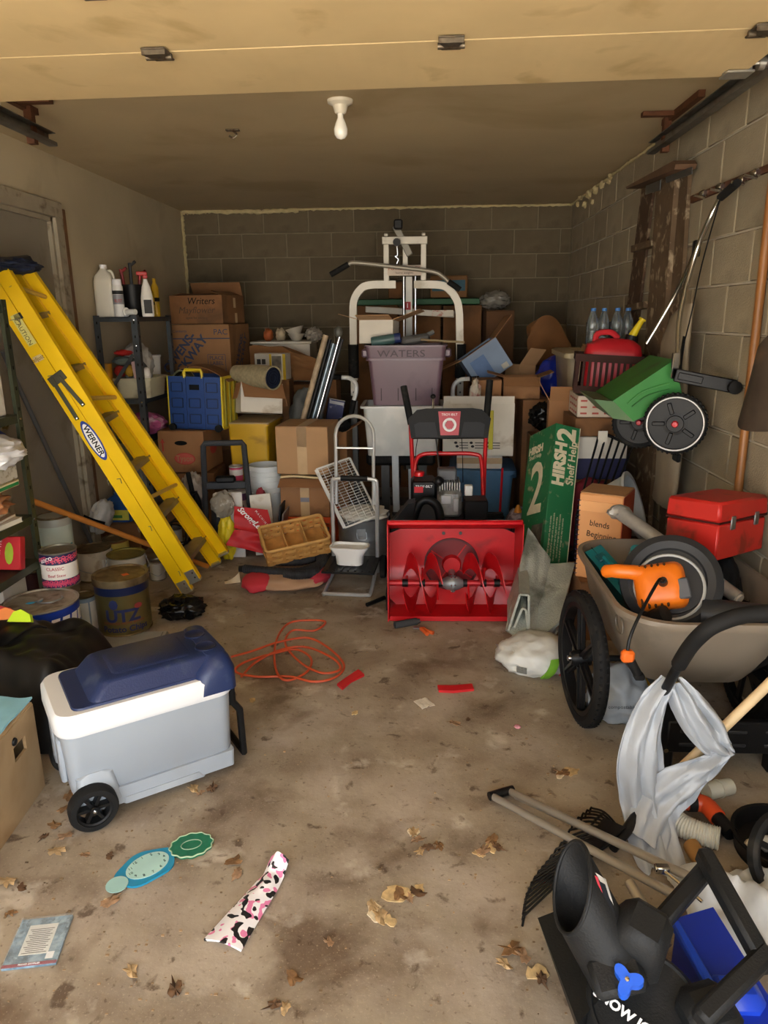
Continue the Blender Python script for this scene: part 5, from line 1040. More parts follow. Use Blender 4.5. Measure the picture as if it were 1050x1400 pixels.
G().lathe([(rI-.004, -.006), (rI+.006, -.006), (rI+.006, .004), (rI-.004, .004), (rI-.004, -.006)], 40, T(0, dp-.012, zI) @ RX(-90)).o('hole_edge_shade', mat('#4a0a0e', .5), sb)  # dark ring added round the hole, edge shade put into its colour
G().lathe([(rI, -.01), (rI, .13), (0, .13)], 40, T(0, dp-.0, zI) @ RX(-90)).o('impeller_housing', mat('#6e0c12', .5, var=.15), sb)  # darker red puts the shade inside the housing into the colour
for k in range(4): G().box((rI*.52, 0, .05), (rI*.85, .006, .09), M=T(0, dp-.02, zI) @ RX(-90) @ RZ(k*90+35)).o('impeller_blade', RD, sb)
G().lathe([(0, -.02), (.045, -.02), (.06, .03), (.06, .1)], 20, T(0, dp-.02, zI) @ RX(-90)).o('impeller_hub', RD, sb)
for x in (-.045, .045): G().cyl((x, dp-.014, hb*.75), (x, dp-.02, hb*.75), .009, n=10).o('bolt', GD, sb)
zs, ys = .165, .13
G().cyl((-bw_/2, ys, zs), (bw_/2, ys, zs), .016, n=14).o('auger_shaft', mat('#b5242c', .4, .3), sb)
for x in (-.16, -.06, .06, .16, .23, -.25): G().cyl((x-.015, ys, zs), (x+.015, ys, zs), .021, n=14).o('shaft_sleeve', BLKP, sb)
for x, s in ((-.26, 1), (.26, -1)):
    for ph in (0, pi):
        def hel(a, b): th = ph+s*a*2*pi*.95; r = .075+b*.085; return (x+s*(a*.2), ys+r*math.cos(th), zs+r*math.sin(th))
        au = G().sheet(hel, 40, 2, .005).o('auger_flight', RD, sb)
    for k in range(3): a = k*1.9; G().cyl((x+s*.02+s*k*.08, ys, zs), (x+s*.02+s*k*.08, ys+.1*math.cos(a), zs+.1*math.sin(a)), .006, n=6).o('flight_strut', RD, sb)
gb = G().lathe([(0, -.055), (.02, -.055), (.035, -.03), (.04, 0), (.035, .03), (.02, .055), (0, .055)], 18, T(0, ys, zs) @ RY(90)).o('gearbox', mat('#8b8d8e', .45, .6), sb); G().lathe([(.05, -.006), (.05, .006)], 18, T(0, ys, zs) @ RY(90)).cyl((0, ys, zs), (0, dp, zI-.03), .02, n=12).o('gearbox_flange', mat('#8b8d8e', .45, .6), gb)
for k in range(6): a = k*pi/3; G().cyl((-.012, ys+.042*math.cos(a), zs+.042*math.sin(a)), (.012, ys+.042*math.cos(a), zs+.042*math.sin(a)), .006, n=6).o('flange_bolt', CHROME, gb)
for s in (-1, 1): G().box((s*(bw_/2+.01), .2, .06), (.012, .16, .1), b=.004).o('skid_shoe', BLKP, sb)
# tractor part
def bl(px, py, Y): q = PY(px, py, Y); return V((q.x-sbx, q.y-YS, q.z))
for s in (-1, 1):
    o = spoked(sb, T(s*.27, .72, .19) @ RY(90*s), .19, .12, ns=5, ri=.5)
    for k in range(22): G().box((.188, 0, 0), (.012, .03, .12), M=RZ(k*360/22) @ RX(18)).o('lug', BLKR, o)
G().box((0, .7, .3), (.42, .5, .2), b=.02).o('chassis', BLKP, sb)
a = bl(582, 668, 4.05); G().box(a+V((0, .08, -.02)), (.15, .2, .13), b=.02).o('fuel_tank', BLKP, sb); G().box(a+V((.0, -.022, .005)), (.12, .004, .07)).o('tank_label', mat('#232325', .4), sb); text('TROY-BILT', .02, WHITE, sb, FF(a.x, a.y-.025, a.z+.018), name='tank_lettering'); G().box((a.x-.03, a.y-.025, a.z), (.05, .002, .035)).o('tank_sticker', ink('#c4202a'), sb)
a = bl(576, 652, 4.05); G().lathe([(.03, 0), (.032, .02), (.028, .026), (0, .026)], 18, T(a.x, a.y+.08, a.z-.01)).o('fuel_cap', REDP, sb)
a = bl(617, 690, 3.98); AL = mat('#9c9c99', .4, .6, var=.25, vs=25, dirt='#4a4844', damt=.3, ds=14)
G().box(a+V((0, .1, -.0)), (.14, .2, .16), b=.02).o('engine_block', AL, sb)
for k in range(9): G().box(a+V((-.055+k*.014, .1, .095)), (.006, .16, .06)).o('cooling_fin', AL, sb)
G().box(a+V((-.01, .14, .15)), (.11, .1, .07), b=.01).o('engine_cover', mat('#55575a', .5), sb); G().box(a+V((-.02, -.004, .03)), (.06, .01, .05), b=.003).box(a+V((.035, -.006, .0)), (.03, .012, .08), b=.003).o('engine_plate', mat('#c9cac8', .35, .7), sb)
q = bl(643, 670, 4.0); G().box(q, (.045, .04, .06), b=.004).o('spark_cover', mat('#d4d4ce', .4), sb)
q = bl(653, 695, 3.97); G().box(q+V((0, .05, -.01)), (.135, .14, .115), b=.008).o('muffler_guard', BLKP, sb)
q = bl(590, 700, 3.9); G().tube(cr([q+V((-.1, 0, -.05)), q+V((-.06, 0, .05)), q+V((-.01, 0, .07)), q+V((.04, 0, .03)), q+V((.06, 0, -.05))], 5), .026, 10).o('chute_ring', BLKP, sb); q = bl(560, 700, 3.9); G().prism([(-.1, -.06), (.02, -.06), (.04, .07), (.0, .06)], -.05, .05, T(q) @ RX(90)).o('discharge_chute', BLKP, sb)
G().blob(bl(602, 658, 4.0), (.03, .03, .03), .1, 2, 1, 2).o('primer_bulb', BLKP, sb)
# handles
YH = 4.42
hl = [bl(571, 690, 4.25), bl(568, 640, 4.35), bl(566, 600, YH), bl(565, 570, YH+.03)]; hr = [bl(664, 690, 4.25), bl(666, 640, 4.35), bl(668, 600, YH), bl(669, 570, YH+.03)]
for P in (hl, hr): G().tube(cr(P, 5), .0135, 10).o('handle_tube', REDP, sb)
G().tube(cr([bl(571, 655, 4.3), bl(572, 632, 4.33), bl(582, 621, 4.35), bl(615, 620, 4.35), bl(652, 621, 4.35), bl(662, 632, 4.33), bl(664, 690, 4.22)], 5), .013, 10).o('cross_tube', REDP, sb)
c = bl(618, 579, YH); cw_ = 52*S(618, 579, YH); chh = 20*S(618, 579, YH)
CN = mat('#141516', .5, var=.12, bump=.15, bs=150); CN2 = mat('#2c2f33', .55, var=.08)
con = G().prism([(-cw_, -chh), (-cw_*.3, -chh), (cw_*.3, -chh), (cw_, -chh), (cw_*1.08, chh*.3), (cw_*.85, chh*.9), (cw_*.6, chh), (-cw_*.6, chh), (-cw_*.85, chh*.9), (-cw_*1.08, chh*.3)], -.06, .03, T(c) @ RX(76)).o('console', CN, sb)
for s in (-1, 1): G().prism([(s*cw_*.88, -chh*.95), (s*cw_*.3, -chh*.95), (s*cw_*.38, chh*.05), (s*cw_*.8, chh*.05), (s*cw_*.92, -chh*.1)], .03, .034, T(c) @ RX(76)).o('console_panel', CN2, con)
G().prism([(-.055, -.075), (.055, -.075), (.068, .07), (-.068, .07)], .032, .037, T(c) @ RX(76)).o('badge_plate', mat('#b8424e', .4), con)
M_ = T(c) @ RX(76)
text('TROY-BILT', .02, WHITE, con, M_ @ T(0, .05, .038), name='badge_lettering'); G().lathe([(.042, 0), (.042, .002), (.03, .002), (.03, 0)], 24, M_ @ T(0, -.012, .037)).o('badge_ring', WHITE, con); G().prism([(.028*math.cos(k*pi/3), .028*math.sin(k*pi/3)) for k in range(6)], .037, .0392, M_ @ T(0, -.012, 0)).o('badge_hexagon', mat('#c0505c', .4), con)
for px0, py0, px1, py1 in ((566, 580, 556, 528), (669, 575, 674, 520)): G().tube([bl(px0, py0, YH+.02), bl((px0+px1)/2, (py0+py1)/2, YH+.06), bl(px1, py1, YH+.1)], .021, 12).o('handle_grip', BLKR, con)
G().tube([bl(596, 562, YH), bl(596, 545, YH+.02)], .006, 8).o('shift_lever', CHROME, con); G().blob(bl(596, 542, YH+.02), (.018, .018, .016), .05, 1, 1, 2).o('lever_knob', BLKP, con)
for k in range(3): G().tube(cr([bl(575+k*30, 598, YH), bl(572+k*32, 625, 4.36), bl(580+k*28, 660, 4.2)], 6), .0025, 5).o('control_cable', BLACK, sb)
G().tube([bl(600, 600, YH), bl(605, 660, 4.1)], .005, 6).o('shift_rod', GRYM, sb)
# broom handle style red stick and orange cap beside the blower
a, b = PZ(681, 745), PY(687, 640, 4.6); pole('red_stick', 'thin red stick standing beside the blue tote', a, b, .008, REDP, 'stick'); tag(G().lathe([(0, .05), (.01, .045), (.025, 0), (0, 0)][::-1], 14).o('orange_cone', mat('#d98a24', .5), M=T(.6, 4.36, .335)), 'small orange plastic cone on the floral bag', 'cone')
crumple('floral_bag', 'dark floral fabric bag behind the snow blower', 'bag', (PY(712, 705, 4.35).x+.02, 4.42, .17), (.125, .14, .18), mat('#6b5560', .8, var=.3, vs=30, dirt='#b9a8ae', damt=.45, ds=26), .15, 2, 95, flat=-.165)
# ================================================================ RIGHT PILE
BT = mat('#4f7ca3', .42, var=.06, dirt='#3f6484', damt=.12)
cx, zb, w, h = fit(619, 702, 640, 720, 4.95); zb = 0; h = PY(660, 642, 4.95).z
tt = thing('blue_tote', 'blue lidded storage tote behind the snow blower', 'tote', T(cx, 5.2, 0) @ RZ(-3))
rtub(w, .44, h-.03, .88, .04).o('body', BT, tt); G().loops([rrect(-w/2-.02, w/2+.02, -.24, .24, .03, h-.035), rrect(-w/2-.02, w/2+.02, -.24, .24, .03, h-.012), rrect(-w/2+.02, w/2-.02, -.2, .2, .03, h)]).o('lid', BT, tt)
for x in (-.3, 0, .3): G().box((x*w, -.218, h*.45), (.012, .012, h*.75), M=RX(2)).o('rib', BT, tt)
for x in (-1, 1): G().box((x*(w/2+.015), 0, h-.07), (.04, .14, .06), b=.008).o('latch', mat('#3b6488', .45), tt)
ztt = h
t, w, d, h, zb = fbox('white_carton', 'flat white carton with brown tape on the blue tote', 626, 688, 621, 640, 4.97, .36, CARDW, -3, z=ztt+.002, seam=False)
G().box((0, -d/2-.001, h*.55), (w, .002, h*.4)).o('tape', TAPE, t); z1 = zb+h
t, w, d, h, zb = fbox('file_carton', 'white printed carton with torn open flaps', 608, 704, 552, 618, 4.9, .42, CARDW, -4, z=z1+.003, flaps={'f': (-10, .05), 'r': (-88, .12), 'b': (-88, .1)})
for x in (-.2, .02, .25):
    for k in range(3): G().box((x*w, -d/2-.001, h*.25-.018*k), (.06, .002, .006)).o('print_line', ink('#55524c'), t)
    for k in range(2): G().prism([(.012*math.cos(a*.785), .009*math.sin(a*.785)) for a in range(8)], 0, .0012, T(x*w-.055+.01*k, -d/2, h*.25-.025*k) @ RX(90)).o('icon_print', ink('#2c2c2c'), t)
G().box((.05*w, -d/2-.001, h*.65), (.005, .002, h*.4)).o('print_line', ink('#39363a'), t)
for k in range(5): G().box((w/2+.001, .02+.03*(k % 2), h*.2+k*.035), (.002, .2-.05*(k % 2), .016)).o('blue_print', ink('#3a6fa0'), t)
for a in ((-.09, .62, .09, .004), (-.09, .9, .09, .004), (-.135, .76, .004, .075), (-.045, .76, .004, .075)): G().box((w/2+.001, a[0], a[1]*h), (.002, a[2], a[3])).o('label_frame', ink('#333333'), t)
zfc = zb+h; fcx = t.location.x
for k, (px, py, ry, rz) in enumerate(((668, 560, 24, 18), (684, 552, -22, -8))): tag(G().box((0, 0, .11), (.15, .005, .24)).o('cardboard_flap', CARD if k else CARD2, M=T(PY(px, py+20, 4.92).x, 4.96+.03*k, zfc-.2) @ RZ(rz) @ RY(ry) @ RX(-8)), ['torn brown cardboard piece leaning out of the white carton', 'wide brown cardboard piece in the white carton'][k], 'cardboard')
G().box((w*.18, -d/2-.006, h*.5), (.03, .008, h*.75), b=.003).o('yellow_strip', mat('#c5bb1e', .5), t)
# cartons heaped above
t = carton('open_carton', 'torn open brown carton above the white carton', .25, .24, .15, T(PY(712, 560, 5.2).x-.005, 5.22, zfc+.008) @ RZ(-4), CARD, flaps={'f': (125, .1), 'l': (75, .12), 'r': (70, .1)})
carton('packed_carton', 'tall brown carton under the torn open carton', .17, .3, zfc+.004, T(.79, 5.22, 0), CARD2)
t = carton('book_carton', 'tilted blue and white carton of books with open flaps', .3, .3, .24, T(PY(668, 520, 5.45).x+.045, 5.6, PY(668, 521, 5.45).z+.028) @ RY(-34) @ RZ(4), mat('#7c8ea6', .7, var=.15, vs=4), flaps={'l': (80, .2), 'r': (70, .2), 'f': (-88, .05)})
for o in t.children:
    if o.name.startswith('flap'): o.data.materials[0] = CARD
G().box((-.05, -.152, .1), (.12, .003, .18)).o('blue_panel', ink('#54719c'), t); G().box((.1, -.152, .03), (.05, .003, .04)).o('barcode', ink('#b9b4a4'), t)
M0 = t.matrix_basis
for k in range(3): 
    o = thing('book', ['black bound book on top of the tilted carton', 'black bound book in the middle of the book pile', 'black bound book at the bottom of the book pile'][k], 'book', M0 @ T(.03, -.02, .2-.03*k+.02), 'books in the tilted carton'); G().box((0, 0, 0), (.17, .2, .018)).o('pages', mat('#b9ae93', .8), o); G().box((0, 0, .011), (.18, .21, .004)).box((0, 0, -.011), (.18, .21, .004)).box((-.089, 0, 0), (.004, .21, .025)).o('cover', mat('#141414', .5), o)
fbox('packed_carton', 'brown carton supporting the tilted book carton', 640, 690, 534, 700, 5.46, .34, CARD2, 0, z=0)
t = carton('small_carton', 'pale open carton beside the blue bag', .15, .17, .17, T(PY(709, 528, 5.6).x, 5.62, PY(712, 534, 5.46).z+.012) @ RZ(30) @ RY(6), CARD3, flaps={'f': (40, .16)})
fbox('packed_carton', 'dark brown carton under the pale open carton', 693, 733, 535, 700, 5.46, .34, CARD2, 0, z=0)
crumple('torn_wrapper', 'white and red torn paper wrapper among the cartons', 'paper', (PY(650, 545, 4.97).x, 4.99, zfc+.05), (.035, .035, .1), mat('#c9bfae', .7, var=.2, dirt='#a3303a', damt=.4, ds=9), .35, 2.2, 101)
fbox('packed_carton', 'brown carton with a wavy torn edge behind the grip', 648, 684, 520, 560, 5.08, .22, CARD, 3, z=zfc+.01)
crumple('detergent_bag', 'glossy blue bag with a coloured print', 'bag', (PY(750, 522, 5.5).x+.03, 5.58, PY(746, 522, 5.5).z+.035), (.11, .1, .15), mat('#1c2f9a', .3, var=.2, vs=6, dirt='#b04a6a', damt=.12, ds=12), .14, 1.6, 102, M=RY(18))
crumple('blue_cloth', 'pale blue cloth beside the blue bag', 'cloth', (PY(772, 522, 5.5).x+.06, 5.56, PY(772, 522, 5.5).z), (.04, .09, .15), mat('#7fa3b0', .7), .12, 1.6, 103, M=RY(18))
fbox('packed_carton', 'brown carton under the glossy blue bag', 736, 788, 549, 700, 5.46, .34, CARD2, 0, z=0)
tag(G().sheet(lambda a, b: (-.17+a*.34, .05*noise.noise(V((a*2, b*2, 2))), b*(.3+.14*math.sin(a*3.3)-.12*a)), 16, 12, .06).o('paper_bag', mat('#80552e', .85, var=.2, vs=4, bump=.3, bs=10), M=T(PY(752, 500, 6.0).x, 6.1, PY(752, 505, 6.0).z+.03)), 'crumpled brown paper sack against the dark back wall', 'bag')
carton('packed_carton', 'tall brown carton under the paper sack', .5, .4, PY(752, 505, 6.0).z-.004, T(PY(752, 500, 6.0).x, 6.15, 0), CARD2)
fbox('packed_carton', 'dark brown carton at the back wall beside the gym', 658, 694, 425, 700, 6.2, .4, mat('#5c3d22', .85, var=.12), 0, z=0); crumple('plastic_bag', 'clear plastic bag on the dark brown carton', 'bag', (PY(690, 418, 6.2).x-.06, 6.4, PY(690, 425, 6.2).z+.09), (.12, .1, .075), mat('#8a867c', .25, trans=.3), .25, 2, 104)
crumple('rubbish_bag', 'glossy black rubbish bag between the cartons', 'bag', (PY(744, 570, 4.85).x-.005, 4.86, PY(744, 572, 4.85).z+.01), (.09, .1, .09), mat('#0e0e0f', .22, var=.3), .3, 2.6, 105, M=RY(20))
fbox('packed_carton', 'plain carton under the black rubbish bag', 724, 762, 600, 720, 4.72, .3, CARD2, 0, z=0)
zo4 = PY(772, 602, 4.46).z
t = carton('open_carton', 'open brown carton with raised flaps beside the clear lidded tote', .17, .16, .24, T(PY(772, 570, 4.5).x-.01, 4.55, zo4) @ RZ(-6), CARD, flaps={'l': (30, .14), 'f': (25, .1)})
carton('packed_carton', 'large brown carton under the raised flaps', .17, .16, zo4-.006, T(PY(772, 570, 4.5).x-.01, 4.55, 0), CARD2)
# clear tan tote with its lid, on two dusty cartons
zt0, zt1_ = PY(810, 556, 4.66).z, PY(800, 488, 4.66).z; hh_ = zt1_-zt0
lt = thing('lidded_tote', 'clear tan tote with a beige lid stacked on cartons', 'tote', T(PY(803, 500, 4.66).x+.055, 5.02, zt0) @ RZ(-3))
rtub(.31, .66, hh_, .85, .04).o('body', mat('#a89a80', .35, var=.1, trans=.2), lt); G().loops([rrect(-.178, .178, -.355, .355, .04, hh_-.01), rrect(-.18, .18, -.358, .358, .04, hh_+.02), rrect(-.155, .155, -.33, .33, .03, hh_+.03)]).o('lid', mat('#b5a784', .5, var=.05), lt)
for k in range(3): G().box((-.06+.06*k, 0, hh_+.032), (.012, .55, .006)).o('lid_rib', mat('#b5a784', .5), lt)
zlid = zt0+hh_+.035; lx = lt.location.x
for k in range(2): carton('packed_carton', ['dusty brown carton on the floor under the lidded tote', 'dusty brown carton directly under the lidded tote'][k], .28, .44, zt0/2-.006, T(lx, 5.0, k*zt0/2), CARD2 if k else CARD)
t, w, d, h, zb = fbox('product_box', 'black printed box on the beige lid', 806, 838, 440, 470, 4.78, .16, mat('#17191a', .5, var=.3, vs=14), -20, z=zlid, seam=False); G().box((.02, -d/2-.001, h*.4), (w*.6, .002, h*.5)).o('blue_print', ink('#24407a'), t)
# the stack under the milk crate
YK = 4.07; zc0 = PY(846, 545, 3.9).z; kx = PY(818, 600, YK).x+.015; kw, kd = .3, .34
pc = carton('printed_carton', 'white carton with a red pattern under the milk crate', kw-.02, kd-.02, .12, T(kx+.01, YK+kd/2, zc0-.124) @ RZ(-3), mat('#c9bba8', .6), seam=False)
for i in range(4):
    for k in range(3):
        G().box((-.105+.065*i, -kd/2+.009, .022+.035*k), (.035, .002, .01)).o('red_print', ink('#a84a40'), pc); G().box((-kw/2+.009, -.11+.065*i, .022+.035*k), (.002, .035, .01)).o('red_print', ink('#a84a40'), pc)
carton('packed_carton', 'brown carton under the red patterned carton', kw, kd-.01, .1, T(kx, YK+kd/2, zc0-.23) @ RZ(1), CARD2)
t = carton('file_carton', 'white carton with a navy base under the milk crate stack', kw, kd, .24, T(kx, YK+kd/2, zc0-.476), CARDW); G().box((0, -kd/2-.001, .06), (kw, .002, .12)).o('navy_band', ink('#23264f'), t); G().box((-kw/2-.001, 0, .06), (.002, kd, .12)).o('navy_band', ink('#23264f'), t)
carton('packed_carton', 'large brown carton on the floor below the navy based carton', kw, kd, zc0-.482, T(kx, YK+kd/2, 0), CARD2)
# brown milk crate with a red fuel can
BC = mat('#38201a', .75, var=.1)
mc = thing('milk_crate', 'brown plastic crate with open slots holding a red fuel can', 'crate', T(PY(846, 545, 3.9).x-.01, 4.1, zc0+.012) @ RZ(-10) @ RY(3)); cw2, cd2, ch2 = .38, .28, .21
g = G().box((0, 0, .006), (cw2*.92, cd2*.92, .012))
for y in (-1, 1): g.box((0, y*cd2/2, ch2-.02), (cw2+.02, .014, .04)).box((0, y*(cd2/2-.006), .02), (cw2*.96, .01, .04))
for x in (-1, 1): g.box((x*cw2/2, 0, ch2-.02), (.014, cd2, .04)).box((x*(cw2/2-.006), 0, .02), (.01, cd2*.96, .04))
g.o('frame', BC, mc)
for k in range(13):
    for y in (-1, 1): G().box((-cw2/2+.01+k*(cw2-.02)/12, y*(cd2/2-.003), ch2/2), (.014, .009, ch2-.03)).o('slat', BC, mc)
for k in range(9):
    for x in (-1, 1): G().box((x*(cw2/2-.003), -cd2/2+.015+k*(cd2-.03)/8, ch2/2), (.009, .014, ch2-.03)).o('slat', BC, mc)
mM = mc.matrix_basis
gc = thing('fuel_can', 'red plastic fuel can with a yellow spout', 'fuel can', mM @ T(.0, 0, .014))
G().loops([rrect(-.145, .145, -.1, .1, .05, 0), rrect(-.15, .15, -.105, .105, .05, .02), rrect(-.15, .15, -.105, .105, .05, .2), rrect(-.14, .14, -.09, .09, .05, .245), rrect(-.08, .1, -.05, .05, .04, .275), rrect(-.06, .08, -.04, .04, .03, .28)]).o('body', mat('#b81d28', .42, var=.1, dirt='#7c1a1c', damt=.2), gc)
G().tube(cr([(-.1, 0, .24), (-.09, 0, .3), (-.02, 0, .31), (.02, 0, .28)], 4), .016, 8).o('handle', mat('#b81d28', .42), gc); G().cyl((.08, 0, .25), (.09, 0, .3), .034, n=16).o('collar', BLKP, gc); G().cyl((.09, 0, .295), (.13, 0, .38), .022, .014, n=14).cyl((.13, 0, .38), (.135, 0, .39), .02, n=12).o('spout', mat('#d8c21a', .4), gc)
# clear bottles standing on a carton behind the fuel can
CLR = mat('#b9c4c6', .08, var=.03, trans=.85); zbo = PY(852, 470, 4.36).z
carton('packed_carton', 'dusty brown carton holding up the clear bottles', .26, .12, zbo-zc0-.004, T(kx+.06, 4.335, zc0), CARD)
for k in range(4):
    t = thing('water_bottle', ['clear bottle with a blue cap nearest the beige lid', 'clear bottle with a blue cap second from the beige lid', 'clear bottle with a blue cap second from the wooden ladder', 'clear bottle with a blue cap nearest the wooden ladder'][k], 'bottle', T(kx-.03+.068*k, 4.32+.03*(k % 2), zbo+.001), 'clear bottles behind the fuel can'); G().lathe([(.028, 0), (.032, .006), (.032, .06), (.029, .07), (.032, .08), (.032, .13), (.014, .175), (.013, .185)], 16).o('body', CLR, t); G().lathe([(.015, .184), (.015, .2), (0, .2)], 12).o('cap', mat('#2f68a8', .4), t)
# ---------------------------------------------------------------- tall green shelf box
gb_ = PY(728, 790, 3.75); p0, p1 = PY(733, 785, 3.72), PY(768, 588, 3.98)
gbx = thing('shelf_kit_box', 'tall green shelf kit carton leaning on end', 'box', None)
ux = (PY(795, 590, 3.95)-PY(760, 586, 3.95)); gw2 = ux.length*1.08
uz = (PY(777, 582, 3.97)-PY(757, 778, 3.62)); gl = uz.length; uz.normalize(); gd2 = .3
fr = FRM(PY(757, 778, 3.62), V((1, .1, 0)), uz); gbx.matrix_basis = fr @ RZ(14)
GR = mat('#1c6b40', .55, var=.08, vs=4, dirt='#a59878', damt=.08, ds=18)
gm_ = gbx.matrix_basis; ext = min((gm_ @ V((x_, y_, 0))).z/uz.z for x_ in (-gw2/2, gw2/2) for y_ in (0, gd2))-.001; G().box((0, gd2/2, (gl-ext)/2), (gw2, gd2, gl+ext), b=.003).o('body', GR, gbx)
CRM = ink('#d2c7a8')
G().box((gw2*.49, -.001, gl/2), (.004, .003, gl)).o('worn_edge', CRM, gbx)
text('HIRSH', .092, CRM, gbx, T(-gw2*.18, -.002, gl*.72) @ RX(90) @ RZ(90), sx=.95, bold=.005); text('Shelf Help', .06, CRM, gbx, T(gw2*.28, -.002, gl*.74) @ RX(90) @ RZ(90), bold=.001); text('2', .15, CRM, gbx, T(.0, -.002, gl*.93) @ RX(90) @ RZ(90), bold=.006)
for k in range(5): text('Use as shelf or storage unit, easy to assemble', .013, CRM, gbx, T(-gw2*.32+.018*k, -.002, gl*.2+.02*(k % 2)) @ RX(90) @ RZ(90), name='fine_print')
LF = T(-gw2/2-.001, gd2*.5, 0) @ RZ(-90) @ RX(90)
text('2', .42, CRM, gbx, LF @ T(0, gl*.55, 0), bold=.006, sx=.8); text('HIRSH', .06, CRM, gbx, LF @ T(-.05, gl*.86, .001) , bold=.003); text('Shelf Help', .035, CRM, gbx, LF @ T(-.05, gl*.81, .001)); G().box((-gw2/2-.001, gd2*.3, gl*.2), (.002, .12, .16)).o('photo_print', mat('#6b6558', .6, var=.5, vs=20), gbx)
# ---------------------------------------------------------------- wire rack, red cloth, letter box, white basket
rk = thing('wire_rack', 'black folding wire rack leaning in the pile', 'rack', T(0, 0, 0))
rlo = [PY(788+9*k, 706-3*k, 3.74) for k in range(6)]; rhi = [PY(820+9*k, 590+4*k, 3.96) for k in range(6)]
for a, b in zip(rlo, rhi): G().tube([a, b], .006, 6).o('rod', BLKP, rk)
G().tube([rhi[0], rhi[-1]], .008, 6).o('cross_bar', BLKP, rk); G().tube([rlo[0], rlo[-1]], .008, 6).o('cross_bar', BLKP, rk); G().box(PY(824, 598, 3.935), (.05, .004, .07)).o('paper_tag', CARDW, rk)
for q in (rlo[0], rlo[-2]): G().tube([q, (q.x, q.y, 0)], .007, 6).o('leg', BLKP, rk)
crumple('red_jacket', 'dark red jacket slumped behind the wire rack', 'jacket', (PY(806, 672, 3.97).x, 3.985, .42), (.16, .055, .21), mat('#6e1522', .85, var=.25, vs=9), .15, 2, 111)
crumple('dark_clothes', 'heap of dark clothes on the floor under the red jacket', 'clothes', (PY(806, 720, 3.95).x, 3.96, .1), (.17, .075, .12), mat('#1c1c20', .85, var=.3, vs=9), .2, 2, 112, flat=-.095)
zlb = PY(828, 745, 3.3).z
lbx = carton('letter_box', 'orange card box with handwritten word lists', .2, .22, .26, T(PY(836, 720, 3.25).x, 3.36, .30) @ RZ(-28), mat('#e0a066', .6, var=.05), seam=False)
hl_ = PY(828, 678, 3.25).z-.3
lbx.children[0].scale = (1, 1, hl_/.26)
G().box((.101, 0, hl_*.5), (.003, .218, hl_*.98)).o('red_side', mat('#b5492c', .6), lbx); G().box((0, .0, hl_+.002), (.2, .2, .004)).o('lid', mat('#b58a60', .7), lbx); G().box((0, -.1115, hl_*.86), (.2, .003, .05), b=.001).o('lid_front', mat('#e6a96e', .6), lbx)
for k, (s_, z_, x_) in enumerate((('blends', .66, -.0), ('Beginning', .53, .01), ('sounds', .44, .03), ('Ending', .34, -.03), ('long', .25, -.03))): text(s_, .04 if k < 2 else .03, ink('#2a2420'), lbx, FF(x_, -.1125, hl_*z_, -4), name='handwriting', sx=.9)
for k in range(16): G().tube(ringpts((0, 0, 0), .007, 8), .0018, 4, closed=True).o('spiral_ring', ink('#2b2550'), lbx, M=T(-.1, -.112, .02+k*(hl_-.03)/16))
carton('packed_carton', 'brown carton under the orange letter box', .3, .3, .296, T(lbx.location.x+.02, 3.38, 0), CARD2)
q = PY(880, 690, 3.6); wbk = thing('white_basket', 'white ribbed plastic basket lying on its side', 'basket', FRM(q+V((-.05, .05, -.02)), (0, 1, .2), V((.75, -.35, .3))) @ SCL(1.2, 1.2, 1.2))
G().lathe([(.09, -.13), (.1, -.125), (.135, .0), (.15, .01), (.15, .02), (.13, .018), (.095, -.115), (0, -.118)], 30).o('body', mat('#c5cccf', .45, var=.04), wbk)
for k in range(24): a = k*pi/12; G().box((.118, 0, -.055), (.006, .008, .12), M=RZ(15*k) @ RY(15)).o('rib', mat('#c5cccf', .45), wbk)
carton('packed_carton', 'tall carton under the white ribbed basket', .24, .2, q.z-.2, T(q.x, 3.68, 0), CARD2)
# ================================================================ wall: wooden stepladder, tool rack, spreader, chair bag, shovels
OLDW = mat('#5d4a35', .8, var=.25, vs=9, bump=.4, bs=30, dirt='#a8977c', damt=.2, ds=16); OLDR = mat('#45301f', .8, var=.25, vs=9, dirt='#8f7c64', damt=.25, ds=14)
wl = thing('wooden_stepladder', 'old paint stained wooden stepladder against the block wall', 'ladder', T(0, 0, 0))
def wallpoly(name, pxs, X, th, m, par, to_floor=False):
    P = [PX(*q, X) for q in pxs]
    if to_floor:                                    # last two points slide down to the floor along their edges
        n_ = len(P)
        for i, j in ((n_-2, 1), (n_-1, 0)):
            d_ = P[i]-P[j]; P[i] = P[j]+d_*((P[j].z-.01)/-d_.z)
    g = G(); L0 = [(q.x, q.y, q.z) for q in P]; L1 = [(q.x-th, q.y, q.z) for q in P]
    g.loops([L0, L1]); return g.o(name, m, par, ang=.5)
wallpoly('rear_rail', [(881, 255), (897, 250), (876, 430), (859, 430)], 1.305, .015, OLDR, wl, True)
wallpoly('rail', [(905, 243), (930, 238), (915, 425), (890, 440)], 1.285, .025, OLDW, wl, True)
wallpoly('rail', [(930, 240), (947, 230), (936, 400), (921, 420)], 1.305, .02, OLDW, wl, True)
wallpoly('top_cap', [(879, 255), (950, 219), (953, 224), (951, 231), (880, 258)], 1.3, .1, mat('#5f4530', .75, var=.2), wl)
wallpoly('steel_bracket', [(911, 241), (947, 228), (947, 238), (912, 250)], 1.259, .005, GRYM, wl); wallpoly('steel_bracket', [(884, 254), (904, 246), (903, 260), (883, 266)], 1.24, .004, GRYM, wl)
for a, b in (((874, 336), (903, 327)), ((866, 417), (892, 412)), ((858, 500), (885, 500))): wallpoly('step', [a, b, (b[0], b[1]+9), (a[0], a[1]+9)], 1.3, .05, OLDW, wl)
tr = thing('tool_rack', 'rusty tool rack strip with steel clips on the block wall', 'tool rack', T(0, 0, 0))
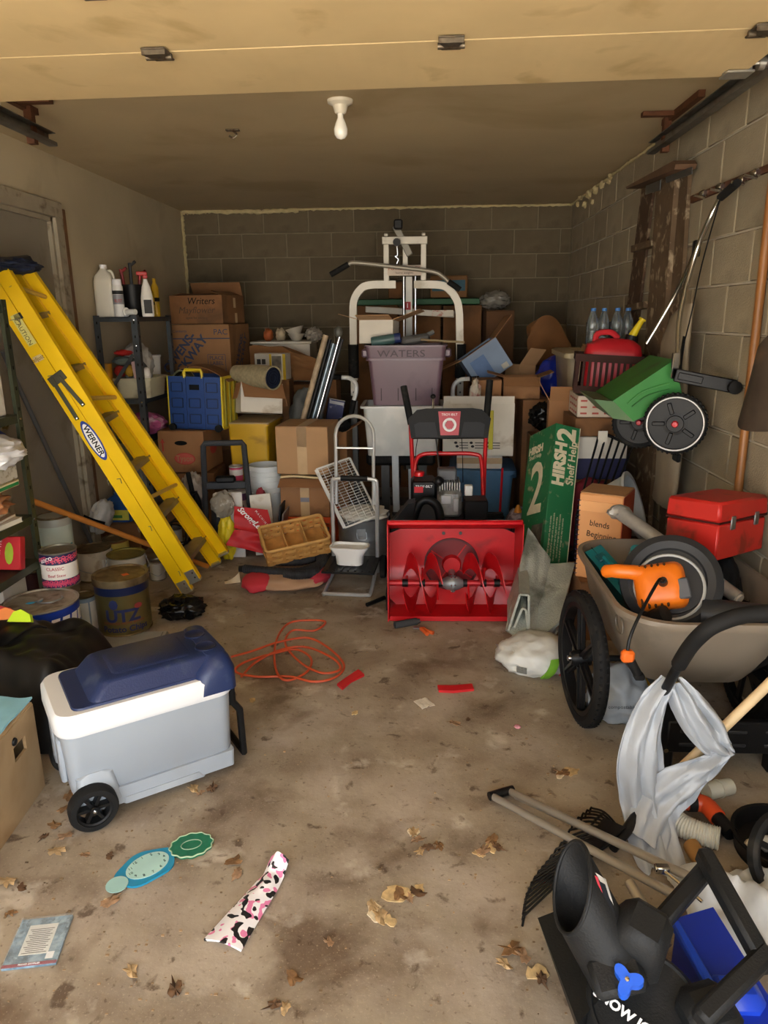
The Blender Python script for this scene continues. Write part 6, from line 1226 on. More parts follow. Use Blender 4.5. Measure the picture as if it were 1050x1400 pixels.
wallpoly('strip', [(948, 268), (1080, 214), (1080, 224), (948, 278)], 1.313, .015, RUST, tr)
for px, py in ((962, 265), (985, 256), (1015, 246), (1033, 237)): q = PX(px, py, 1.29); G().box(q, (.03, .05, .03), b=.006).o('clip', CHROME, tr); G().cyl(q+V((0, -.02, -.02)), q+V((-.05, -.02, -.01)), .006, n=8).o('peg', CHROME, tr)
# green spreader hung up by its handle
sp = thing('seed_spreader', 'green seed spreader with black wheels hanging on the wall', 'spreader', T(0, 0, 0))
GRN = mat('#2f7a33', .5, var=.08, dirt='#3c5a30', damt=.15)
YW = 3.25
def spP(px, py, Y): return PY(px, py, Y)
hop = [(815, 552), (838, 548), (922, 492), (930, 540), (868, 577)]
L0 = [spP(*q, 3.28) for q in ((838, 548), (922, 492), (934, 545), (866, 576))]; L1 = [q+V((.02, .42, .0)) for q in L0]
g = G(); g.loops([L0, L1], False, False); g.o('hopper_shell', GRN, sp, ang=.4)
gg = G(); gg.loops([L0, [q+V((.0002, .012, 0)) for q in L0]]).o('end_plate', GRN, sp); G().loops([L1, [q+V((.0002, -.012, 0)) for q in L1]]).o('end_plate', GRN, sp)
lip = [spP(812, 546, 3.3), spP(840, 549, 3.28), spP(868, 577, 3.28), spP(838, 572, 3.3)]; G().loops([lip, [q+V((.02, .42, 0)) for q in lip]]).o('hopper_lip', mat('#4f6f4a', .5, dirt='#7a7a68', damt=.3), sp)
pth = cr([spP(858, 552, 3.272), spP(880, 535, 3.272), spP(915, 524, 3.272)], 6); G().tube(pth, .004, 6).o('embossed_rib', mat('#3f8a42', .5), sp)
pth = cr([spP(864, 556, 3.272), spP(885, 541, 3.272), spP(915, 532, 3.272)], 6); G().tube(pth, .003, 6).o('embossed_rib', mat('#276a2b', .5), sp)
wc_ = spP(923, 579, 3.2); wr = 41*S(923, 579, 3.2)
WM = FRM(wc_, (0, 0, 1), V((-.38, -1, .0)))
def bigwheel(par, M, r, white=True):
    o = G().lathe([(r*.84, -.02), (r*.95, -.025), (r, -.015), (r, .015), (r*.95, .025), (r*.84, .02), (r*.84, -.02)], 48).o('wheel', BLKR, par, M=M)
    for k in range(40): G().box((r, 0, 0), (.006, r*.07, .045), M=RZ(9*k)).o('tread_lug', BLKR, o)
    if white: G().lathe([(r*.86, .0235), (r*.9, .0265), (r*.905, .0245), (r*.86, .022), (r*.86, .0235)], 48).o('white_ring', WHITE, o)
    G().lathe([(r*.84, .01), (r*.6, .006), (r*.28, .012), (r*.26, .02), (0, .02)], 40).lathe([(0, -.012), (r*.84, -.012)], 40).o('disc', BLKP, o)
    for k in range(5): G().box((r*.52, 0, .012), (r*.4, r*.14, .012), M=RZ(72*k+20), b=.003).o('spoke_rib', BLKP, o)
    G().lathe([(r*.11, .018), (r*.11, .03), (r*.08, .036), (0, .037)], 16).o('hub_cap', mat('#c2202a', .4), o)
bigwheel(sp, WM, wr); wo_ = PY(874, 577, 3.56)-wc_; bigwheel(sp, T(wo_) @ WM, wr*.95, False)
G().tube([wc_, wc_+wo_], .01, 8).o('axle', GRYM, sp)
a, b = spP(925, 512, 3.2), spP(1005, 530, 3.05); G(FRM((a+b)/2, b-a, (-.3, -1, 0))).box((0, 0, 0), ((b-a).length, .055, .012), b=.004).box((-.06, .0, .008), (.1, .03, .008), b=.003).o('support_arm', BLKP, sp); G().cyl(b+V((-.002, -.012, 0)), b+V((0, .012, 0)), .027, n=16).o('arm_end', BLKP, sp)
a = spP(923, 500, 3.22); G().box(a, (.03, .02, .11), b=.003).o('mount_plate', CHROME, sp)
T1 = [PX(1008, 250, 1.26), PX(985, 270, 1.25), PX(972, 295, 1.22), PY(950, 350, 3.4), PY(930, 430, 3.35), PY(926, 500, 3.25)]
G().tube(cr(T1[1:], 6), .0115, 10).o('handle_tube', CHROME, sp); G().tube([T1[0], T1[1]], .017, 10).o('handle_grip', BLKR, sp)
T2 = [PX(966, 310, 1.22), PY(930, 390, 3.55), PY(905, 435, 3.6), PY(884, 470, 3.62)]
G().tube(cr(T2, 6), .011, 10).o('handle_tube', CHROME, sp); q = PY(952, 340, 3.42); G().box(q, (.03, .03, .07), M=None, b=.005).o('clamp', BLKP, sp)
G().tube(cr([PX(985, 270, 1.24), PY(960, 360, 3.4), PY(945, 430, 3.3), PY(935, 470, 3.25)], 6), .003, 6).o('control_cable', BLACK, sp)
# taupe chair bag
cbg = thing('chair_bag', 'taupe folding chair bag hanging on the block wall', 'bag', T(0, 0, 0))
TP_ = mat('#8f816c', .85, var=.12, vs=7, bump=.4, bs=18)
L = []
for px, py, w, t_ in ((944, 415, .05, .03), (934, 432, .11, .05), (925, 470, .15, .07), (921, 530, .16, .075), (918, 600, .14, .07), (913, 660, .125, .065), (908, 686, .12, .06), (908, 690, .09, .04)):
    q = PX(px, py, 1.225); q.x = 1.218; t_ *= .52; L.append([(q.x-t_*math.cos(a*pi/12)*(1+.12*math.sin(a*3+py)), q.y+w*math.sin(a*pi/12)*1.15, q.z) for a in range(24)])
G().loops(L).o('body', TP_, cbg, ang=1.2); q = PX(925, 625, 1.185); G().box(q, (.02, .07, .04), b=.006).o('strap_buckle', BLKP, cbg)
G().tube(cr([PX(944, 418, 1.25), PX(930, 500, 1.18), PX(922, 622, 1.18)], 8), .008, 6).o('strap', BLKP, cbg)
# shovel handle and blade
a, b = PX(1060, 215, 1.29), PX(1006, 700, 1.285); d_ = (b-a).normalized(); b = b+d_*(b.z/-d_.z-.01)
pole('shovel_handle', 'orange varnished wooden shovel handle standing against the wall', b, a, .017, mat('#8a5a2c', .45, var=.15, vs=8))
sv = thing('spade', 'weathered dark steel spade hanging blade down at the wall', 'spade', T(0, 0, 0))
c0, c1, c2, c3 = PX(1012, 570, 1.2), PX(1040, 490, 1.22), PX(1085, 430, 1.22), PX(1060, 590, 1.2)
def spd(a, b): p = (c0*(1-a)+c3*a)*(1-b)+(c1*(1-a)+c2*a)*b; return p+V((-.05*math.sin(a*pi), 0, -.02*math.sin(a*pi)))
G().sheet(spd, 12, 8, .004).o('blade', mat('#453a30', .7, .4, var=.25, vs=9, dirt='#6d5640', damt=.3), sv); q = (c1+c2)/2; pole_ = G().tube([q, q+V((0, -.25, .45))], .018, 10).o('shaft', mat('#7a5a38', .6), sv)
# ================================================================ garden cart at the block wall
TAU = mat('#7f7466', .5, var=.06, vs=4, dirt='#6b6154', damt=.12)
gx0, gx1, gy0, gy1, gz = .655, 1.245, 2.12, 3.0, .58
gcart = thing('garden_cart', 'taupe plastic garden cart with big black wheels', 'garden cart', T((gx0+gx1)/2, (gy0+gy1)/2, 0))
lw, ll = (gx1-gx0)/2, (gy1-gy0)/2
def gl_(kx, ky, z, r, o=0, dy=0): return rrect(-lw*kx-o, lw*kx+o, -ll*ky-o+dy, ll*ky+o+dy, r, z, 8)
G().loops([gl_(.62, .6, .27, .1, dy=.05), gl_(.7, .7, .29, .12, dy=.04), gl_(.88, .88, .43, .15, dy=.01), gl_(.97, .97, gz-.03, .17), gl_(1, 1, gz-.028, .17, .004), gl_(1, 1, gz-.01, .17, .012), gl_(1, 1, gz+.004, .17, .01), gl_(1, 1, gz+.006, .17, -.004), gl_(.96, .97, gz-.01, .16), gl_(.86, .87, .43, .14, dy=.01), gl_(.66, .66, .3, .1, dy=.04)]).o('tub', TAU, gcart)
q = PY(858, 825, 2.2)
G().tube([V((-lw*.965+.02*(1-math.sin(a*.4)) if 0 else -lw*.955-.0, -.28+.045*math.cos(a*.393), gz-.07+.03*math.sin(a*.393))) for a in range(16)], .003, 5, closed=True).o('embossed_oval', mat('#5f564b', .5), gcart)
def cl_(p): return V(p)-V(((gx0+gx1)/2, (gy0+gy1)/2, 0))
# wheels
wr_ = .258
for sx in (-1, 1):
    c = cl_((.612 if sx < 0 else 1.305-.02, 2.53, wr_))
    if sx > 0: c.x = lw-.02
    M = T(c) @ RZ(4.8) @ RY(-90 if sx < 0 else 90)
    if sx > 0: M = T(c+V((0, 0, 0))) @ RY(90)
    o = G().lathe([(wr_*.83, -.022), (wr_*.9, -.028), (wr_*.97, -.02), (wr_, -.006), (wr_, .006), (wr_*.97, .02), (wr_*.9, .028), (wr_*.83, .022), (wr_*.83, -.022)], 56).o('wheel', BLKR, gcart, M=M)
    for k in range(60): G().box((wr_*.99, .0, 0), (.004, .008, .034), M=RZ(6*k) @ RX(20)).o('tread_block', BLKR, o)
    g = G().lathe([(wr_*.76, -.02), (wr_*.84, -.02), (wr_*.84, .02), (wr_*.76, .02), (wr_*.76, -.02)], 48)
    g.o('rim', BLKP, o)
    for k in range(6): G().box((wr_*.46, 0, 0), (wr_*.66, .034, .02), M=RZ(60*k+10), b=.004).box((wr_*.46, 0, .008), (wr_*.66, .01, .022), M=RZ(60*k+10)).o('spoke', BLKP, o)
    G().lathe([(.0, .045), (.022, .044), (.03, .03), (.03, -.03), (0, -.03)][::-1], 20).o('hub', BLKP, o); G().lathe([(0, .056), (.011, .054), (.012, .044)][::-1], 12).o('axle_nut', CHROME, o)
    if sx > 0: o.scale = (.9, .9, .6)
G().cyl(cl_((.6, 2.53, wr_)), cl_((1.27, 2.53, wr_)), .012, n=12).o('axle', BLKP, gcart)
# chassis: cross plate with slots, legs
c = cl_((1.06, 2.2, .14)); G().box(c, (.46, .03, .12), b=.006).box(c+V((0, .05, -.05)), (.46, .1, .012)).o('stand_plate', BLKP, gcart)
for k in range(3):
    for z in (.025, -.025): G().box(c+V((-.15+k*.14, -.017, z)), (.08, .006, .012), b=.003).o('pressed_rib', mat('#2c2c2d', .35), gcart)
G().box(cl_((.835, 2.21, .15)), (.05, .04, .3), b=.006).o('stand_leg', BLKP, gcart); G().box(cl_((.835, 2.36, .27)), (.05, .32, .03)).o('chassis_rail', BLKP, gcart); G().box(cl_((1.2, 2.36, .27)), (.05, .32, .03)).o('chassis_rail', BLKP, gcart); G().box(cl_((1.2, 2.21, .14)), (.05, .04, .26)).o('stand_leg', BLKP, gcart)
G().cyl(cl_((.83, 2.187, .09)), cl_((.83, 2.182, .09)), .008, n=8).o('bolt', CHROME, gcart)
# handle loop
hpts = [cl_((.85, 2.25, .3)), cl_(PY(903, 957, 2.0)), cl_(PY(932, 902, 1.86)), cl_(PY(955, 871, 1.78)), cl_(PY(985, 851, 1.75)), cl_(PY(1040, 838, 1.75))]
q = hpts[-1]; hpts += [q+V((.2, .0, .0)), q+V((.29, .06, -.02)), V((lw*.6, hpts[0].y+.1, .3))]
P = cr(hpts, 8); G().tube(P, .014, 10).o('handle_tube', BLKP, gcart); G().tube(P[15:50], .0215, 12).o('foam_grip', BLKR, gcart)
# ---------------------------------------------------------------- things in the cart
TEAL = mat('#0f6f78', .42, var=.08, dirt='#0c5860', damt=.15)
a0, a1, a2, a3 = PY(793, 738, 2.9), PY(818, 733, 2.92), PY(852, 822, 2.42), PY(838, 838, 2.4)
def teal_case(M, w, d, h, name, label):
    t = thing(name, label, 'tool case', M)
    G().loops([rrect(-w/2, w/2, -d/2, d/2, .02, 0), rrect(-w/2, w/2, -d/2, d/2, .025, h*.46)]).o('bottom_shell', TEAL, t); G().loops([rrect(-w/2, w/2, -d/2, d/2, .025, h*.5), rrect(-w/2, w/2, -d/2, d/2, .02, h), rrect(-w/2+.02, w/2-.02, -d/2+.02, d/2-.02, .02, h+.006)]).o('top_shell', TEAL, t)
    G().box((0, 0, h*.48), (w-.006, d-.006, h*.06)).o('seam', BLKP, t)
    for x in (-.25, .25): G().box((x*w, -d/2-.006, h*.5), (.05, .014, h*.5), b=.004).o('latch', mat('#0a4c54', .5), t)
    G().tube([(-.06, -d/2, h*.5), (-.055, -d/2-.035, h*.5), (.055, -d/2-.035, h*.5), (.06, -d/2, h*.5)], .01, 8).o('handle', TEAL, t); return t
teal_case(FRM(V((.748, 2.66, .455)), V((.06, -.95, -.22)), V((.9, .1, .44))), .42, .22, .07, 'tool_case', 'teal tool case leaning on the inner side of the cart')
teal_case(FRM(V((.925, 2.78, .49)), V((.9, -.2, .1)), V((-.12, -.72, .6))), .16, .24, .06, 'tool_case', 'teal tool case with latches behind the leaf blower')
tcM = [o for o in bpy.data.objects if o.name == 'tool_case.001'][0].matrix_basis
for k in range(9):
    q = tcM @ V((-.06+.033*(k % 3), -.02+.04*(k//3), .074)); tag(G().blob((0, 0, 0), (.014, .01, .014), .3, 2, k, 2).o('metal_fitting', CHROME if k % 3 else mat('#b5a422', .4), M=T(q)), 'small shiny metal fitting on the latched teal case' if k % 3 else 'small yellow fitting on the latched teal case', 'fitting', 'metal fittings in the cart')
# leaf blower
ORG = mat('#dd6f12', .4, var=.06, dirt='#b3590f', damt=.1)
bc = PY(906, 806, 2.36); lbM = FRM(bc, V((1, .0, .1)), V((-.28, -.8, .52)))
lbw = thing('leaf_blower', 'orange and black electric leaf blower in the cart', 'leaf blower', lbM)
G().lathe([(0, -.09), (.1, -.09), (.155, -.06), (.168, -.02), (.165, .02), (.14, .035), (.115, .03), (.11, .02), (0, .02)], 44, T(.03, .02, 0)).o('fan_housing', mat('#2a2b2d', .45, var=.12), lbw)
G().lathe([(.108, .026), (.116, .032), (.112, .036), (.106, .034), (.108, .026)], 40, T(.02, .0, 0)).o('intake_ring', mat('#9a9b97', .4), lbw)
G().loops([rrect(-.09, .075, -.075, .08, .03, .015), rrect(-.09, .075, -.075, .08, .035, .06), rrect(-.075, .06, -.06, .065, .035, .085), rrect(-.05, .035, -.035, .04, .03, .095)]).o('motor_housing', ORG, lbw)
for k in range(5):
    G().box((-.065+.02*k, .055, .076), (.008, .04, .02), b=.003, M=T(0, 0, 0)).o('vent_slot', mat('#3a1e08', .6), lbw); G().box((-.075+.02*k, -.055, .074), (.008, .035, .02), b=.003).o('vent_slot', mat('#3a1e08', .6), lbw)
G().tube(cr([(-.05, .05, .06), (-.1, .06, .075), (-.15, .072, .07), (-.18, .078, .05)], 5), [.026]*5+[.025]*5+[.023]*5+[.018], 12).o('handle', ORG, lbw)
G().box((.06, -.02, .08), (.04, .07, .02), b=.005).o('rating_plate', mat('#4b4d52', .5), lbw)
G().cyl((.0, .005, .09), (.0, .005, .13), .016, .012, n=12).o('cord_boot', BLKP, lbw)
G().cyl((.11, -.1, .0), (.33, -.155, .04), .055, .048, n=22).o('outlet_tube', mat('#2a2b2d', .4), lbw); G().cyl((-.02, -.1, .09), (-.09, -.11, .03), .028, .026, n=16).lathe([(.029, 0), (.029, .012), (.02, .016), (0, .014)], 18, FRM(V((-.02, -.1, .09)), (0, 1, 0), V((.7, .1, .6)))).o('tube_stub', BLKP, lbw)
p0 = lbM @ V((0, .005, .13)); cp_ = [p0, p0+V((-.03, -.04, .01)), PY(876, 838, 2.12), PY(862, 870, 2.08), PY(857, 895, 2.07)]
t = thing('power_cord', 'black blower cord with an orange clip over the cart rim', 'cord', T(0, 0, 0)); G().tube(cr(cp_, 8), .0055, 8).o('cord', BLKP, t)
q = PY(858, 897, 2.07); G().box(q, (.04, .03, .04), b=.008).o('orange_clip', mat('#e2681a', .45), t); G().tube([q+V((.01, 0, -.015)), q+V((.035, 0, -.06))], .014, 10).box(q+V((.04, 0, -.068)), (.03, .03, .02), b=.004).o('plug', BLKR, t)
# red metal toolbox
tbx = thing('toolbox', 'dented red metal toolbox resting on the cart', 'toolbox', None)
e0, e1 = PY(978, 768, 2.45), PY(990, 697, 2.34)
tbx.matrix_basis = T(e0) @ RZ(40) @ RY(4) @ RX(-3)
TR = mat('#b3221c', .4, .1, var=.1, vs=5, dirt='#6e2216', damt=.22, ds=9); th_ = .2
G().box((.17, .1, .065), (.34, .2, .13), b=.006).o('body', TR, tbx); G().box((.17, .1, .172), (.35, .21, .075), b=.01, top=(.99, .97)).o('lid', TR, tbx); G().box((.17, .1, .135), (.346, .206, .006)).o('lid_seam', mat('#3c0f0c', .6), tbx)
for x in (.09, .26): G().box((x, -.004, .13), (.03, .008, .05), b=.003).o('latch', GRYM, tbx)
crumple('black_jacket', 'black jacket stuffed under the red toolbox', 'jacket', (1.15, 2.67, .485), (.062, .13, .16), mat('#121213', .85, var=.25), .15, 2, 121)
crumple('orange_cloth', 'orange cloth under the black jacket', 'cloth', (1.16, 2.4, .45), (.035, .05, .05), mat('#c8691c', .8), .2, 2, 122)
# foil roll
a, b = PY(846, 700, 2.98), PY(1010, 818, 2.47); fr_ = thing('foil_roll', 'long silver wrapped roll lying across the cart', 'roll', T(a)); FOIL = mat('#a9a6a0', .32, .35, var=.15, vs=25, bump=.6, bs=25)
G().tube([V((0, 0, 0)), (b-a)*.5+V((0, 0, .004)), b-a], [.03, .027, .025], 16).o('roll', FOIL, fr_); G().tube([(b-a), (b-a)*1.012], .018, 12).o('end_core', mat('#c9c8c2', .4), fr_); G().blob((0, 0, 0), (.05, .035, .03), .3, 2, 3, 3).o('loose_end', FOIL, fr_)
# ---------------------------------------------------------------- foil faced insulation, soil bag, bag behind the wheel
INS = mat('#a3a69b', .35, .25, var=.2, vs=10, bump=.9, bs=130, dirt='#565a50', damt=.25)
ins = thing('insulation_sheet', 'folded silver bubble insulation before the green carton', 'insulation', T(0, 0, 0))
A = [PY(722, 722, 3.5), PY(752, 765, 3.42), PY(726, 884, 3.08), PY(692, 862, 3.1)]; Bq = [PY(742, 772, 3.42), PY(786, 770, 3.42), PY(765, 852, 3.08), PY(725, 884, 3.08)]
z3 = V((0, 0, 0)); G().sheet(quad(A[0], A[1], A[2], A[3], .014, 3, z3), 14, 16, .012).o('panel', INS, ins); G().sheet(quad(Bq[0], Bq[1], Bq[2], Bq[3], .01, 6, z3), 14, 16, .012).o('panel', INS, ins)
C_ = [PY(712, 812, 3.12), PY(724, 814, 3.12), PY(727, 880, 3.085), PY(720, 884, 3.085)]
for pts in ([(695, 862), (711, 813), (723, 814), (723, 880)], [(703, 858), (714, 832), (719, 834), (724, 878)], [(724, 882), (752, 866), (765, 850)], [(726, 884), (757, 872), (762, 862)]):
    for i in range(len(pts)-1):
        p_, q_ = PY(*pts[i], 3.09), PY(*pts[i+1], 3.09); G().sheet(lambda a_, b_: (p_*(1-a_)+q_*a_)+V((.03*b_, .28*b_, .03*b_)), 4, 6, .01).o('fold', INS, ins)
SB = mat('#cdcdc6', .45, var=.08, vs=7)
c = PZ(732, 925); bR = (.17, .15, .085); sbg = crumple('soil_bag', 'white soil bag with a green stripe under the insulation', 'bag', (c.x+.01, c.y+.09, .065), bR, SB, .17, 2.4, 131, flat=-.062)
def onb(th, ph, k=1.07): return (bR[0]*k*math.cos(th)*math.cos(ph), bR[1]*k*math.sin(th)*math.cos(ph), max(-.06, bR[2]*k*math.sin(ph)))
G().sheet(lambda a_, b_: onb(-1.55+.22*a_+.25*b_, -.55+1.0*b_), 4, 10, .008).o('green_stripe', ink('#6fa62a'), sbg); G().sheet(lambda a_, b_: onb(-1.0+.3*a_, -.5+.2*b_), 4, 3, .008).o('red_label', ink('#b83a34'), sbg)
for k in range(5): G().sheet(lambda a_, b_: onb(-2.15+.25*a_, -.25+.07*k+.035*b_), 4, 1, .006).o('print_line', ink('#7b7b76'), sbg)
c = PZ(840, 1000); bb_ = crumple('plastic_bag', 'pale blue grey plastic bag behind the big cart wheel', 'bag', (c.x+.03, c.y+.1, .105), (.12, .085, .125), mat('#a7b0b8', .3, var=.1, vs=7), .16, 1.9, 132, flat=-.1); text('compostable', .02, ink('#5a6068'), bb_, FF(-.01, -.105, .0), name='print')
crumple('fertiliser_bag', 'yellow and red bag behind the pale plastic bag', 'bag', (.95, 2.7, .08), (.1, .08, .08), mat('#c9a51e', .5, var=.2, dirt='#a8302a', damt=.3), .15, 2, 133, flat=-.078)
# ---------------------------------------------------------------- grey plastic sheeting knotted to the handle
GP = mat('#a6abb1', .3, var=.08, vs=9, bump=.25, bs=25)
def strip(path, wd, seed, k=7):
    c = cr(path, k); n_ = len(c)
    def fn(a_, b_):
        i = min(n_-1, int(round(a_*(n_-1)))); p_ = c[i]; t_ = (c[min(n_-1, i+1)]-c[max(0, i-1)]).normalized()
        s_ = t_.cross(fw).normalized(); w_ = wd(a_) if callable(wd) else wd
        f_ = .018*noise.noise(V((b_*5+seed, a_*4, seed)))+.012*math.sin(b_*16+seed+5*a_)+.008*noise.noise(V((b_*14, a_*12, seed)))
        q_ = p_+s_*(b_-.5)*w_-fw*(f_+.03*math.sin(b_*pi)); q_.z = max(q_.z, .004+.006*abs(noise.noise(V((a_*9, b_*9, 1))))); return q_
    return G().sheet(fn, n_-1, 22, .003)
ps = thing('plastic_sheeting', 'grey plastic sheeting hanging from the cart handle', 'plastic sheet', T(0, 0, 0))
strip([PY(912, 928, 1.97), PY(893, 960, 1.95), PY(877, 1010, 1.92), PY(876, 1060, 1.9), PY(884, 1105, 1.88), PY(893, 1150, 1.82), PY(906, 1188, 1.74)], lambda a_: .05+.09*min(1, a_*2.4), 1).o('sheet', GP, ps, ang=1.2)
strip([PY(920, 930, 1.97), PY(945, 970, 1.94), PY(975, 1010, 1.92), PY(993, 1026, 1.92)], lambda a_: .05+.06*math.sin(a_*3.1), 4).o('sheet', GP, ps, ang=1.2)
strip([PY(993, 1024, 1.92), PY(965, 1048, 1.9), PY(930, 1072, 1.89), PY(900, 1100, 1.88), PY(885, 1150, 1.8)], lambda a_: .03+.1*min(1, a_*2), 7).o('sheet', GP, ps, ang=1.2)
GP2 = mat('#b4b6b5', .35, var=.06, vs=8, bump=.2, bs=20)
tag(G().sheet(lambda a_, b_: (.66+a_*.45, 1.42+b_*.3-.08*a_, .03+.1*math.sin(b_*pi)*(.6+.5*a_)+.05*noise.noise(V((a_*6, b_*5, 3)))+.02*math.sin(a_*25+b_*9)+.02*abs(noise.noise(V((a_*14, b_*14, 8))))), 40, 24, .003).o('white_sheeting', GP2, ang=1.2), 'white plastic sheeting on the concrete behind the snow thrower', 'plastic sheet')
# ================================================================ FOREGROUND RIGHT
# rake
rs_ = PY(903, 1078, 1.93); re_ = PY(1075, 912, 2.02); rk_ = thing('leaf_rake', 'black plastic leaf rake with a pale wooden handle', 'rake', T(rs_))
G().tube([V((0, 0, 0)), re_-rs_], .0155, 12).o('handle', mat('#d8bd92', .55, var=.1, vs=14), rk_)
dr = (rs_-re_).normalized(); so_ = PZ(838, 1160, .06)-rs_; G().tube([-dr*.02, dr*.03, so_], [.02, .021, .014], 10).o('socket', BLKP, rk_)
root = so_+(V((0, 0, 0))-so_)*.25
tp_ = [(717, 1251), (718, 1236), (721, 1221), (727, 1206), (736, 1191), (747, 1178), (760, 1160), (774, 1143), (784, 1124), (797, 1111), (808, 1103)]
te = cr([PZ(x, y, .035)-rs_ for x, y in tp_], 2)
for k, e in enumerate(te):
    d_ = (e-root).normalized(); st = root+d_*.03; up_ = V((0, 0, 1))
    G().tube(cr([st, st*.5+e*.5+V((0, 0, .016)), e-d_*.012, e+V((0, 0, -.004)), e+d_*.006+V((0, 0, -.03))], 4), .0034, 5).o('tine', BLKP, rk_)
w3 = [root]+[root+(e-root)*.5 for e in te[::3]]; G().loops([[q_+V((0, 0, .012)) for q_ in w3], [q_+V((0, 0, .018)) for q_ in w3]]).o('fan_web', BLKP, rk_)
G().tube([root+(e-root)*.62+V((0, 0, .01)) for e in te], .004, 6).o('brace_bar', BLKP, rk_)
# folded aluminium frame
alu = thing('folded_frame', 'folded grey tube frame lying across the rake', 'frame', T(0, 0, 0)); AT = mat('#a39c90', .4, .5, var=.08)
A0, A1, A2 = PZ(674, 1089, .02), PY(856, 1192, 1.62), PY(935, 1226, 1.5)
A0, E0 = PZ(674, 1089, .025), PZ(938, 1232, .2); B0_, E1 = PZ(697, 1082, .025), PZ(945, 1200, .22)
for a, b in ((A0, E0), (B0_, E1)): G().tube([a, b], .0115, 10).o('tube', AT, alu)
a, b = PZ(705, 1090, .02), PZ(900, 1180, .19); G().tube([a, b], .007, 8).o('inner_tube', AT, alu)
a, b = E0, PZ(905, 1290, .12); c1 = E0+(E0-A0)*.12; G().tube([PZ(860, 1205, .15), PZ(912, 1295, .1)], .013, 10).o('tube', AT, alu)
G().tube([A0+V((-.012, .0, .0)), B0_+V((.012, .01, 0))], .014, 10).o('end_cap', BLKP, alu); q = PZ(905, 1188, .21); G().box(q, (.035, .02, .02), b=.003).o('clip', CHROME, alu); G().tube([q, q+V((.06, -.1, .0))], .004, 6).o('link_rod', CHROME, alu)
# fittings on the concrete
tag(G().tube([(0, 0, 0), (.09, .03, 0)], [.028, .026], 16).tube([(.045, .015, 0), (.05, .017, 0)], .03, 16).o('pipe_coupling', mat('#c2c1b2', .45), M=T(PZ(965, 1082, .03))), 'pale plastic pipe coupling on the concrete', 'pipe fitting')
c = PZ(950, 1105, .05); of = thing('orange_elbow', 'orange plastic pipe elbows joined to a black tube', 'pipe fitting', T(c)); OE = mat('#cf4a20', .42)
G().tube(cr([(-.075, -.01, -.01), (-.04, .03, .0), (-.01, .03, 0)], 5), .026, 14).o('elbow', OE, of); G().tube(cr([(.01, .03, 0), (.04, .015, 0), (.055, -.035, -.005)], 5), .027, 14).o('elbow', OE, of); G().tube([(.055, -.03, -.005), (.07, -.1, -.01)], .022, 12).o('black_tube', BLKP, of); G().tube([(-.012, .03, 0), (.012, .03, 0)], .03, 14).o('collar', BLKR, of)
hz_ = cr([PZ(918, 1118, .04), PZ(935, 1130, .04), PZ(960, 1140, .04), PZ(984, 1147, .04)], 14); tag(G().tube(hz_, [.031+.004*(i % 2) for i in range(len(hz_))], 14).o('ribbed_hose', mat('#bfbdb0', .45)), 'short pale ribbed hose on the concrete', 'hose')
tag(G().cyl((0, 0, 0), (.01, -.1, 0), .024, n=14).o('wooden_dowel', mat('#8f6630', .6), M=T(PZ(945, 1156, .027))), 'short brown wooden dowel end beside the ribbed hose', 'dowel')
c = PZ(1045, 1165, 0); tb2 = thing('tool_tray', 'black round rimmed tray of odds and ends', 'tray', T(c.x+.05, c.y-.005, 0)); G().lathe([(.13, .01), (.14, .05), (.145, .055), (.145, .062), (.135, .06), (.125, .015), (0, .012), (0, .0), (.13, .0), (.13, .01)], 36).o('tray', BLKP, tb2); 
for x, z, m, r_, lab in ((-.0, .045, '#b8bcc0', .025, 'pale grey plastic knob in the black tray'), (.055, .04, '#c5e31c', .02, 'neon yellow clip in the black tray'), (-.05, .04, '#c9b99a', .018, 'pale wooden block in the black tray')): tag(G().box((0, 0, 0), (r_*2.2, r_*1.6, r_*2), b=r_*.6).o('odd_piece', mat(m, .45), M=T(c.x+x, c.y-.02, z)), lab, 'oddment', 'oddments in the black tray')
c = PZ(1050, 1215, .0); cw_2 = thing('spare_wheel', 'black plastic wheel with a chrome hub beside the tray', 'wheel', T(c.x+.01, c.y-.02, .13) @ RZ(25)); spoked(cw_2, RX(68), .11, .03, ns=5, ri=.88); G().tube([(0, -.02, 0), (-.03, -.13, .01)], .014, 10).o('axle', CHROME, cw_2)
# ---------------------------------------------------------------- electric snow thrower
SJ = mat('#1a1b1c', .55, var=.12, vs=7, bump=.25, bs=220, dirt='#2b2b2b', damt=.2); SJ2 = mat('#121313', .5, bump=.2, bs=220); SBL = mat('#1231a8', .4, var=.06); KBL = mat('#1b56c8', .4)
sj = thing('snow_thrower', 'black and blue electric snow thrower with a chute', 'snow thrower', T(0, 0, 0))
def sp_(px, py, z): return PZ(px, py, z)
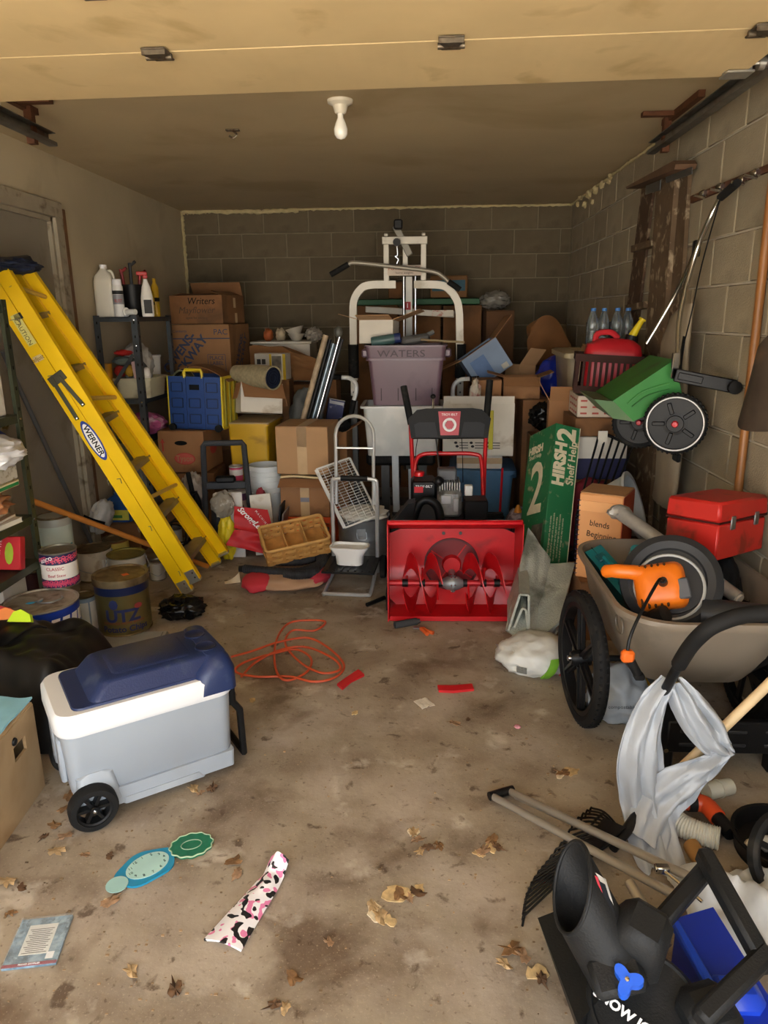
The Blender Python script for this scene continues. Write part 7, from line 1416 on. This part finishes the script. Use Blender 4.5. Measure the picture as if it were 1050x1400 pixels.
# chute: a bent pipe with a slanted mouth
ax0, ax1 = sp_(850, 1335, .26), sp_(782, 1212, .40); axd = (ax1-ax0); axl = axd.length; axd.normalize()
side = V((.85, .5, .1)); side = (side-axd*side.dot(axd)).normalized(); fwd = axd.cross(side).normalized()
def chute(r_):
    def fn(a_, b_):
        th = 2*pi*a_; top = 1+(.34*math.cos(th))*b_
        return ax0+axd*(b_*axl*top)+side*(r_*math.cos(th))+fwd*(r_*1.12*math.sin(th))
    return fn
G().sheet(chute(.06), 44, 12, .005).o('chute', SJ, sj)
G().tube([chute(.06)(k/44, 1) for k in range(44)], .0045, 8, closed=True).o('chute_lip', SJ, sj)
def onpipe(px, py, r_):                     # where the sight line meets the pipe wall
    d_ = ray(px, py); o_ = CP-ax0; dp_ = d_-axd*d_.dot(axd); op_ = o_-axd*o_.dot(axd)
    A_, B_, C2 = dp_.dot(dp_), 2*dp_.dot(op_), op_.dot(op_)-r_*r_; D_ = max(0, B_*B_-4*A_*C2)
    return CP+d_*((-B_-math.sqrt(D_))/(2*A_))
def patch(q_, r_): return lambda u_, v_: onpipe((q_[0][0]*(1-u_)+q_[1][0]*u_)*(1-v_)+(q_[3][0]*(1-u_)+q_[2][0]*u_)*v_, (q_[0][1]*(1-u_)+q_[1][1]*u_)*(1-v_)+(q_[3][1]*(1-u_)+q_[2][1]*u_)*v_, r_)
for nm, q_, r_, m_ in (('warning_label', [(812, 1192), (828, 1202), (846, 1262), (832, 1256)], .0675, mat('#d8d8d6', .4)), ('label_panel', [(818, 1204), (827, 1209), (842, 1256), (834, 1252)], .0685, ink('#20242c')), ('label_stripe', [(813, 1197), (817, 1199), (833, 1252), (830, 1250)], .0685, ink('#c03a4a'))):
    G().sheet(patch(q_, r_), 6, 8, .001).o(nm, m_, sj)
bc_ = sp_(880, 1270, .37); M = FRM(bc_, V((.75, -.45, -.1)), V((.1, -.35, .95)))
G(M).box((0, 0, -.03), (.12, .12, .12), b=.02, top=(.8, .8)).o('deflector_block', SJ, sj)
# drum and body
dc = sp_(880, 1385, .2); M = FRM(dc, V((.9, .3, 0)), V((-.1, -.28, .95)))
G(M).lathe([(.1, -.12), (.112, -.1), (.112, .02), (.1, .035), (.096, .03), (.09, .03), (0, .034)], 40).o('motor_cover', SJ, sj)
text('SNOW JOE', .026, WHITE, sj, M @ T(-.045, -.005, .0415) @ RZ(-58), bold=.001)
G().loops([[sp_(735, 1255, .22), sp_(800, 1230, .26), sp_(850, 1330, .26), sp_(790, 1400, .2)], [sp_(742, 1275, .02), sp_(810, 1262, .02), sp_(860, 1400, .02), sp_(800, 1440, .02)]]).o('auger_shroud', SJ2, sj)
M = FRM(sp_(857, 1345, .315), V((1, .2, 0)), V((-.15, -.4, .9)))
kn = G(M); pts = []
for k in range(36): a_ = k*pi/18; r_ = .021+.009*math.cos(3*a_+.6); pts.append((r_*math.cos(a_), r_*math.sin(a_)))
kn.prism(pts, 0, .022).o('chute_knob', KBL, sj); G(M).lathe([(0, .026), (.004, .025), (.005, .02)][::-1], 10).o('knob_screw', CHROME, sj)
G(M).box((-.01, .02, -.012), (.1, .07, .03), b=.01).o('chute_mount', SJ, sj)
# handle
hP = [sp_(905, 1262, .3), sp_(963, 1188, .36), sp_(1047, 1300, .36), sp_(962, 1395, .28)]
for i in range(3):
    a, b = hP[i], hP[i+1]; x = b-a; G(FRM((a+b)/2, x, V((0, -.3, 1)))).box((0, 0, 0), (x.length+.036, .036, .04), b=.008).o('handle_bar', SJ, sj)
G(FRM(sp_(965, 1395, .22), V((1, .3, 0)), V((0, -.3, 1)))).box((0, 0, 0), (.1, .1, .12), b=.02).o('handle_base', SJ, sj)
# blue frame
b0, b1, b2, b3 = sp_(925, 1255, .2), sp_(975, 1240, .2), sp_(1075, 1400, .2), sp_(1010, 1420, .2)
G().loops([[q_ for q_ in (b0, b1, b2, b3)], [q_-V((0, 0, .15)) for q_ in (b0, b1, b2, b3)]]).o('blue_deck', SBL, sj)
a, b = sp_(922, 1262, .215), sp_(1000, 1400, .215); x = b-a; G(FRM((a+b)/2, x, V((0, 0, 1)))).box((0, 0, 0), (x.length, .02, .02), b=.004).o('deck_rib', mat('#1d49c4', .4), sj)
q = sp_(1000, 1400, .13); G().box(q, (.1, .08, .2), b=.02).o('blue_housing', mat('#1740c0', .4), sj)
# ================================================================ ON THE CONCRETE
# orange extension cord
EC = mat('#c4502c', .5, var=.06)
pts = [(316, 898), (345, 890), (380, 878), (420, 872), (448, 885), (470, 908), (460, 925), (430, 932), (395, 925), (350, 925), (322, 918), (335, 905), (375, 893), (405, 888), (425, 900), (420, 918), (395, 930), (380, 922), (375, 895), (380, 870), (395, 852), (420, 848), (445, 850), (430, 862), (400, 862), (390, 880), (410, 905), (440, 920), (465, 915), (455, 900), (420, 885), (385, 888), (350, 905), (330, 925)]
P = [PZ(x, y, .006+.006*((i*7) % 5)/4) for i, (x, y) in enumerate(pts)]
tag(G().tube(cr(P, 7), .0055, 7).o('extension_cord', EC), 'orange extension cord tangled on the concrete', 'cord')
# red plastic scraps
for k, (pp, lab) in enumerate((([(461, 938), (472, 930), (490, 918), (498, 925), (480, 934), (468, 944)], 'red plastic strip beside the orange cord'), ([(598, 940), (622, 940), (645, 938), (648, 945), (620, 948), (600, 947)], 'flat red plastic piece on the bare concrete'))):
    P = [PZ(*q_, 0) for q_ in pp]; tag(G().loops([[(q_.x, q_.y, .001) for q_ in P], [(q_.x, q_.y, .012) for q_ in P]]).o('red_scrap', mat('#c51f24', .45), ang=.5), lab, 'plastic scrap')
c = PZ(580, 963); tag(G().sheet(lambda a_, b_: (-.03+.06*a_, -.035+.07*b_, .004+.012*abs(noise.noise(V((a_*3, b_*3, 4))))), 8, 8, .002).o('paper_scrap', mat('#d6cfc0', .7), M=T(c) @ RZ(30)), 'crumpled white paper scrap on the concrete', 'paper')
c = PZ(707, 995); tag(G().blob((0, 0, .006), (.014, .012, .006), .3, 2, 3, 2).o('candy_wrapper', mat('#c98a94', .5, var=.4, vs=60), M=T(c)), 'tiny pink wrapper on the concrete', 'wrapper')
c = PZ(318, 797); tag(G().sheet(lambda a_, b_: (-.045+.09*a_, -.02+.04*b_, .006+.05*a_*a_*b_), 6, 4, .003).o('paper_scrap', mat('#d2c3a6', .7), M=T(c) @ RZ(20)), 'curled tan paper scrap near the ladder foot', 'paper')
# tools in front of the blower
t = thing('pruning_shears', 'orange handled shears lying before the snow blower', 'shears', T(PZ(584, 866))); G().tube(cr([(-.02, .03, .012), (0, .0, .012), (.03, -.02, .012)], 4), .01, 8).o('handle', mat('#cf5a24', .5), t); G().tube(cr([(-.03, .03, .012), (-.01, -.01, .012), (.0, -.035, .012)], 4), .01, 8).o('handle', mat('#cf5a24', .5), t); G().box((-.04, .04, .012), (.06, .02, .006), M=None).o('blade', GRYM, t)
tag(G().tube([(-.06, -.02, .018), (.05, .03, .018)], .018, 12).tube([(.05, .03, .018), (.065, .036, .018)], .012, 10).o('foam_grip_tube', mat('#3c3c3d', .7), M=T(PZ(556, 857))), 'dark grey foam tube lying before the snow blower', 'tube')
c = PZ(515, 825); tag(G().tube([(-.05, -.05, .012), (.04, .05, .015)], .012, 8).o('black_brush', BLKP, M=T(c)), 'short black brush beside the hand truck', 'brush')
# teal clock face and green lid disc
ctr = PZ(200, 1187); e1 = PZ(245, 1163)-ctr; ang = math.degrees(math.atan2(e1.y, e1.x))
ck2 = thing('clock_face', 'broken teal clock face with a pale dial', 'clock', T(ctr) @ RZ(ang)); sL = .082
pts = []
for k in range(40): a_ = k*pi/20; r_ = 1+.05*math.sin(5*a_); pts.append((sL*1.05*math.cos(a_)*r_, .062*math.sin(a_)*r_))
G().prism(pts, .001, .007).o('plate', mat('#1685ab', .4, var=.05), ck2); G().prism([(.005+.062*math.cos(a_*pi/16), .045*math.sin(a_*pi/16)) for a_ in range(32)], .007, .0085).o('dial', mat('#a9cfc8', .5), ck2); G().prism([(-.09+.03*math.cos(a_*pi/16), -.012+.03*math.sin(a_*pi/16)) for a_ in range(32)], .007, .0095).o('knob_disc', mat('#9cc4c0', .5), ck2)
for k in range(12): a_ = k*pi/6; text(str(k+1), .013, ink('#2a4448'), ck2, T(.005+.05*math.sin(a_), .036*math.cos(a_), .0092), name='numeral')
c = PZ(262, 1158); gd_ = thing('green_disc', 'glittering green scalloped disc beside the clock face', 'disc', T(c) @ RZ(20)); pts = [(.062*(1+.04*math.cos(12*a_*pi/36))*math.cos(a_*pi/36), .05*(1+.04*math.cos(12*a_*pi/36))*math.sin(a_*pi/36)) for a_ in range(72)]
G().prism(pts, .001, .008).o('disc', mat('#0d6a4a', .45, var=.2, vs=60), gd_); G().tube([(x*1.0, y, .008) for x, y in pts], .0022, 5, closed=True).o('pale_edge', mat('#a9c4a2', .5), gd_); G().tube([(.03*math.cos(a_*.4)-.0, .02*math.sin(a_*.4), .009) for a_ in range(16)], .0016, 5, closed=True).o('scratched_emblem', mat('#8aa58a', .5), gd_)
# patterned sock
def cow():
    m = bpy.data.materials.new('cow_print'); m.use_nodes = True; N = m.node_tree.nodes; L = m.node_tree.links; b_ = N['Principled BSDF']; tc = N.new('ShaderNodeTexCoord')
    def th(sc, off, lo):
        n_ = N.new('ShaderNodeTexNoise'); n_.inputs['Scale'].default_value = sc; n_.inputs['Detail'].default_value = .5; mp = N.new('ShaderNodeMapping'); mp.inputs['Location'].default_value = off; L.new(tc.outputs['Object'], mp.inputs[0]); L.new(mp.outputs[0], n_.inputs['Vector']); r_ = N.new('ShaderNodeMath'); r_.operation = 'GREATER_THAN'; r_.inputs[1].default_value = lo; L.new(n_.outputs['Fac'], r_.inputs[0]); return r_.outputs[0]
    def mx(f, a_, c_):
        x = N.new('ShaderNodeMix'); x.data_type = 'RGBA'; L.new(f, x.inputs[0])
        for k, q_ in ((6, a_), (7, c_)):
            if isinstance(q_, tuple): x.inputs[k].default_value = q_
            else: L.new(q_, x.inputs[k])
        return x.outputs[2]
    c_ = mx(th(48, (3, 1, 2), .6), hx('#e9e6e8'), hx('#dd7fa8')); c_ = mx(th(44, (0, 0, 7), .58), c_, hx('#151416')); L.new(c_, b_.inputs['Base Color']); b_.inputs['Roughness'].default_value = .6; return m
k0, k1, k2_, k3 = PZ(373, 1186), PZ(396, 1190), PZ(330, 1303), PZ(279, 1288)
def sock(a_, b_): 
    p_ = (k3*(1-a_)+k2_*a_)*(1-b_)+(k0*(1-a_)+k1*a_)*b_; return p_+V((0, 0, .006+.02*math.sin(a_*pi)*(.5+.5*b_)+.012*b_*b_*noise.noise(V((a_*4, b_*5, 2)))+(.03*(b_-.85)/.15 if b_ > .85 else 0)))
tag(G().sheet(sock, 14, 34, .006).o('patterned_sleeve', cow()), 'white sleeve with black and pink cow spots', 'sleeve')
# disc case
k0, k1, k2_, k3 = PZ(30, 1262), PZ(96, 1254), PZ(82, 1320), PZ(3, 1328); ctr = (k0+k1+k2_+k3)/4
xa = (k1-k0+k2_-k3); cdm = FRM(ctr, xa, (0, 0, 1)); w_ = xa.length/2; l_ = ((k0-k3).length+(k1-k2_).length)/2; cd_ = thing('disc_case', 'disc jewel case with a blue foliage back cover', 'disc case', cdm)
G().box((0, 0, .005), (w_, l_, .008), b=.001).o('tray', mat('#6b8494', .35, var=.6, vs=45, dirt='#9db3bf', damt=.4, ds=60), cd_); G().box((.0, .004, .0095), (w_*.55, l_*.62, .0006)).o('track_list', mat('#dcdcd6', .5), cd_)
for k in range(13): G().box((0, .035-.006*k, .0102), (w_*(.46-.06*(k % 3)), .0018, .0004)).o('text_line', ink('#555555'), cd_)
G().box((w_*.33, -l_*.33, .0098), (.018, .02, .0005)).o('barcode', WHITE, cd_); G().box((0, -l_/2+.004, .0095), (w_, .009, .001)).o('spine_strip', ink('#8e2438'), cd_); text('PIANO SAMPLER', .007, WHITE, cd_, T(0, -l_/2+.004, .0105), name='spine_lettering')
G().box((0, 0, .0112), (w_+.004, l_+.004, .0014)).o('clear_lid', mat('#dfe6ea', .08, var=.01, alpha=.1), cd_)
# dry leaves and crumbs
LM = [mat('#7d5c3a', .85, var=.35, vs=60), mat('#96775a', .85, var=.35, vs=60), mat('#5f452e', .85, var=.35, vs=60), mat('#a88c64', .85, var=.35, vs=60)]
LN = ['dull brown', 'faded tan', 'dark brown', 'pale straw coloured']
def leafmesh(sd):
    rnd = random.Random(sd*13+5); n_ = 18; vs = [(0, 0, .006)]; fs = []
    for k in range(n_): a_ = 2*pi*k/n_; r_ = .018*(.55+.75*rnd.random()*(1.3 if k % 3 == 0 else .7)); vs.append((r_*1.6*math.cos(a_), r_*math.sin(a_), .002+.008*rnd.random()))
    for k in range(n_): fs.append((0, 1+k, 1+(k+1) % n_))
    lo = [(x, y, z-.0012) for x, y, z in vs]; o_ = len(vs)
    return G().add(vs+lo, fs+[tuple(o_+i for i in f[::-1]) for f in fs]+[(1+k, o_+1+k, o_+1+(k+1) % n_, 1+(k+1) % n_) for k in range(n_)]).me('leaf', 1.2)
lms = [leafmesh(s_) for s_ in range(8)]
for i, me_ in enumerate(lms): me_.materials.append(LM[i % 4])
leafpx = [(75, 1130), (90, 1145), (60, 1145), (105, 1118), (85, 1108), (115, 1170), (150, 1172), (78, 1165), (95, 1090), (275, 1085), (290, 1080), (265, 1080), (320, 1180), (325, 1195), (30, 1215), (10, 1207), (15, 1250), (150, 1235), (375, 1375), (390, 1380), (400, 1340), (570, 1150), (585, 1160), (575, 1165), (600, 1158), (660, 1165), (680, 1160), (520, 1255), (545, 1225), (560, 1230), (570, 1222), (510, 1240), (700, 1300), (715, 1310), (740, 1340), (690, 1320), (672, 1150), (620, 990), (640, 985), (565, 1140), (770, 1058), (450, 1290), (240, 1355), (180, 1330)]
for i, (x, y) in enumerate(leafpx):
    p_ = PZ(x, y); o = place('dry_leaf', lms[i % 8], None, None, T(p_.x, p_.y, .001) @ RZ(random.uniform(0, 360)) @ SCL(*(random.uniform(.6, 1.15),)*3))
    tag(o, LN[(i % 8) % 4]+' dry leaf curled on the concrete', 'leaf', 'dry leaves scattered on the concrete')
FLK = [mat('#c4a878', .8, var=.25, vs=60), mat('#b79a6c', .8, var=.3, vs=60), mat('#d2c2a2', .8, var=.2, vs=60)]
for i, (x, y, r_) in enumerate([(545, 1222, .05), (572, 1218, .03), (512, 1248, .035), (530, 1258, .03), (780, 1056, .04), (765, 1060, .025), (672, 1158, .03), (655, 1168, .025), (565, 1138, .03), (485, 975, .02), (345, 958, .02), (150, 1232, .018), (735, 1330, .04)]):
    p_ = PZ(x, y); rr_ = random.Random(i); pl_ = [(r_*(.5+.6*rr_.random())*math.cos(k*.45), r_*.7*(.4+.7*rr_.random())*math.sin(k*.45)) for k in range(14)]
    tag(G().prism(pl_, .0, .0035).o('floor_flake', FLK[i % 3], M=T(p_.x, p_.y, .0005) @ RZ(i*47), ang=.5), ['tan peeled flake lying flat on the concrete', 'brown edged peeled flake lying flat on the concrete', 'pale peeled flake lying flat on the concrete'][i % 3], 'flake', 'peeled flakes on the concrete')
rnd = random.Random(3); g = G()
for k in range(700):
    x, y = rnd.uniform(-1.2, .9), 1.15+3.2*rnd.random()**1.4; s_ = rnd.uniform(.0012, .0042); g.box((x, y, s_*.3), (s_*rnd.uniform(1, 2.5), s_*rnd.uniform(.8, 1.6), s_*.7), M=None)
tag(g.o('floor_crumbs', mat('#8f7658', .85, var=.6, vs=5)), 'bits of grit and leaf crumbs strewn over the concrete', 'debris', kind='stuff')
